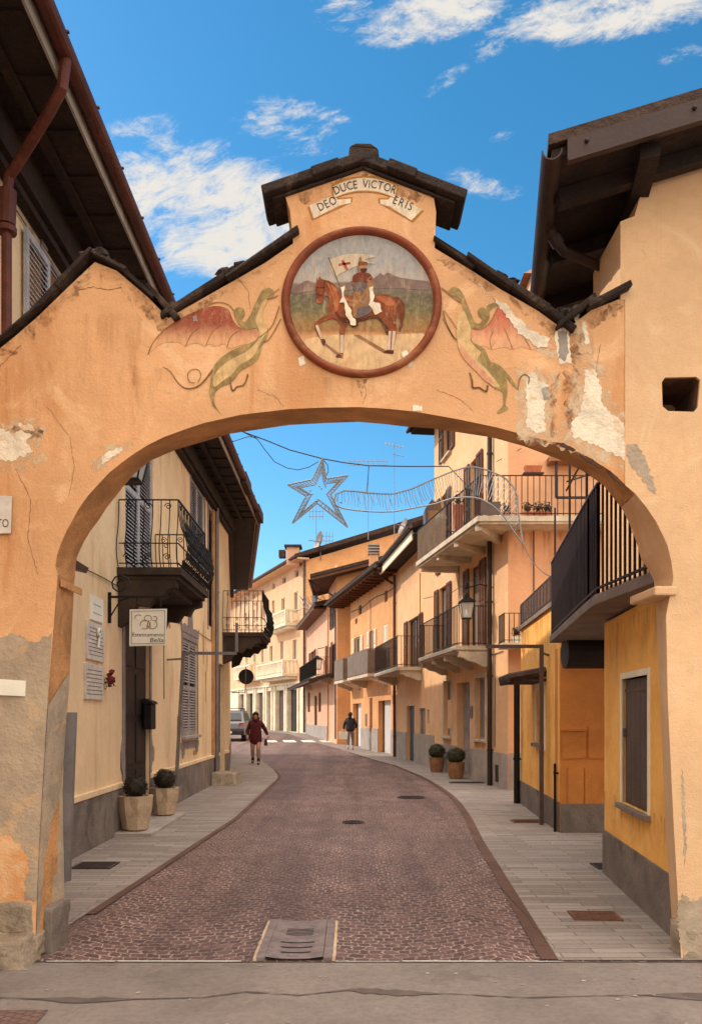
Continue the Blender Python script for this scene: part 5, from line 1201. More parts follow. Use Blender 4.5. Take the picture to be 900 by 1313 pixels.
# roof over the terrace
E1 = W(707,203,5.0); E2 = Vector((E1.x+.178*3.4, 8.4, E1.z)); sl_ = .303
mb = MB(); A, B = E1, E2
mb.hexa([A, A+Vector((5.5,0,5.5*sl_)), B+Vector((5.5,0,5.5*sl_)), B, A+Vector((0,0,.05)), A+Vector((5.5,0,5.5*sl_+.05)), B+Vector((5.5,0,5.5*sl_+.05)), B+Vector((0,0,.05))])
for y in (5.35, 6.05, 6.75, 7.45, 8.1):
    x = E1.x+.178*(y-5); a = Vector((x+.06, y, E1.z-.055+.06*sl_)); mb.bar(a, a+Vector((5.2,0,5.2*sl_)), .09, .10)
mb.bar(E1+Vector((.62,.05,.62*sl_-.10)), E2+Vector((.62,0,.62*sl_-.10)), .12, .09)
mb.build('eave', M['wood_dark'], ch)
mb = MB(); u_ = Vector((0,0,.055)); q = Vector((5.5,0,5.5*sl_)); mb.hexa([A+u_+Vector((-.03,-.04,0)), A+u_+q+Vector((0,-.04,0)), B+u_+q, B+u_+Vector((-.03,0,0)), A+u_*2.2+Vector((-.03,-.04,0)), A+u_*2.2+q+Vector((0,-.04,0)), B+u_*2.2+q, B+u_*2.2+Vector((-.03,0,0))])
mb.build('roof', M['roof'], ch)
mb = MB(); a = A+Vector((.085,-.045,.02)); L_ = Vector((5.2,0,5.2*sl_))
mb.hexa([a+Vector((0,0,-.06)), a+L_+Vector((0,0,-.06)), a+L_+Vector((0,.03,-.06)), a+Vector((0,.03,-.06)), a+Vector((0,0,.07)), a+L_+Vector((0,0,.07)), a+L_+Vector((0,.03,.07)), a+Vector((0,.03,.07))])
mb.hexa([a+Vector((0,-.018,-.075)), a+L_+Vector((0,-.018,-.075)), a+L_+Vector((0,.03,-.075)), a+Vector((0,.03,-.075)), a+Vector((0,-.018,-.061)), a+L_+Vector((0,-.018,-.061)), a+L_+Vector((0,.03,-.061)), a+Vector((0,.03,-.061))])
for s_ in (.12,.80,1.5,2.2): c = a+L_.normalized()*s_+Vector((0,-.008,.02)); mb.blob(c, .016, 1, 0, 1)
mb.build('verge_flashing', M['flashing'], ch)
mb = MB(); gutter(mb, E1+Vector((-.01,-.05,.02)), E2+Vector((-.01,0,.02)), .062, 10); mb.build('gutter', M['brown_iron'], ch)
mb = MB(); mb.lathe([(.062,-.002),(.06,.0)], (0,0,0), 10); 
mb = MB(); mb.tube([W(703,284,5.71), W(706,296,5.72), W(712,308,5.74), W(722,322,5.78), W(786,349,6.0)], .035, 10); mb.tube([W(709,302,5.73), W(716,314,5.76)], .047, 10); mb.build('downpipe', M['brown_iron'], ch)
# deep yellow wall with its taupe shutter
R1 = Fac((2.335, 5.915), (2.595, 8.4), (-1, 0)); h1 = R1.rect(797.5, 831, 868, 1037)
mb = MB(); R1.grid(mb, 0, R1.L, -.05, 2.56, [h1], .12); P = R1.P
mb.add([P(0,-.2,-.05),P(R1.L,-.2,-.05),P(R1.L,-.2,2.56),P(0,-.2,2.56)], [(0,1,2,3)]); mb.add([P(R1.L,0,-.05),P(R1.L,-3,-.05),P(R1.L,-3,2.56),P(R1.L,0,2.56)], [(0,1,2,3)])
mb.build('side_wall', M['yellow'], ch)
mb = MB(); R1.box(mb, 0, R1.L+.012, -.012, .018, -.05, .45); R1.box(mb, R1.L+.0, R1.L+.018, -2, -.013, -.05, .45); mb.build('plinth', M['plinth'], ch)
mb = MB(); g = .055; s0, s1, z0, z1 = h1
for a, b, c, d in ((s0-g,s0,z0,z1+g),(s1,s1+g,z0,z1+g),(s0,s1,z1,z1+g)): R1.box(mb, a, b, -.115, .012, c, d)
wn = mb.build('window', M['trim_white'], ch)
mb = MB(); R1.box(mb, s0+.012, s1-.012, -.07, -.03, z0+.01, z1-.012)
for k in range(5): R1.box(mb, s0+.02+(s1-s0-.04)*k/5+.004, s0+.02+(s1-s0-.04)*(k+1)/5-.004, -.031, -.026, z0+.02, z1-.03)
R1.box(mb, s0+.02, s1-.02, -.0255, -.018, z1-.12, z1-.09); R1.box(mb, s1-.06, s1-.02, -.03, -.0, 1.42, 1.50); mb.build('shutter', M['shutter_brown'], wn)
mb = MB(); R1.box(mb, s0-g-.02, s1+g+.02, -.05, .05, z0-.05, z0-.002); mb.build('sill', M['grey_slab'], wn, bevel=.006)
# terrace slab, bars, mesh screen, loggia wall behind
tp = [(2.215,5.91),(2.14,7.2),(2.20,7.7),(2.66,11.0),(4.6,11.0),(4.6,5.93)]
mb = MB(); mb.prism([(x, y, 2.59) for x, y in tp], (0,0,.09)); ter = mb.build('terrace', M['grey_slab'], ch, bevel=.008)
mb = MB(); b_ = [Vector((x+.035, y, 2.68)) for x, y in tp[:4]]; b_[0].y = 5.93
rails(mb, b_, .98, .098, .009, .018); ra = mb.build('railing', M['brown_iron'], ter)
mb = MB(); a, c = b_[1]+Vector((.016,.04,0)), b_[3]+Vector((.016,0,0))
for p, q in ((a, b_[2]+Vector((.016,0,0))), (b_[2]+Vector((.016,0,0)), c)):
    mb.hexa([p+Vector((0,0,.0)), q, q+Vector((.008,0,0)), p+Vector((.008,0,0)), p+Vector((0,0,.95)), q+Vector((0,0,.95)), q+Vector((.008,0,.95)), p+Vector((.008,0,.95))])
mb.build('privacy_mesh', M['screen'], ter)
mb = MB()
for y, hgt in ((10.9,1.7),(9.4,2.0),(8.1,1.75)):
    t_ = (y-7.2)/3.8; x = 2.175+t_*.52; mb.tube([(x+.03,y,2.68),(x+.03,y,2.68+hgt)], .014, 6)
mb.tube([(2.47,9.4,4.2),(2.32,8.1,4.2)], .012, 6); mb.tube([(2.47,9.4,4.3),(3.1,9.4,4.5)], .010, 6); mb.build('awning_frame', M['brown_iron'], ter)
LG = Fac((2.98, 6.09), (3.2, 10.4), (-1, 0)); dl = (1.9, 2.7, 2.68, 4.35)
mb = MB(); LG.body(mb, 0, LG.L, 2.66, 4.75, [dl], 2.0); mb.build('loggia_wall', M['sand'], ch); door(LG, dl, ch, M['door_white'], .1, 2)
mb = MB(); mb.tube([(2.80,10.75,2.44),(4.2,10.75,2.44)], .21, 18); mb.build('roller_housing', M['door_dark'], ch, smooth=False)
# ------------------------------------------------------------------ yellow annex set back behind it
an = thing('house', 'low yellow annex with an orange recess, meter cupboards and a screened roof terrace', 'house', (3.2, 12.5, 0))
RF = Fac((2.87, 11.25), (5.2, 11.25), (0, -1)); RS = Fac((2.866, 11.285), (3.12, 15.05), (-1, 0))
mb = MB(); RF.body(mb, .004, RF.L, -.05, 2.55, [], .3); mb.build('recess_wall', M['orange'], an)
hw = RS.rect(688, 697.5, 884, 953)
mb = MB(); RS.body(mb, 0, RS.L, -.05, 3.17, [hw], .22, .14); mb.prism([(3.02,11.5,3.05),(3.25,15.0,3.05),(6,15,3.05),(6,11.5,3.05)], (0,0,.1)); mb.prism([(3.2,15.04,0),(6,15.04,0),(6,15.04,3.15),(3.2,15.04,3.15)], (0,-.2,0)); mb.build('wall', M['yellow'], an)
mb = MB(); RS.box(mb, 0, RS.L+.02, -.01, .02, -.05, .42); RF.box(mb, .006, RF.L, -.01, .02, -.05, .40); mb.build('plinth', M['plinth'], an)
window(RS, hw, an, M['trim_white'], M['pane'], M['grey_slab'], .1, surround=M['trim_white'], leaves=1)
mb = MB(); RS.box(mb, -.04, RS.L+.05, -.25, .05, 3.172, 3.24); mb.build('coping', M['grey_slab'], an)
mb = MB(); rails(mb, [RS.P(.1,.0,3.24), RS.P(RS.L,.0,3.24)], .40, .3, .008, .014); rr = mb.build('railing', M['brown_iron'], an)
mb = MB(); RS.box(mb, .1, RS.L, .012, .02, 3.27, 3.62); mb.build('privacy_mesh', M['screen'], rr)
mb = MB()
for u0, u1, v0, v1 in ((720,751,937,973),(753,785,931,973),(727,748,984,1031),(749,785,984,1031)):
    s0, s1, z0, z1 = RF.rect(u0, u1, v0, v1); RF.box(mb, s0, s1, 0, .012, z0, z1); RF.box(mb, s0+.012, s1-.012, .0125, .016, z0+.012, z1-.012)
s0, s1, z0, z1 = RF.rect(719, 752, 934, 937); RF.box(mb, s0, s1, 0, .05, z0, z1); mb.build('meter_cupboard', M['orange'], an)
mb = MB(); cz = RS.rect(680, 700, 864, 880); sc = (hw[0]+hw[1])/2
RS.box(mb, sc-.55, sc+.9, .0, .5, cz[2]+.05, cz[2]+.09)
for k in range(7): mb.tube([RS.P(sc-.5+1.3*k/6, .0, cz[2]+.20), RS.P(sc-.5+1.3*k/6, .55, cz[2]+.10)], .075, 8)
mb.build('canopy', M['roof'], an)
pipe_on(RS, RS.L-.06, 0, 2.2, .055, M['iron'], an)
pipe_on(RS, .06, .0, .95, .018, M['iron'], an)
street_post('steel_post', 'taupe steel post against the yellow annex with an arm over the pavement', (2.80,12.06,0), (2.80,12.06,2.66), (1.98,12.06,2.66), 0, M['taupe_metal'], (2.915,12.07,2.5))

# ------------------------------------------------------------------ tall corner house with two balconies
RA = Fac((3.39, 17.7), (2.53, 24.9), (-1, 0)); RB = Fac((3.392, 17.7), (9.0, 17.7), (0, -1)); TH = 10.3
tall = thing('house', 'tall sand coloured corner house with two concrete balconies and brown louvred shutters', 'house', (4, 20, 0))
Z2 = 5.80; Z1 = 3.24
g1 = RA.rect(569, 578, 873, 944); g2 = RA.rect(585.5, 602, 875, 985); g3 = RA.rect(609.5, 622, 869, 948)
g2 = (g2[0], g2[1], 0, g2[3])
f1 = RA.rect(565.5, 573.5, 735, 830); f2 = RA.rect(605.5, 616, 712, 825); f1 = (f1[0], f1[1]+.25, Z1, 5.35); f2 = (f2[0], f2[1]+.25, Z1, 5.35)
t1 = RA.rect(565, 573, 630, 690); t1 = (t1[0], t1[1], Z2, 8.0); t2 = RA.rect(603, 612, 600, 640); t2 = (t2[0], t2[1], Z2, 8.0); t3 = RA.rect(569, 578, 520, 584)
fb = RB.rect(712, 742, 600, 648)
mb = MB(); RA.body(mb, 0, RA.L, -.05, TH, [g1,g2,g3,f1,f2,t1,t2,t3], 5.0, .2); mb.build('wall', M['sand'], tall)
mb = MB(); RB.body(mb, .0, RB.L, -.05, TH, [], 7.0, .2); mb.build('side_wall', M['salmon'], tall)
mb = MB()
for a, b in ((0, g2[0]-.03), (g2[1]+.03, RA.L)): RA.box(mb, a, b, -.01, .025, -.05, .78)
RB.box(mb, .03, RB.L, -.01, .03, -.05, .80); mb.build('plinth', M['plinth_pale'], tall)
for h in (g1, g3): window(RA, h, tall, M['shutter_grey'], M['pane_pale'], M['concrete'], .16, surround=M['concrete'])
door(RA, g2, tall, M['shutter_grey'], .18, 4, leaves=2)
for h in (f1, f2, t1, t2):
    w = window(RA, h, tall, M['wood_brown'], M['pane_pale'], None, .14, name='balcony_door'); shutters(RA, h, w, M['wood_brown'], .02, width=.5)
w = window(RA, t3, tall, M['wood_brown'], M['pane'], M['concrete'], .14); shutters(RA, t3, w, M['wood_brown'], .02, width=.45)
mb = MB(); RB.box(mb, fb[0]-.2, fb[1]+.4, .0, .35, fb[3]+.05, fb[3]+.17); mb.build('window_hood', M['terracotta'], tall)
mb = MB(); a = RB.P(fb[0]-.05,.25,fb[2]+.1); b = RB.P(fb[1]+.3,.25,fb[2]+.1); mb.bar(a, b, .05); mb.bar(a, a+Vector((0,0,.75)), .05); mb.build('drying_frame', M['brown_iron'], tall)
mb = MB(); sfa = RA.hit(632, 900)[0]; pipe_on(RA, sfa, 0, TH, .055, M['brown_iron'], tall)
mb = MB(); rj2 = .5; RA.box(mb, -.05, RA.L+.5, -5.0, .62, TH+.002, TH+.07); mb.build('eave', M['wood_dark'], tall)
mb = MB(); RA.box(mb, -.05, RA.L+.55, -5.0, .66, TH+.072, TH+.14); mb.build('roof', M['roof'], tall)
mb = MB(); gutter(mb, RA.P(0,.72,TH+.1), RA.P(RA.L+.55,.72,TH+.1), .06); mb.build('gutter', M['brown_iron'], tall)
mb = MB(); c = W(686,0,18.6); mb.box(c.x-.14, c.x+.6, 18.4, 18.9, TH+.145, 11.5); cm = mb.build('chimney', M['salmon'], tall); mb = MB(); mb.hexa([(c.x-.32,18.3,11.502),(c.x+.78,18.3,11.502),(c.x+.78,19,11.502),(c.x-.32,19,11.502),(c.x-.05,18.5,11.72),(c.x+.5,18.5,11.72),(c.x+.5,18.8,11.72),(c.x-.05,18.8,11.72)]); mb.build('chimney_cap', M['terracotta'], cm)
# lower balcony
sN = RA.hit(627, 828)[0]; sF = 5.75
mb = MB(); RA.box(mb, sN, sF, -.02, .80, Z1-.10, Z1); RA.box(mb, sN+.04, sF-.04, -.02, .76, Z1-.14, Z1-.102); bal = mb.build('balcony', M['concrete'], tall, bevel=.008); bal['label'] = 'lower balcony carried on four concrete brackets'
for s_ in [sN+.09+(sF-sN-.18)*k/3 for k in range(4)]: mb = MB(); corbel(mb, RA, s_, .16, .72, Z1-.142, .34); mb.build('corbel', M['concrete'], bal)
mb = MB(); rails(mb, [RA.P(sN+.04,.0,Z1), RA.P(sN+.04,.76,Z1), RA.P(sF-.04,.76,Z1), RA.P(sF-.04,0,Z1)], .93, .13, .008, .016); mb.build('railing', M['iron'], bal)
mb = MB(); mb.tube([RA.P(sF-.06,.76,Z1+.9), RA.P(sF-.06,.76,Z2-.15)], .012, 5); mb.tube([RA.P(sF-.1,.4,Z1+1.75), RA.P(sF+.7,.5,Z1+1.8)], .010, 5); mb.tube([RA.P(sN,.3,Z1+1.6), RA.P(sF-.9,.3,Z1+1.6)], .008, 5); mb.build('clothes_rail', M['brown_iron'], bal)
# upper balcony, wrapping the corner
near = W(612,668,17.0); farp = W(533,722,22.2); Zs = near.z
wl = 4.70
ptsU = [(RA.P(wl,0,0).x+.0, RA.P(wl,0,0).y), (farp.x, farp.y), (near.x, near.y), (8.0, 17.0), (8.0, 17.698), (3.385, 17.698)]
mb = MB(); mb.prism([(x, y, Zs) for x, y in ptsU], (0,0,.11)); mb.prism([(x+(.05 if i in (1,2) else 0), y+(.05 if i == 2 else 0), Zs-.05) for i, (x, y) in enumerate(ptsU)], (0,0,.048)); bu = mb.build('balcony', M['concrete'], tall); bu['label'] = 'upper balcony wrapping the corner below the garland'
mb = MB()
for k in range(4):
    s_ = .6+(wl-1.0)*k/3; pz = Zs-.052; fx = Vector((farp.x, farp.y, 0)); nx = Vector((near.x, near.y, 0)); o = fx.lerp(nx, 1-k/3*.96-.02)
    w_ = RA.P(s_,0,0); d = (w_-Vector((o.x, o.y, 0))); d = d.normalized(); pr = (w_-Vector((o.x, o.y, 0))).length-.12
    side = Vector((-d.y, d.x, 0))*.07
    prof = [(0,0),(-pr,0),(-pr,-.10),(-pr*.8,-.12),(-pr*.3,-.15),(0,-.16)]
    mb = MB(); mb.prism([Vector((w_.x, w_.y, pz))+d*a+Vector((0,0,b))-side for a, b in prof], side*2); mb.build('corbel', M['concrete'], bu)
top = Zs+.11; mb = MB(); q1 = Vector((farp.x+.05, farp.y-.05, top)); q2 = Vector((near.x+.06, near.y+.06, top)); q3 = Vector((7.9, 17.06, top)); q0 = RA.P(wl-.1, .02, top)
rails(mb, [q0, q1, q2], .85, .12, .008, .016); rails(mb, [q2, q3], .85, .125, .008, .016); mb.build('railing', M['iron'], bu)
mb = MB()
for (a, b) in ((q1, q1.lerp(q2, .52)),):
    n_ = Vector((-.012,0,0)); mb.hexa([a+n_, b+n_, b-n_*.2, a-n_*.2, a+n_+Vector((0,0,.82)), b+n_+Vector((0,0,.82)), b-n_*.2+Vector((0,0,.82)), a-n_*.2+Vector((0,0,.82))])
mb.build('reed_screen', mesh_screen_mat('thin_reed_screen', srgb(120,96,72), .55), bu)
mb = MB(); a = q2+Vector((.0,-.03,0)); mb.box(a.x, a.x+.42, a.y-.01, a.y, top+.02, top+.30); mb.build('panel', M['taupe_metal'], bu)
# plants, box and clutter on that balcony
def pot_plant(label, loc, r, h, seed, cat='potted plant', mat_='pot_red', foliage='leaf', fr=.16):
    t = thing('potted_plant', label, cat, loc); mb = MB(); mb.lathe([(r*.7,0),(r*.75,.01),(r,h),(r*.9,h),(r*.86,h-.03),(.001,h-.03)], (0,0,0), 14); mb.build('pot', M[mat_], t, local=True)
    mb = MB(); mb.leaves((0,0,h+fr*.7), fr, 120, .07, (1,1,1.2), .1, seed); mb.build('foliage', M[foliage], t, local=True); return t
fbx = W(682,620,17.0)
t = thing('flower_box', 'red clay flower box on the upper balcony rail of the side wall', 'flower box', (fbx.x, 17.0, top+.80)); mb = MB(); mb.hexa([(-.15,-.13,.06),(.15,-.13,.06),(.15,.0,.06),(-.15,.0,.06),(-.18,-.15,.20),(.18,-.15,.20),(.18,.02,.20),(-.18,.02,.20)]); mb.build('box', M['pot_red'], t, local=True)
mb = MB(); mb.box(-.21,.21,-.16,.03,.03,.058); mb.build('tray', M['brown_iron'], t, local=True)
for i, (u, f_, lab) in enumerate(((648,'leaf2','straggly potted plant at the balcony corner beside the garland end'),(676,'twig','bare twiggy potted plant behind the balcony bars below the red box'),(690,'twig','small dry potted plant behind the bars right of the bare twiggy one'),(700,'leaf','low potted plant near the poles on the upper balcony'))):
    p = W(u, 660, 17.3); pot_plant(lab, (p.x, 17.3, top), .11, .14, 40+i, foliage=f_, fr=.13)
for i, (k, lab) in enumerate(((.34,'dark bushy plant on the street side of the upper balcony rail'),(.12,'brown dried plant at the far end of the upper balcony'),(.62,'green plant hung near the middle of the upper balcony rail'))):
    p = q1.lerp(q2, k)+Vector((.14,.05,0)); pot_plant(lab, p, .12, .5+.12*i, 50+i, foliage='leaf2' if i else 'twig', fr=.17)
mb = MB(); p = W(540,668,23.0); t = thing('storage_cabinet', 'grey box shaped cabinet with a white dish at the far end of the upper balcony', 'cabinet', (p.x, 22.6, top)); 
x0 = 1.93; x1 = 2.42
mb.hexa([(x0+.05,21.4,top+.0),(x1,21.4,top+.0),(x1,22.0,top+.0),(x0+.05,22.0,top+.0),(x0,21.4,top+1.25),(x0+.18,21.4,top+1.5),(x1,22.0,top+1.5),(x0,22.0,top+1.25)]); mb.build('case', M['taupe_metal'], t)
mb = MB(); mb.box(x0+.08, x0+.34, 21.37, 21.398, top+.5, top+1.2); mb.build('front', M['terracotta'], t)
mb = MB(); mb.blob((x0+.40,21.28,top+.98), .15, 3, .15, 2, (1,.8,.8)); mb.build('bundle', M['enamel'], t, smooth=True)
# small side balcony below
mb = MB(); sz = W(0,824,17.0).z; x0, x1 = RB.hit(639,824)[0], RB.hit(672,824)[0]+1.2; RB.box(mb, -.25, 2.2, -.01, .7, sz-.09, sz); b3 = mb.build('balcony', M['concrete'], tall); b3['label'] = 'small side balcony above the annex'
mb = MB(); rails(mb, [RB.P(-.2,.0,sz), RB.P(-.2,.64,sz), RB.P(2.1,.64,sz)], .62, .1, .007, .013); mb.build('railing', M['iron'], b3)
pot_plant('pale pots crowded on the small side balcony above the annex', RB.P(.12,.35,sz), .10, .16, 61, mat_='enamel', fr=.12)
mb = MB(); mb.tube([RB.P(.55,.02,2.2), RB.P(.55,.02,6.0), RB.P(.25,.02,5.65)], .012, 4); mb.blob(RB.P(.22,.05,5.62), .04, 1, 0, 1); mb.build('wall_cable', M['cable'], tall)
mb = MB(); RA.box(mb, 4.95, 5.45, .0, .02, 1.25, 2.05); RA.box(mb, 5.0, 5.4, .0205, .026, 1.30, 2.0); fr_ = mb.build('meter_cupboard', M['sand'], tall)
mb = MB(); RA.box(mb, g2[0]-.30, g2[0]-.10, .0, .03, 1.55, 1.85); tag(mb.build('door_plate', M['drain']), 'small metal plate on the wall right of the tall house door', 'plate')
mb = MB(); RA.box(mb, .62, .85, -.005, .032, .12, .5); mb.build('cellar_vent', M['door_dark'], tall)
# lantern on the tall house
lp = RA.P(sN+.6,.86,3.92); ln = W(598,793,18.9)
t = thing('wall_lantern', 'black iron street lantern in front of the tall house balcony', 'lantern', (ln.x, 18.9, ln.z)); lantern(t, .16, .36)
mb = MB(); d = RA.P(sfa,0,0)-Vector((ln.x, 18.9, 0)); mb.tube([(0,0,.58),(0,0,.70),(d.x*.5,d.y*.5,.78),(d.x,d.y,.70)], .014, 5); mb.blob((0,0,.76), .05, 3, .2, 2, (.8,.8,1.6)); mb.build('bracket', M['iron'], t, local=True)
def bush_planter(label, loc, seed):
    t = thing('bush_planter', label, 'planter', loc, None); mb = MB(); mb.lathe([(.14,0),(.17,.01),(.205,.2),(.222,.38),(.225,.42),(.20,.42),(.19,.37),(.001,.37)], (0,0,0), 14); mb.build('pot', M['terracotta'], t, local=True)
    mb = MB(); mb.blob((0,0,.56), .20, seed, .1, 3, (1,1,.85)); mb.leaves((0,0,.58), .235, 1300, .06, (1,1,.9), .72, seed); mb.build('bush', M['leaf2'], t, local=True); return t
p = RA.P(RA.hit(597,930)[0],0,0); bush_planter('clipped bush in a brown pot right beside the tall house door', (p.x-.30, p.y-.35, .006), 3)
p = RA.P(RA.hit(572,930)[0],0,0); bush_planter('clipped bush in a brown pot farther along, left of the tall house door', (p.x-.28, p.y-.1, .006), 4)

# ------------------------------------------------------------------ the two lower houses
HA = Fac((2.528, 24.92), (1.73, 31.55), (-1, 0)); HB = Fac((1.728, 31.58), (-.03, 40.3), (-1, 0))
lowa = thing('house', 'sand coloured low house with a brown balcony door and white eave board', 'house', (2.6, 28, 0))
o1 = HA.rect(523, 538, 792, 868); o1 = (o1[0], o1[1], 3.2, o1[3]); dA = HA.rect(521.5, 531, 905, 978); dA = (dA[0], dA[1], 0, dA[3]); wA = HA.rect(537.5, 545, 908, 952); wB = HA.rect(547.5, 550, 910, 928)
mb = MB(); HA.body(mb, 0, HA.L, -.05, 7.12, [o1, dA, wA, wB], 6); mb.build('wall', M['sand'], lowa)
mb = MB()
for a, b in ((0, dA[0]-.02), (dA[1]+.02, HA.L)): HA.box(mb, a, b, -.01, .025, -.05, 1.0)
mb.build('plinth', M['plinth_pale'], lowa)
w = window(HA, o1, lowa, M['wood_brown'], M['pane'], None, .14, name='balcony_door'); shutters(HA, o1, w, M['wood_brown'], .02, width=.55)
door(HA, dA, lowa, M['door_dark'], .12, 3); window(HA, wA, lowa, M['shutter_grey'], M['pane_pale'], None, .1); window(HA, wB, lowa, M['shutter_grey'], M['pane'], None, .1, leaves=1)
mb = MB(); HA.box(mb, 0, HA.L+.2, -.1, .62, 7.123, 7.18); mb.build('eave', M['wood_dark'], lowa)
mb = MB(); HA.box(mb, .3, HA.L+.1, .60, .64, 7.0, 7.30); mb.build('fascia', M['trim_white'], lowa)
mb = MB(); roof_slab(mb, HA.P(0,.68,7.31), HA.P(HA.L+.25,.68,7.31), (-HA.n.x,-HA.n.y), 5.5, 1.9, .14); tile_ends(mb, HA.P(0,.7,7.46), HA.P(HA.L+.25,.7,7.46), (-HA.n.x,-HA.n.y), .345, 5.4, .24, .06); mb.build('roof', M['roof'], lowa)
mb = MB(); gutter(mb, HA.P(0,.74,7.36), HA.P(HA.L+.25,.74,7.36), .07); mb.build('gutter', M['brown_iron'], lowa)
pipe_on(HA, HA.L-.12, 0, 7.0, .055, M['wood_brown'], lowa)
lowb = thing('house', 'apricot low house with pale shutters, pale doors and a broad overhanging eave', 'house', (1.4, 36, 0))
oB = [HB.rect(455, 463, 808, 846), HB.rect(474.5, 480, 802, 846), HB.rect(490.5, 496.5, 795, 834)]
oB = [(a, max(b, a+.75), 3.9 if i else 3.3, 5.3) for i, (a, b, c, d) in enumerate(oB)]
at = [HB.rect(493, 496.5, 757, 772), HB.rect(460, 463.5, 776, 788), HB.rect(455.3, 458, 793, 800)]
dB = [HB.rect(485, 501, 898, 970), HB.rect(452.5, 463, 902, 962)]; dB = [(a, b, 0.03, d) for a, b, c, d in dB]
mb = MB(); HB.body(mb, 0, HB.L, -.05, 7.12, oB+at+dB, 6); mb.build('wall', M['orange2'], lowb)
mb = MB(); e = sorted([(d[0], d[1]) for d in dB]); x = 0
for a, b in e+[(HB.L, HB.L)]:
    if a-x > .05: HB.box(mb, x+.0, a-.02, -.01, .025, -.05, 1.05)
    x = b+.02
mb.build('plinth', M['plinth_pale'], lowb)
for i, h in enumerate(oB):
    w = window(HB, h, lowb, M['trim_white'], M['pane'], M['concrete'] if i else None, .12); shutters(HB, h, w, M['trim_white'], .02, width=.42, closed=(i == 2))
for h in at: window(HB, h, lowb, M['wood_brown'], M['pane'], None, .12, leaves=1)
for d in dB: door(HB, d, lowb, M['door_white'], .25, 2)
mb = MB(); HB.box(mb, -.6, HB.L+1.6, -.2, .88, 7.123, 7.20)
s_ = -.4
while s_ < HB.L+1.4: HB.box(mb, s_, s_+.08, .05, .84, 7.03, 7.12); s_ += .7
mb.build('eave', M['wood_brown'], lowb)
mb = MB(); roof_slab(mb, HB.P(-.6,.92,7.205), HB.P(HB.L+1.6,.92,7.205), (-HB.n.x,-HB.n.y), 6.2, 2.1, .14); tile_ends(mb, HB.P(-.6,.94,7.36), HB.P(HB.L+1.6,.94,7.36), (-HB.n.x,-HB.n.y), .34, 6, .24, .06); rfb = mb.build('roof', M['roof'], lowb)
mb = MB(); gutter(mb, HB.P(-.6,.98,7.24), HB.P(HB.L+1.6,.98,7.24), .08); mb.tube([HB.P(-.3,.98,7.18), HB.P(-.2,.7,6.95), HB.P(.02,.12,6.7)], .05, 8); mb.build('gutter', M['brown_iron'], lowb)
c = W(479,0,34.5); mb = MB(); mb.box(c.x-.19, c.x+.19, 34.3, 34.7, 7.6, 8.35); cm = mb.build('chimney', M['salmon'], lowb)
mb = MB()
for k in range(4): mb.box(c.x-.24, c.x+.24, 34.25, 34.75, 8.37+.12*k, 8.42+.12*k)
mb.box(c.x-.15, c.x+.15, 34.35, 34.65, 8.351, 8.8); mb.build('chimney_pot', M['plinth_pale'], cm)
def simple_balcony(fac, parent, s0, s1, proj, z, h, rm, screen=None, sm=M['concrete'], step=.13):
    mb = MB(); fac.box(mb, s0, s1, -.02, proj, z-.12, z); b = mb.build('balcony', sm, parent)
    for s_ in (s0+.15, s1-.15): mb = MB(); corbel(mb, fac, s_, .14, proj*.85, z-.122, .32); mb.build('corbel', sm, b)
    mb = MB(); rails(mb, [fac.P(s0+.03,0,z), fac.P(s0+.03,proj-.04,z), fac.P(s1-.03,proj-.04,z), fac.P(s1-.03,0,z)], h, step, .009, .018); r = mb.build('railing', rm, b)
    if screen: mb = MB(); fac.box(mb, s0+.03, s1-.03, proj-.018, proj-.008, z+.03, z+h-.03); fac.box(mb, s0+.012, s0+.02, .05, proj-.02, z+.03, z+h-.03); mb.build('screen', screen, r)
    return b
b_ = HA.rect(494, 541, 875, 880); simple_balcony(HA, lowa, b_[0], min(b_[1], HA.L), .85, 3.2, 1.0, M['brown_iron'])['label'] = 'brown railed balcony'
sb = HB.hit(500,872)[0]; sb2 = HB.hit(470,872)[0]; simple_balcony(HB, lowb, sb+.3, sb2+.2, .85, 3.28, 1.0, M['grey_metal'], M['cane'])['label'] = 'nearer balcony with a grey screen'
sb3 = HB.hit(459,872)[0]; simple_balcony(HB, lowb, sb2+1.2, HB.L-.2, .85, 3.25, 1.0, M['grey_metal'], M['cane'])['label'] = 'farther balcony with a grey screen'
pv = HB.rect(472.5, 477, 895, 938); t = thing('shop_sign', 'tall narrow dark shop sign fixed upright on the apricot wall', 'sign', HB.P(pv[0], .0, pv[2])); mb = MB(); HB.box(mb, pv[0], pv[0]+.30, .0, .05, pv[2], pv[3]); mb.build('panel', M['terracotta'], t)
mb = MB(); k = 10
for i in range(k):
    z = pv[2]+.06+(pv[3]-pv[2]-.12)*(i+.1)/k; HB.box(mb, pv[0]+.07, pv[0]+.23, .051, .056, z, z+.025); HB.box(mb, pv[0]+.07, pv[0]+.12, .051, .056, z+.03, z+.09)
mb.build('worn_lettering', M['ink'], t)
mb = MB(); q = HB.rect(466, 470.5, 915, 931); HB.box(mb, q[0], q[0]+.3, 0, .03, q[2], q[3]); tag(mb.build('notice', M['grey_metal']), 'small grey notice on the apricot wall beside a pale door', 'notice')

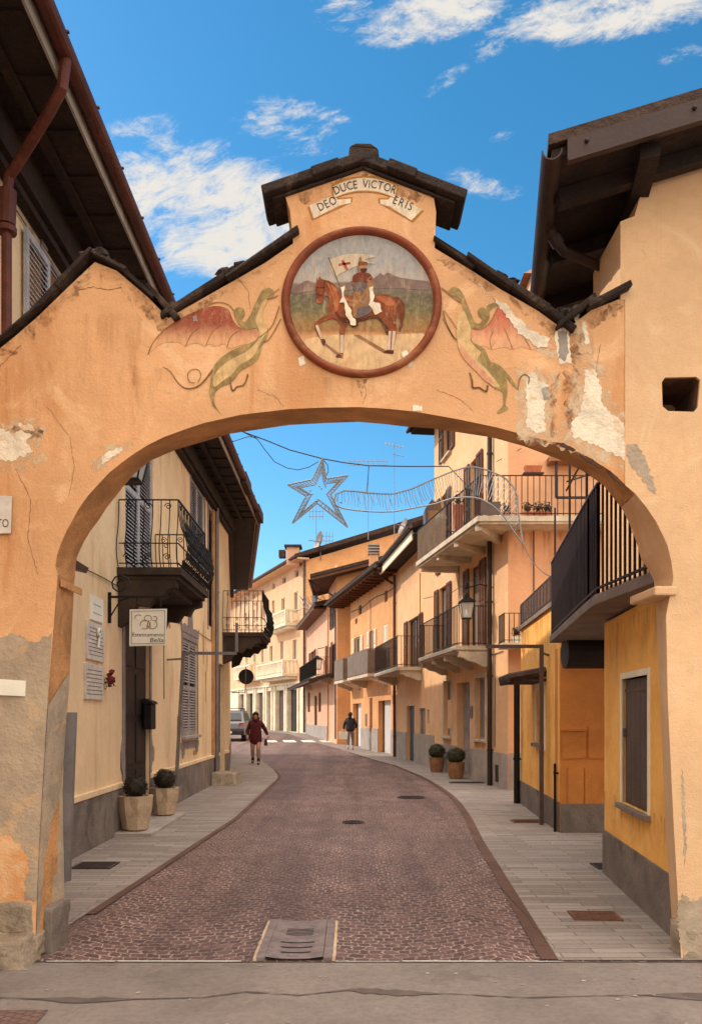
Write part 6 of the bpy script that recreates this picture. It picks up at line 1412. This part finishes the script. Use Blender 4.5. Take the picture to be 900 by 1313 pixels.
# ------------------------------------------------------------------ gabled house behind them
gab = thing('house', 'gabled sand house rising behind the apricot eave', 'house', (1, 43, 0)); YG = 41.6
mb = MB(); sl5 = .36; xl = W(432,0,YG).x; z5 = W(0,722,YG).z
mb.prism([(xl,YG,0),(6.5,YG,0),(6.5,YG,z5+sl5*(6.5-xl)*.72),(xl,YG,z5)], (0,4.6,0)); mb.build('wall', M['orange2'], gab)
GS = Fac((xl-.004, YG), (xl-.5, 45.0), (-1, 0))
mb = MB(); GS.body(mb, 0, GS.L, 0, z5-.05, [], .4); gw = mb.build('street_wall', M['pinkish'], gab)
for (s_, z) in ((.6,6.2),(1.7,6.2),(.6,3.6),(1.8,3.6)):
    mb = MB(); GS.box(mb, s_, s_+.6, .002, .03, z, z+1.7); w = mb.build('window', M['pane'], gab); mb = MB(); shutter(mb, GS, s_-.32, s_-.02, .03, z, z+1.7); shutter(mb, GS, s_+.62, s_+.92, .03, z, z+1.7); mb.build('shutter', M['wood_brown'], w)
mb = MB(); a = W(399,744,40.7); s6 = .255
mb.hexa([a, a+Vector((8.6,0,8.6*s6)), a+Vector((8.6,5.6,8.6*s6)), a+Vector((0,5.6,0)), a+Vector((0,0,.14)), a+Vector((8.6,0,8.6*s6+.14)), a+Vector((8.6,5.6,8.6*s6+.14)), a+Vector((0,5.6,.14))]); mb.build('eave', M['wood_brown'], gab)
mb = MB(); b = a+Vector((-.05,-.05,.142)); mb.hexa([b, b+Vector((8.7,0,8.7*s6)), b+Vector((8.7,5.7,8.7*s6)), b+Vector((0,5.7,0)), b+Vector((0,0,.16)), b+Vector((8.7,0,8.7*s6+.16)), b+Vector((8.7,5.7,8.7*s6+.16)), b+Vector((0,5.7,.16))]); mb.build('roof', M['roof'], gab)
mb = MB(); gutter(mb, a+Vector((-.1,0,.1)), a+Vector((-.1,5.6,.1)), .08); mb.tube([a+Vector((-.1,.3,.02)), a+Vector((.5,.5,-.3)), Vector((xl-.08,YG+.3,a.z-.7)), Vector((xl-.08,YG+.3,.4))], .045, 8); mb.build('gutter', M['brown_iron'], gab)
# ------------------------------------------------------------------ pinkish house with a canopy
PK = Fac((-1.3, 45.1), (-3.08, 56.9), (-1, 0)); pk = thing('house', 'pinkish house with a tiled canopy, dark shutters and an iron balcony at the bend', 'house', (-1, 51, 0)); zt = 7.6
hp = [PK.rect(398, 404, 835, 868), PK.rect(419.5, 425, 826, 866), PK.rect(394.5, 397.5, 888, 913), PK.rect(408, 411.5, 888, 913), PK.rect(420, 426, 893, 945), PK.rect(403, 406.5, 892, 940)]
mb = MB(); PK.body(mb, 0, PK.L, 0, zt, hp, 6); mb.build('wall', M['pinkish'], pk)
mb = MB(); PK.box(mb, 0, PK.L, -.01, .03, 0, 1.0); mb.build('plinth', M['plinth_pale'], pk)
for i, h in enumerate(hp):
    w = window(PK, h, pk, M['wood_brown'], M['pane'], None, .14, leaves=1)
    if i in (0, 1): shutters(PK, h, w, M['wood_brown'], .02, width=.55)
mb = MB(); s0, s1 = PK.hit(428,875)[0], PK.hit(392,875)[0]; zc = PK.hit(405,877)[1]; roof_slab(mb, PK.P(s0,1.3,zc-.25), PK.P(s1,1.3,zc-.25), (-PK.n.x,-PK.n.y), 1.3, .35, .1); tile_ends(mb, PK.P(s0,1.3,zc-.12), PK.P(s1,1.3,zc-.12), (-PK.n.x,-PK.n.y), .27, 1.25, .3, .07); mb.build('canopy', M['roof'], pk)
s0, s1 = PK.hit(424,870)[0], PK.hit(399,870)[0]; zb = PK.hit(412,871)[1]; simple_balcony(PK, pk, s0, s1, .8, zb, 1.0, M['iron'])
mb = MB(); roof_slab(mb, PK.P(-.2,.7,zt+.02), PK.P(PK.L+.3,.7,zt+.02), (-PK.n.x,-PK.n.y), 5, 1.1, .14); tile_ends(mb, PK.P(-.2,.7,zt+.17), PK.P(PK.L+.3,.7,zt+.17), (-PK.n.x,-PK.n.y), .22, 4.9, .3, .07); mb.build('roof', M['roof'], pk)
mb = MB(); PK.box(mb, .5, PK.L, .0, .72, zt-.09, zt+.018); mb.build('eave', M['wood_brown'], pk)
mb = MB(); rails(mb, [PK.P(.4,.5,zt+.35), PK.P(3.2,.5,zt+.35)], 1.1, .16, .010, .02); r_ = random.Random(5)
for k in range(12): p = PK.P(.3+3.4*r_.random(),.7,zt-.2+.6*r_.random()); mb.tube([p, p+Vector((r_.uniform(-.6,.6),0,r_.uniform(.2,.8))), p+Vector((r_.uniform(-1,1),0,r_.uniform(-.3,.6)))], .018, 4)
mb.build('terrace_railing', M['alu'], pk)
t = thing('wall_lantern', 'far iron street lantern on the pinkish house at the bend', 'lantern', W(407,858,46.5)); lantern(t, .28, .55); mb = MB(); mb.tube([(0,0,.85),(0,0,1.15),(.5,0,1.25),(1.0,0,1.2)], .025, 5); mb.build('bracket', M['iron'], t, local=True)

# ------------------------------------------------------------------ long ivory house closing the view
IV = Fac((-3.1, 57.2), (-12.8, 81.7), (-1, -.4)); iv = thing('house', 'long ivory three storey house closing the street with a stone ground floor', 'house', (-5, 64, 0)); zi = 12.45; zg = .4
def RI(u0, u1, v0, v1): return IV.rect(u0, u1, v0, v1)
attic = [RI(378,383,731,740), RI(362,366.5,740,748), RI(349,352.5,748,755.5), RI(336,339,755,762), RI(324,327,761,768), RI(314,316.5,766,773)]
sec = [RI(377,382,759,782), RI(361,365.5,767,784), RI(349,352,770,787), RI(336,339,776,792), RI(324,327,782,796), RI(314,316.5,786,800)]
fst = [RI(375.5,380.5,820,846), RI(359.5,363.5,822,846), RI(346,350,828,848), RI(335,338,830,850), RI(325,328,832,850), RI(315,318,834,850)]
grd = [RI(369.5,382,884,940), RI(354.5,365,885,940), RI(343.5,348.5,886,938), RI(329.5,338.5,888,938), RI(317.5,325.5,889,938), RI(307,314,890,937)]
grd = [(a, b, zg, d) for a, b, c, d in grd]
mb = MB(); IV.body(mb, 0, IV.L, 3.95, zi, attic+sec+fst, 8, .25); mb.build('wall', M['ivory'], iv)
mb = MB(); IV.body(mb, 0, IV.L, .2, 3.9, grd, 8, .3); IV.box(mb, 0, IV.L, -.02, .12, 3.9, 4.05); mb.build('stone_ground_floor', M['stonewhite'], iv)
mb = MB(); EW = Fac((-3.095, 57.2), (7, 57.2), (0, -1)); mb.prism([(-3.095,57.19,0),(7,57.19,0),(7,57.19,zi+10*.30),(-3.095,57.19,zi)], (0,.3,0)); mb.build('end_wall', M['orange2'], iv)
for h in attic: window(IV, h, iv, M['trim_white'], M['pane'], None, .15, leaves=1)
for h in sec+fst: window(IV, h, iv, M['trim_white'], M['pane'], M['stonewhite'], .15)
for i, h in enumerate(grd):
    door(IV, h, iv, M['shutter_brown'] if i % 2 else M['door_dark'], .25, 3, leaves=2)
mb = MB()
for h in grd:
    for s_ in (h[0]-.35, h[1]+.05): IV.box(mb, s_, s_+.30, .0, .10, zg, 3.88)
mb.build('pilaster', M['stonewhite'], iv)
mb = MB(); IV.box(mb, -.3, IV.L, -.1, .75, zi+.002, zi+.12); mb.build('eave', M['ivory'], iv)
mb = MB(); a = IV.P(-.35,.85,zi+.13); b = IV.P(IV.L,.85,zi+.13); roof_slab(mb, a, b, (-IV.n.x,-IV.n.y), 7, 2.2, .2)
e0 = Vector((-3.9,56.7,zi+.05)); mb.hexa([e0, e0+Vector((11,0,11*.30)), e0+Vector((11,4,11*.3)), e0+Vector((0,4,0)), e0+Vector((0,0,.3)), e0+Vector((11,0,11*.3+.3)), e0+Vector((11,4,11*.3+.3)), e0+Vector((0,4,.3))]); mb.build('roof', M['roof'], iv)
mb = MB(); gutter(mb, IV.P(-.35,.9,zi+.2), IV.P(IV.L,.9,zi+.2), .1); mb.build('gutter', M['copper'], iv)
pipe_on(IV, .2, .4, zi, .08, M['taupe_metal'], iv)
mb = MB(); c = W(376,706,58.2); mb.box(c.x-.45, c.x+.45, 57.9, 58.9, zi-.2, c.z+.2); cm = mb.build('chimney', M['pinkish'], iv); mb = MB(); mb.box(c.x-.6, c.x+.6, 57.7, 59, c.z+.205, c.z+.34); mb.box(c.x-1.0, c.x-.55, 57.9, 58.6, c.z-.5, c.z+.0); mb.build('chimney_cap', M['roof'], cm)
def balustrade(fac, parent, s0, s1, proj, z, h):
    mb = MB(); fac.box(mb, s0, s1, -.02, proj, z-.2, z); fac.box(mb, s0+.15, s1-.15, -.02, proj*.7, z-.4, z-.202); b = mb.build('balcony', M['stonewhite'], parent)
    mb = MB(); fac.box(mb, s0, s1, proj-.16, proj, z+h-.12, z+h)
    for s_ in (s0, s1-.16): fac.box(mb, s_, s_+.16, 0, proj-.165, z+h-.12, z+h); fac.box(mb, s_, s_+.16, proj-.16, proj, z, z+h-.122)
    k = int((s1-s0)/.27)
    for i in range(1, k): mb.lathe([(.05,0),(.09,.12),(.05,h*.55),(.07,h-.12)], fac.P(s0+(s1-s0)*i/k, proj-.08, z), 6)
    for i in range(1, int(proj/.25)): mb.lathe([(.05,0),(.09,.12),(.05,h*.55),(.07,h-.12)], fac.P(s0+.08, proj*i/int(proj/.25), z), 6)
    mb.build('balustrade', M['stonewhite'], b); return b
h = RI(345, 381, 845, 864); balustrade(IV, iv, h[0], h[1], 1.1, IV.hit(364,866)[1], .95)
h = RI(355, 381, 782, 802); balustrade(IV, iv, h[0], h[1]+.3, .9, IV.hit(368,803)[1], .95)
h = RI(314, 335, 850, 866); balustrade(IV, iv, h[0], h[1], 1.0, IV.hit(325,868)[1], .95)

for h_ in (g1, g3): rain_under(RA, tall, h_[0]-.1, h_[1]+.1, h_[2]-.07, .5)
rain_under(RA, tall, .1, RA.L, TH-.02, 1.2); rain_under(RA, tall, sN, sF, Z1-.15, 1.1, .004); rain_under(RB, tall, .0, 4.5, Zs-.06, 1.1); rain_under(RB, tall, .5, 5.5, TH-.1, 2.0)
rain_under(HA, lowa, .1, HA.L, 7.0, 1.3); rain_under(HB, lowb, .1, HB.L, 7.05, 1.4); rain_under(HB, lowb, .2, HB.L-.1, 3.15, 1.2, .004); rain_under(HA, lowa, .2, HA.L-.2, 3.05, 1.1, .004)
rain_under(PK, pk, .1, PK.L, 7.5, 1.5); rain_under(IV, iv, .2, IV.L, zi-.05, 1.4); rain_under(RS, an, .2, RS.L, 3.1, .9); rain_under(R1, ch, .1, R1.L, 2.5, .6); rain_under(R1, ch, .1, R1.L, .85, .4)
mb = MB(); mb.tube([RA.P(s_, .02, 3.05-.04*math.sin(s_*1.7)) for s_ in frange(.3, RA.L-.2, 14)], .010, 4); mb.tube([RA.P(.9,.02,3.0), RA.P(.92,.02,.9)], .009, 4); mb.tube([RA.P(4.2,.02,3.0), RA.P(4.2,.02,5.6)], .009, 4); mb.build('wall_cable', M['cable'], tall)
mb = MB(); mb.tube([HB.P(s_, .03, 6.6-.05*math.sin(s_*1.3)) for s_ in frange(.2, HB.L-.2, 14)], .014, 4); mb.tube([HB.P(4.3,.03,6.6), HB.P(4.3,.03,3.4)], .012, 4); mb.build('wall_cable', M['cable'], lowb)
mb = MB(); mb.box(RB.P(1.05,0,0).x, RB.P(1.35,0,0).x, 17.62, 17.699, 1.35, 1.8); mb.build('meter_box', M['plinth_pale'], tall)
# ------------------------------------------------------------------ aerials and dishes on the roofs
def antenna(label, u, v0, v1, d, kind):
    b = W(u, v1, d); hgt = W(u, v0, d).z-b.z; t = thing('antenna', label, 'antenna', b); r = .0009*d*.55
    mb = MB(); mb.tube([(0,0,0),(0,0,hgt)], r, 5); mb.build('mast', M['alu'], t, local=True); mb = MB(); q = r*.75
    if kind == 0:
        mb.tube([(-.45,0,hgt-.12),(.45,0,hgt-.30)], q, 4); mb.tube([(-.1,0,hgt-.62),(.5,0,hgt-.74)], q, 4)
        for k in range(6): x = -.42+.84*k/5; mb.tube([(x,-.2,hgt-.2-x*.2-.16),(x,.2,hgt-.2-x*.2+.16)], q, 4)
    elif kind == 1:
        for z in (hgt-.05, hgt-.3): mb.tube([(-1.2,0,z),(1.2,0,z)], q, 4)
        for k in range(9): x = -1.15+2.3*k/8; mb.tube([(x,0,hgt-.38),(x,0,hgt+.04)], q*.8, 4)
    else:
        for k in range(5): x = -.45+.9*k/4; mb.tube([(x,0,hgt-.9),(x,0,hgt)], q*.8, 4)
        for z in (hgt-.3, hgt-.65): mb.tube([(-.5,0,z),(.5,0,z)], q, 4)
    mb.build('aerial', M['alu'], t, local=True)
antenna('tall roof aerial with comb shaped arms between garland tail and tall house', 505.5, 566, 694, 40, 0)
antenna('thin roof aerial with long crossbars behind the star', 472, 590, 692, 50, 1)
antenna('bare roof mast standing below the star', 405.5, 650, 700, 56, 3 if False else 2)
antenna('small pale grid aerial on the far roof ridge', 418.5, 682, 702, 60, 2)
def dish(label, u, v, d, r, ax):
    c = W(u, v, d); t = thing('satellite_dish', label, 'satellite dish', c); ax = Vector(ax).normalized(); x = ax.orthogonal().normalized(); y = ax.cross(x); mb = MB(); o = []
    prof = [(r, .0), (r*.7, -.09*r*2), (r*.35, -.14*r*2), (.01, -.16*r*2)]
    for rr, z in prof: o += [ax*z+x*math.cos(2*math.pi*k/18)*rr+y*math.sin(2*math.pi*k/18)*rr for k in range(18)]
    mb.add(o, [(i*18+k, i*18+(k+1)%18, (i+1)*18+(k+1)%18, (i+1)*18+k) for i in range(3) for k in range(18)]); mb.build('reflector', M['grey_metal'], t, local=True, smooth=True)
    mb = MB(); mb.tube([ax*-.15*r, ax*.9*r+Vector((0,0,-.2*r))], .03, 5); mb.tube([ax*-.2*r, ax*-.3*r+Vector((0,0,-r*1.7))], .035, 5); mb.build('arm', M['grey_metal'], t, local=True)
dish('grey satellite dish by the chimney of the long ivory house', 407.5, 694, 57, .75, (-.95,-.35,.25))
dish('small satellite dish on the roof under the tall aerial', 516, 674, 42, .45, (-.9,-.3,.4))
# ------------------------------------------------------------------ comet garland slung over the street
YS = 16.0
gl = thing('light_garland', 'unlit comet garland, a wire star with a curving tail slung over the street', 'garland', W(410,635,YS))
def WS(pts, y=YS): return [W(u, v, y) for u, v in pts]
outer_ = [(413.5,587),(418.5,614),(446.5,609.5),(424,634),(446,676),(406.5,645),(375,671),(392.5,636),(369,621.5),(400.5,615)]
cx, cy = 408, 632
inner_ = [(cx+(u-cx)*.62+1, cy+(v-cy)*.62) for u, v in outer_]
mb = MB(); P = WS(outer_); Q = WS(inner_); n = 10
for L, r in ((P, .016), (Q, .012)):
    for i in range(n): mb.tube([L[i], L[(i+1)%n]], r, 5)
for i in range(n):
    k = 7
    for j in range(k):
        a = P[i].lerp(P[(i+1)%n], j/k); b = Q[i].lerp(Q[(i+1)%n], (j+.5)/k); c = P[i].lerp(P[(i+1)%n], (j+1)/k)
        mb.tube([a, b], .006, 3); mb.tube([b, c], .006, 3)
for k in range(14): mb.blob(Q[k%10].lerp(P[(k*3)%10], random.random()*.8), .02, k, .2, 1)
mb.build('star', M['wire'], gl)
upp = [(429,641),(430,634),(441.6,629),(457,630),(474,632),(490,633),(505,633),(527,627),(549,617),(578,605),(597,599),(610.5,599),(624,602.5),(638,608),(648,613.6),(658,624),(663.5,637),(664,655),(666,669),(670.5,698)]
low = [(429,641),(430,648),(440,652),(457,654.5),(474,656),(490,656.5),(505,656),(533,651),(558,646),(579,639),(597,637.5),(608,638),(616,640),(624,644),(632,649),(640,656),(647,664),(653,673.5),(660,684),(670.5,698)]
mb = MB(); U = WS(upp); Lw = WS(low); mb.tube(U, .016, 5); mb.tube(Lw, .016, 5)
r_ = random.Random(8)
for i in range(1, len(U)-2):
    k = max(2, int((U[i+1]-U[i]).length/.05))
    for j in range(k):
        a = U[i].lerp(U[i+1], (j+.3*r_.random())/k); b = Lw[i].lerp(Lw[i+1], (j+.2+.6*r_.random())/k); f_ = .6+.4*r_.random()
        m_ = a.lerp(b, f_*.5)+Vector((r_.uniform(-.03,.03),0,0)); mb.tube([a, m_, a.lerp(b, f_)], .0065, 3)
mb.build('tail', M['wire'], gl)
mb = MB(); wr = WS([(225,528),(268,540),(310,553),(340,564),(372,577),(413,588)])+WS([(440,593),(472,597),(520,598),(575,598),(640,598.5)])
wr[0].x = -3.25; wr[-1].y = 18.4
mb.tube(wr, .012, 4)
for pts in ([(313,554.5),(330,563),(340,577),(352,592),(368,600),(382,602.5),(396,599),(408,592)],[(260,560),(290,569),(318,560),(332,561)],[(413,588),(420,596),(421,605),(417,612)],[(473,597),(471.5,615),(470,633)]): mb.tube(WS(pts), .008, 4)
w0 = W(670.5,698,YS); w1 = Vector((2.70,10.9,3.45)); mb.tube([w0.lerp(w1, t)+Vector((0,0,-.25*4*t*(1-t)*.5)) for t in frange(0,1,8)], .008, 4)
wu = W(636,592,18.3); mb.tube([wu, W(668,575,17.6)], .008, 4)
mb.build('suspension_wire', M['cable'], gl)
# ------------------------------------------------------------------ estate car at the corner (its back towards us)
car = thing('parked_car', 'dark silver estate car with roof rails seen beyond the left corner', 'car', (-6.75, 47.0, gz(45.5)))
paint = mat('silver_car_paint', srgb(96,94,98), .3, .06, 2, 0, metal=.4, spec=.5)
side = [(-2.2,.35),(-2.25,.7),(-2.15,1.0),(-1.95,1.12),(-1.55,1.62),(-1.2,1.70),(.4,1.68),(1.1,1.12),(2.0,.98),(2.2,.75),(2.2,.35)]     # y from the tail, z
mb = MB(); hw_ = lambda z: .92 if z < .95 else .92-(z-.95)*.26
L = [Vector((-hw_(z), y, z)) for y, z in side]; Rr = [Vector((hw_(z), y, z)) for y, z in side]
n = len(side); mb.add(L+Rr, [(i, (i+1)%n, n+(i+1)%n, n+i) for i in range(n)]); 
for S in (L, Rr): mb.add(S, [tuple(t) for t in tessellate_polygon([S])])
mb.build('body', paint, car, local=True, bevel=.05)
mb = MB(); a = [Vector((s*.66*k, y-.012, z)) for s, y, z, k in ((-1,-1.93,1.17,1.12),(1,-1.93,1.17,1.12),(1,-1.6,1.57,1),(-1,-1.6,1.57,1))]; mb.prism(a, (0,-.02,.012)); mb.build('rear_window', M['pane'], car, local=True)
mb = MB()
for s in (-1, 1):
    q = [Vector((s*(hw_(z)+.006), y, z)) for y, z in ((-1.75,1.14),(-1.45,1.55),(.3,1.55),(.85,1.14))]; mb.prism(q, (s*.012,0,0))
mb.build('side_window', M['pane'], car, local=True)
for s in (-1, 1):
    mb = MB(); mb.hexa([(s*.60,-2.24,.84),(s*.9,-2.2,.84),(s*.9,-2.0,.84),(s*.60,-2.1,.84),(s*.66,-2.2,1.02),(s*.9,-2.14,1.02),(s*.9,-1.9,1.02),(s*.66,-2.0,1.02)]); mb.build('tail_light', mat('red_lens', srgb(140,20,18), .3, .1, 4, 0, spec=.5), car, local=True)
    for y in (-1.45, 1.4):
        mb = MB(); mb.tube([(s*.70,y,.33),(s*.93,y,.33)], .33, 20); wh = mb.build('wheel', mat('black_rubber', srgb(36,34,34), .85, .2, 8, .1, 40), car, local=True); mb = MB(); mb.tube([(s*.931,y,.33),(s*.945,y,.33)], .2, 14); mb.build('rim', M['alu'], wh, local=True)
mb = MB(); mb.box(-.9,.9,-2.33,-2.1,.36,.6); mb.build('bumper', M['door_dark'], car, local=True, bevel=.04)
mb = MB(); mb.box(-.26,.26,-2.345,-2.331,.44,.55); mb.build('number_plate', M['enamel'], car, local=True)
mb = MB()
for s in (-1,1): mb.tube([(s*.6,-1.2,1.72),(s*.6,-1.1,1.80),(s*.6,.2,1.80),(s*.6,.35,1.72)], .03, 6)
for y in (-.9,.0): mb.bar((-.62,y,1.82),(.62,y,1.82), .06,.03)
mb.build('roof_rail', M['iron'], car, local=True)

# ------------------------------------------------------------------ people
def skin(verts, edges, radii, sub=1):
    """one continuous surface grown round a skeleton"""
    me = bpy.data.meshes.new('skeleton'); me.from_pydata(verts, edges, []); o = bpy.data.objects.new('skeleton', me); COL.objects.link(o)
    m = o.modifiers.new('skin', 'SKIN'); m.use_smooth_shade = True
    for i, r in enumerate(radii):
        sv = me.skin_vertices[0].data[i]; sv.radius = r if isinstance(r, tuple) else (r, r); sv.use_root = (i == 0)
    if sub: s = o.modifiers.new('sub', 'SUBSURF'); s.levels = sub; s.render_levels = sub
    bpy.context.view_layer.update(); dg = bpy.context.evaluated_depsgraph_get()
    e = o.evaluated_get(dg); mm = e.to_mesh(); out = MB(); out.add([p.co.copy() for p in mm.vertices], [tuple(p.vertices) for p in mm.polygons]); e.to_mesh_clear()
    bpy.data.objects.remove(o); bpy.data.meshes.remove(me); return out
def chains(cs):
    V, E, Rd, idx = [], [], [], {}
    for c in cs:
        prev = None
        for p, r in c:
            k = tuple(round(x, 4) for x in p)
            if k not in idx: idx[k] = len(V); V.append(p); Rd.append(r)
            if prev is not None: E.append((prev, idx[k]))
            prev = idx[k]
    return V, E, Rd
skin_m = mat('skin', srgb(196,140,112), .6, .06, 8, 0)
def person(label, loc, rz, hgt, coat, trousers, boots, hair, arms, legs, coat_len=.78, hood=False, scarf=None):
    """arms: elbow and hand for each side; legs: knee and ankle for each side (metres, figure faces -y)"""
    t = thing('person', label, 'person', loc); t.rotation_euler.z = rz; k = hgt/1.70; t.scale = (k,k,k)
    (eL, hL), (eR, hR) = arms; (kL, aL), (kR, aR) = legs
    pel, wa, chst, nk, hd = (0,0,.92), (0,.01,1.10), (0,.01,1.30), (0,.0,1.46), (0,-.01,1.56)
    sh = lambda s: (s*.17,.01,1.37); hp = lambda s: (s*.09,0,.86)
    def ft(a): return (a[0], a[1]-.15, a[2]-.055)
    cs = [[(pel,(.13,.10)),(wa,(.12,.09)),(chst,(.14,.10)),(nk,(.05,.05)),(hd,(.075,.085)),((0,-.01,1.64),(.07,.08))]]
    for s, e, h in ((-1,eL,hL),(1,eR,hR)):
        d = (Vector(h)-Vector(e)).normalized()
        cs.append([(chst,(.14,.10)),(sh(s),(.055,.055)),(e,(.042,.042)),(h,(.028,.028))])
        hv = Vector(h); side = Vector((0,1,0)); palm = hv+d*.07
        cs.append([(h,(.028,.028)),(tuple(palm),(.034,.018))])
        for f_ in range(4): 
            b = palm+side*(-.024+.016*f_)*1.0; cs.append([(tuple(palm),(.034,.018)),(tuple(b+d*.035+side*.0),(.009,.009)),(tuple(b+d*(.065-.006*abs(f_-1))+Vector((-s*.012,0,0))),(.007,.007))])
        th_ = hv+d*.03; cs.append([(h,(.028,.028)),(tuple(th_+side*-.035),(.010,.010)),(tuple(th_+side*-.045+d*.035),(.008,.008))])
    for s, kn, an in ((-1,kL,aL),(1,kR,aR)): cs.append([(pel,(.13,.10)),(hp(s),(.085,.09)),(kn,(.055,.058)),(an,(.036,.038)),(ft(an),(.035,.025))])
    V, E, Rd = chains(cs); body = skin(V, E, Rd, 1).build('body', skin_m, t, local=True, smooth=True)
    mb = MB()
    for s in (-1, 1): mb.blob((s*.03,-.088,1.585), .010, 1, 0, 1)
    mb.build('eyes', M['ink'], body, local=True)
    mb = MB(); mb.blob((0,-.098,1.555), .016, 2, .05, 2, (.7,1,1.3)); mb.blob((0,-.082,1.515), .02, 3, .05, 2, (1.2,.5,.35)); mb.build('nose_and_mouth', mat('lip_skin', srgb(176,110,92), .6, .05, 8, 0), body, local=True, smooth=True)
    lo = .92-coat_len+.0; hem = 1.42-coat_len
    cs = [[((0,0,hem),(.235,.19)),((0,0,hem+.22),(.22,.175)),((0,.0,1.08),(.20,.16)),((0,.01,1.30),(.20,.15)),((0,.0,1.43),(.085,.085))]]
    for s, e, h in ((-1,eL,hL),(1,eR,hR)):
        cs.append([((0,.01,1.30),(.20,.15)),(sh(s),(.09,.09)),(e,(.068,.068)),(tuple(Vector(h)*.97+Vector(e)*.03),(.05,.05))])
    V, E, Rd = chains(cs); co = skin(V, E, Rd, 1).build('coat', coat, t, local=True, smooth=True)
    for s, kn, an in ((-1,kL,aL),(1,kR,aR)):
        V, E, Rd = chains([[((s*.085,0,.90),(.10,.10)),((s*.09,0,.72),(.092,.095)),(kn,(.070,.072)),(tuple(Vector(an)*.8+Vector(kn)*.2),(.058,.06))]]); skin(V, E, Rd, 1).build('trouser_leg', trousers, t, local=True, smooth=True)
        V, E, Rd = chains([[(tuple(Vector(an)*.65+Vector(kn)*.35),(.062,.066)),(tuple(Vector(an)+Vector((0,.015,-.03))),(.052,.056)),(tuple(Vector(ft(an))+Vector((0,.03,.0))),(.048,.038)),(tuple(Vector(ft(an))+Vector((0,-.07,-.008))),(.040,.030))]]); skin(V, E, Rd, 1).build('boot', boots, t, local=True, smooth=True)
    mb = MB(); mb.blob((0,.015,1.615), .118, 5, .06, 3, (.92,1.0,.98), 2)
    keep = MB(); vs0 = mb.v; 
    for i, p in enumerate(mb.v):
        if p.y < -.02 and p.z < 1.655 and abs(p.x) < .075: p.y = -.02
    if hood: mb.blob((0,.05,1.50), .13, 7, .06, 3, (1.0,.8,.8), 2)
    else: mb.blob((0,.07,1.48), .085, 6, .1, 2, (1.1,.6,1.4), 2)
    mb.build('hair', hair, t, local=True, smooth=True)
    if scarf: mb = MB(); mb.lathe([(.085,1.40),(.11,1.43),(.105,1.47),(.08,1.49)], (0,0,0), 16); mb.build('scarf', scarf, t, local=True, smooth=True)
    return t
maroon = mat('maroon_quilted_coat', srgb(84,26,32), .85, .25, 7, .4, 24); beige = mat('beige_trousers', srgb(168,136,112), .9, .12, 8, .2, 40); bootm = mat('dark_boot_leather', srgb(46,34,32), .5, .15, 8, .1, 40); hairm = mat('dark_hair', srgb(52,34,28), .6, .3, 14, .3, 60)
fp = G(328, 980)
person('woman in a maroon coat walking towards us on the left pavement', (fp.x, fp.y, .005), R(4), 1.70, maroon, beige, bootm, hairm, (((-.26,.03,1.12),(-.25,-.10,.93)),((.31,.06,1.14),(.40,.02,.93))), (((-.10,-.05,.50),(-.10,.14,.12)),((.10,-.16,.50),(.10,-.14,.085))), .80, True, maroon)
t = thing('handbag', 'dark handbag carried by the woman in the maroon coat', 'bag', (fp.x+.34, fp.y-.06, .62)); mb = MB(); mb.hexa([(-.05,-.14,0),(.05,-.14,0),(.05,.14,0),(-.05,.14,0),(-.03,-.11,.22),(.03,-.11,.22),(.03,.11,.22),(-.03,.11,.22)]); mb.build('body', maroon, t, local=True, bevel=.02)
mb = MB(); mb.tube([(0,-.08,.22),(.03,-.05,.31),(.05,0,.33),(.03,.05,.31),(0,.08,.22)], .010, 6); mb.box(-.054,-.03,-.03,.03,.15,.19); mb.build('handle', M['enamel'], t, local=True)
fp = G(449, 962); dark = mat('black_padded_jacket', srgb(44,42,48), .8, .25, 8, .4, 24); greyt = mat('grey_trousers', srgb(128,116,112), .9, .12, 8, .2, 40); shoe = mat('white_trainers', srgb(200,190,182), .7, .06, 8, .1, 40)
fp.x += .0
person('person in a black jacket and grey trousers walking away by the pale door', (fp.x, fp.y, fp.z+.005), R(172), 1.66, dark, greyt, shoe, hairm, (((-.26,-.02,1.12),(-.22,-.16,.98)),((.27,.04,1.12),(.29,-.02,.92))), (((-.09,-.16,.50),(-.09,-.12,.085)),((.09,.02,.49),(.09,.20,.12))), .62, False)
t = thing('shopping_bag', 'large white shopping bag held by the person in the black jacket', 'bag', (fp.x-.30, fp.y-.05, fp.z+.48)); mb = MB(); mb.hexa([(-.17,-.06,0),(.18,-.06,0),(.18,.06,0),(-.17,.06,0),(-.20,-.05,.34),(.20,-.05,.31),(.20,.05,.31),(-.20,.05,.34)]); mb.build('body', M['enamel'], t, local=True, bevel=.015)
mb = MB()
for y in (-.03,.03): mb.tube([(-.14,y,.33),(-.06,y,.42),(.06,y,.43),(.14,y,.31)], .008, 5)
mb.build('handle', M['enamel'], t, local=True)

# repeats of a kind share a group
GROUPS = {'drain_cover': 'iron covers in the street and pavements', 'stone_planter': 'cast stone planters by the dark door', 'bush_planter': 'brown pots with clipped bushes', 'wall_plaque': 'plaques on the cream wall',
          'antenna': 'aerials on the roofs', 'satellite_dish': 'satellite dishes on the roofs', 'steel_post': 'steel posts with arms over the pavement', 'wall_lantern': 'iron street lanterns', 'potted_plant': 'pots on the balconies', 'house': 'houses along the street'}
for o in scene.objects:
    if o.parent is None and o.name.split('.')[0] in GROUPS: o['group'] = GROUPS[o.name.split('.')[0]]
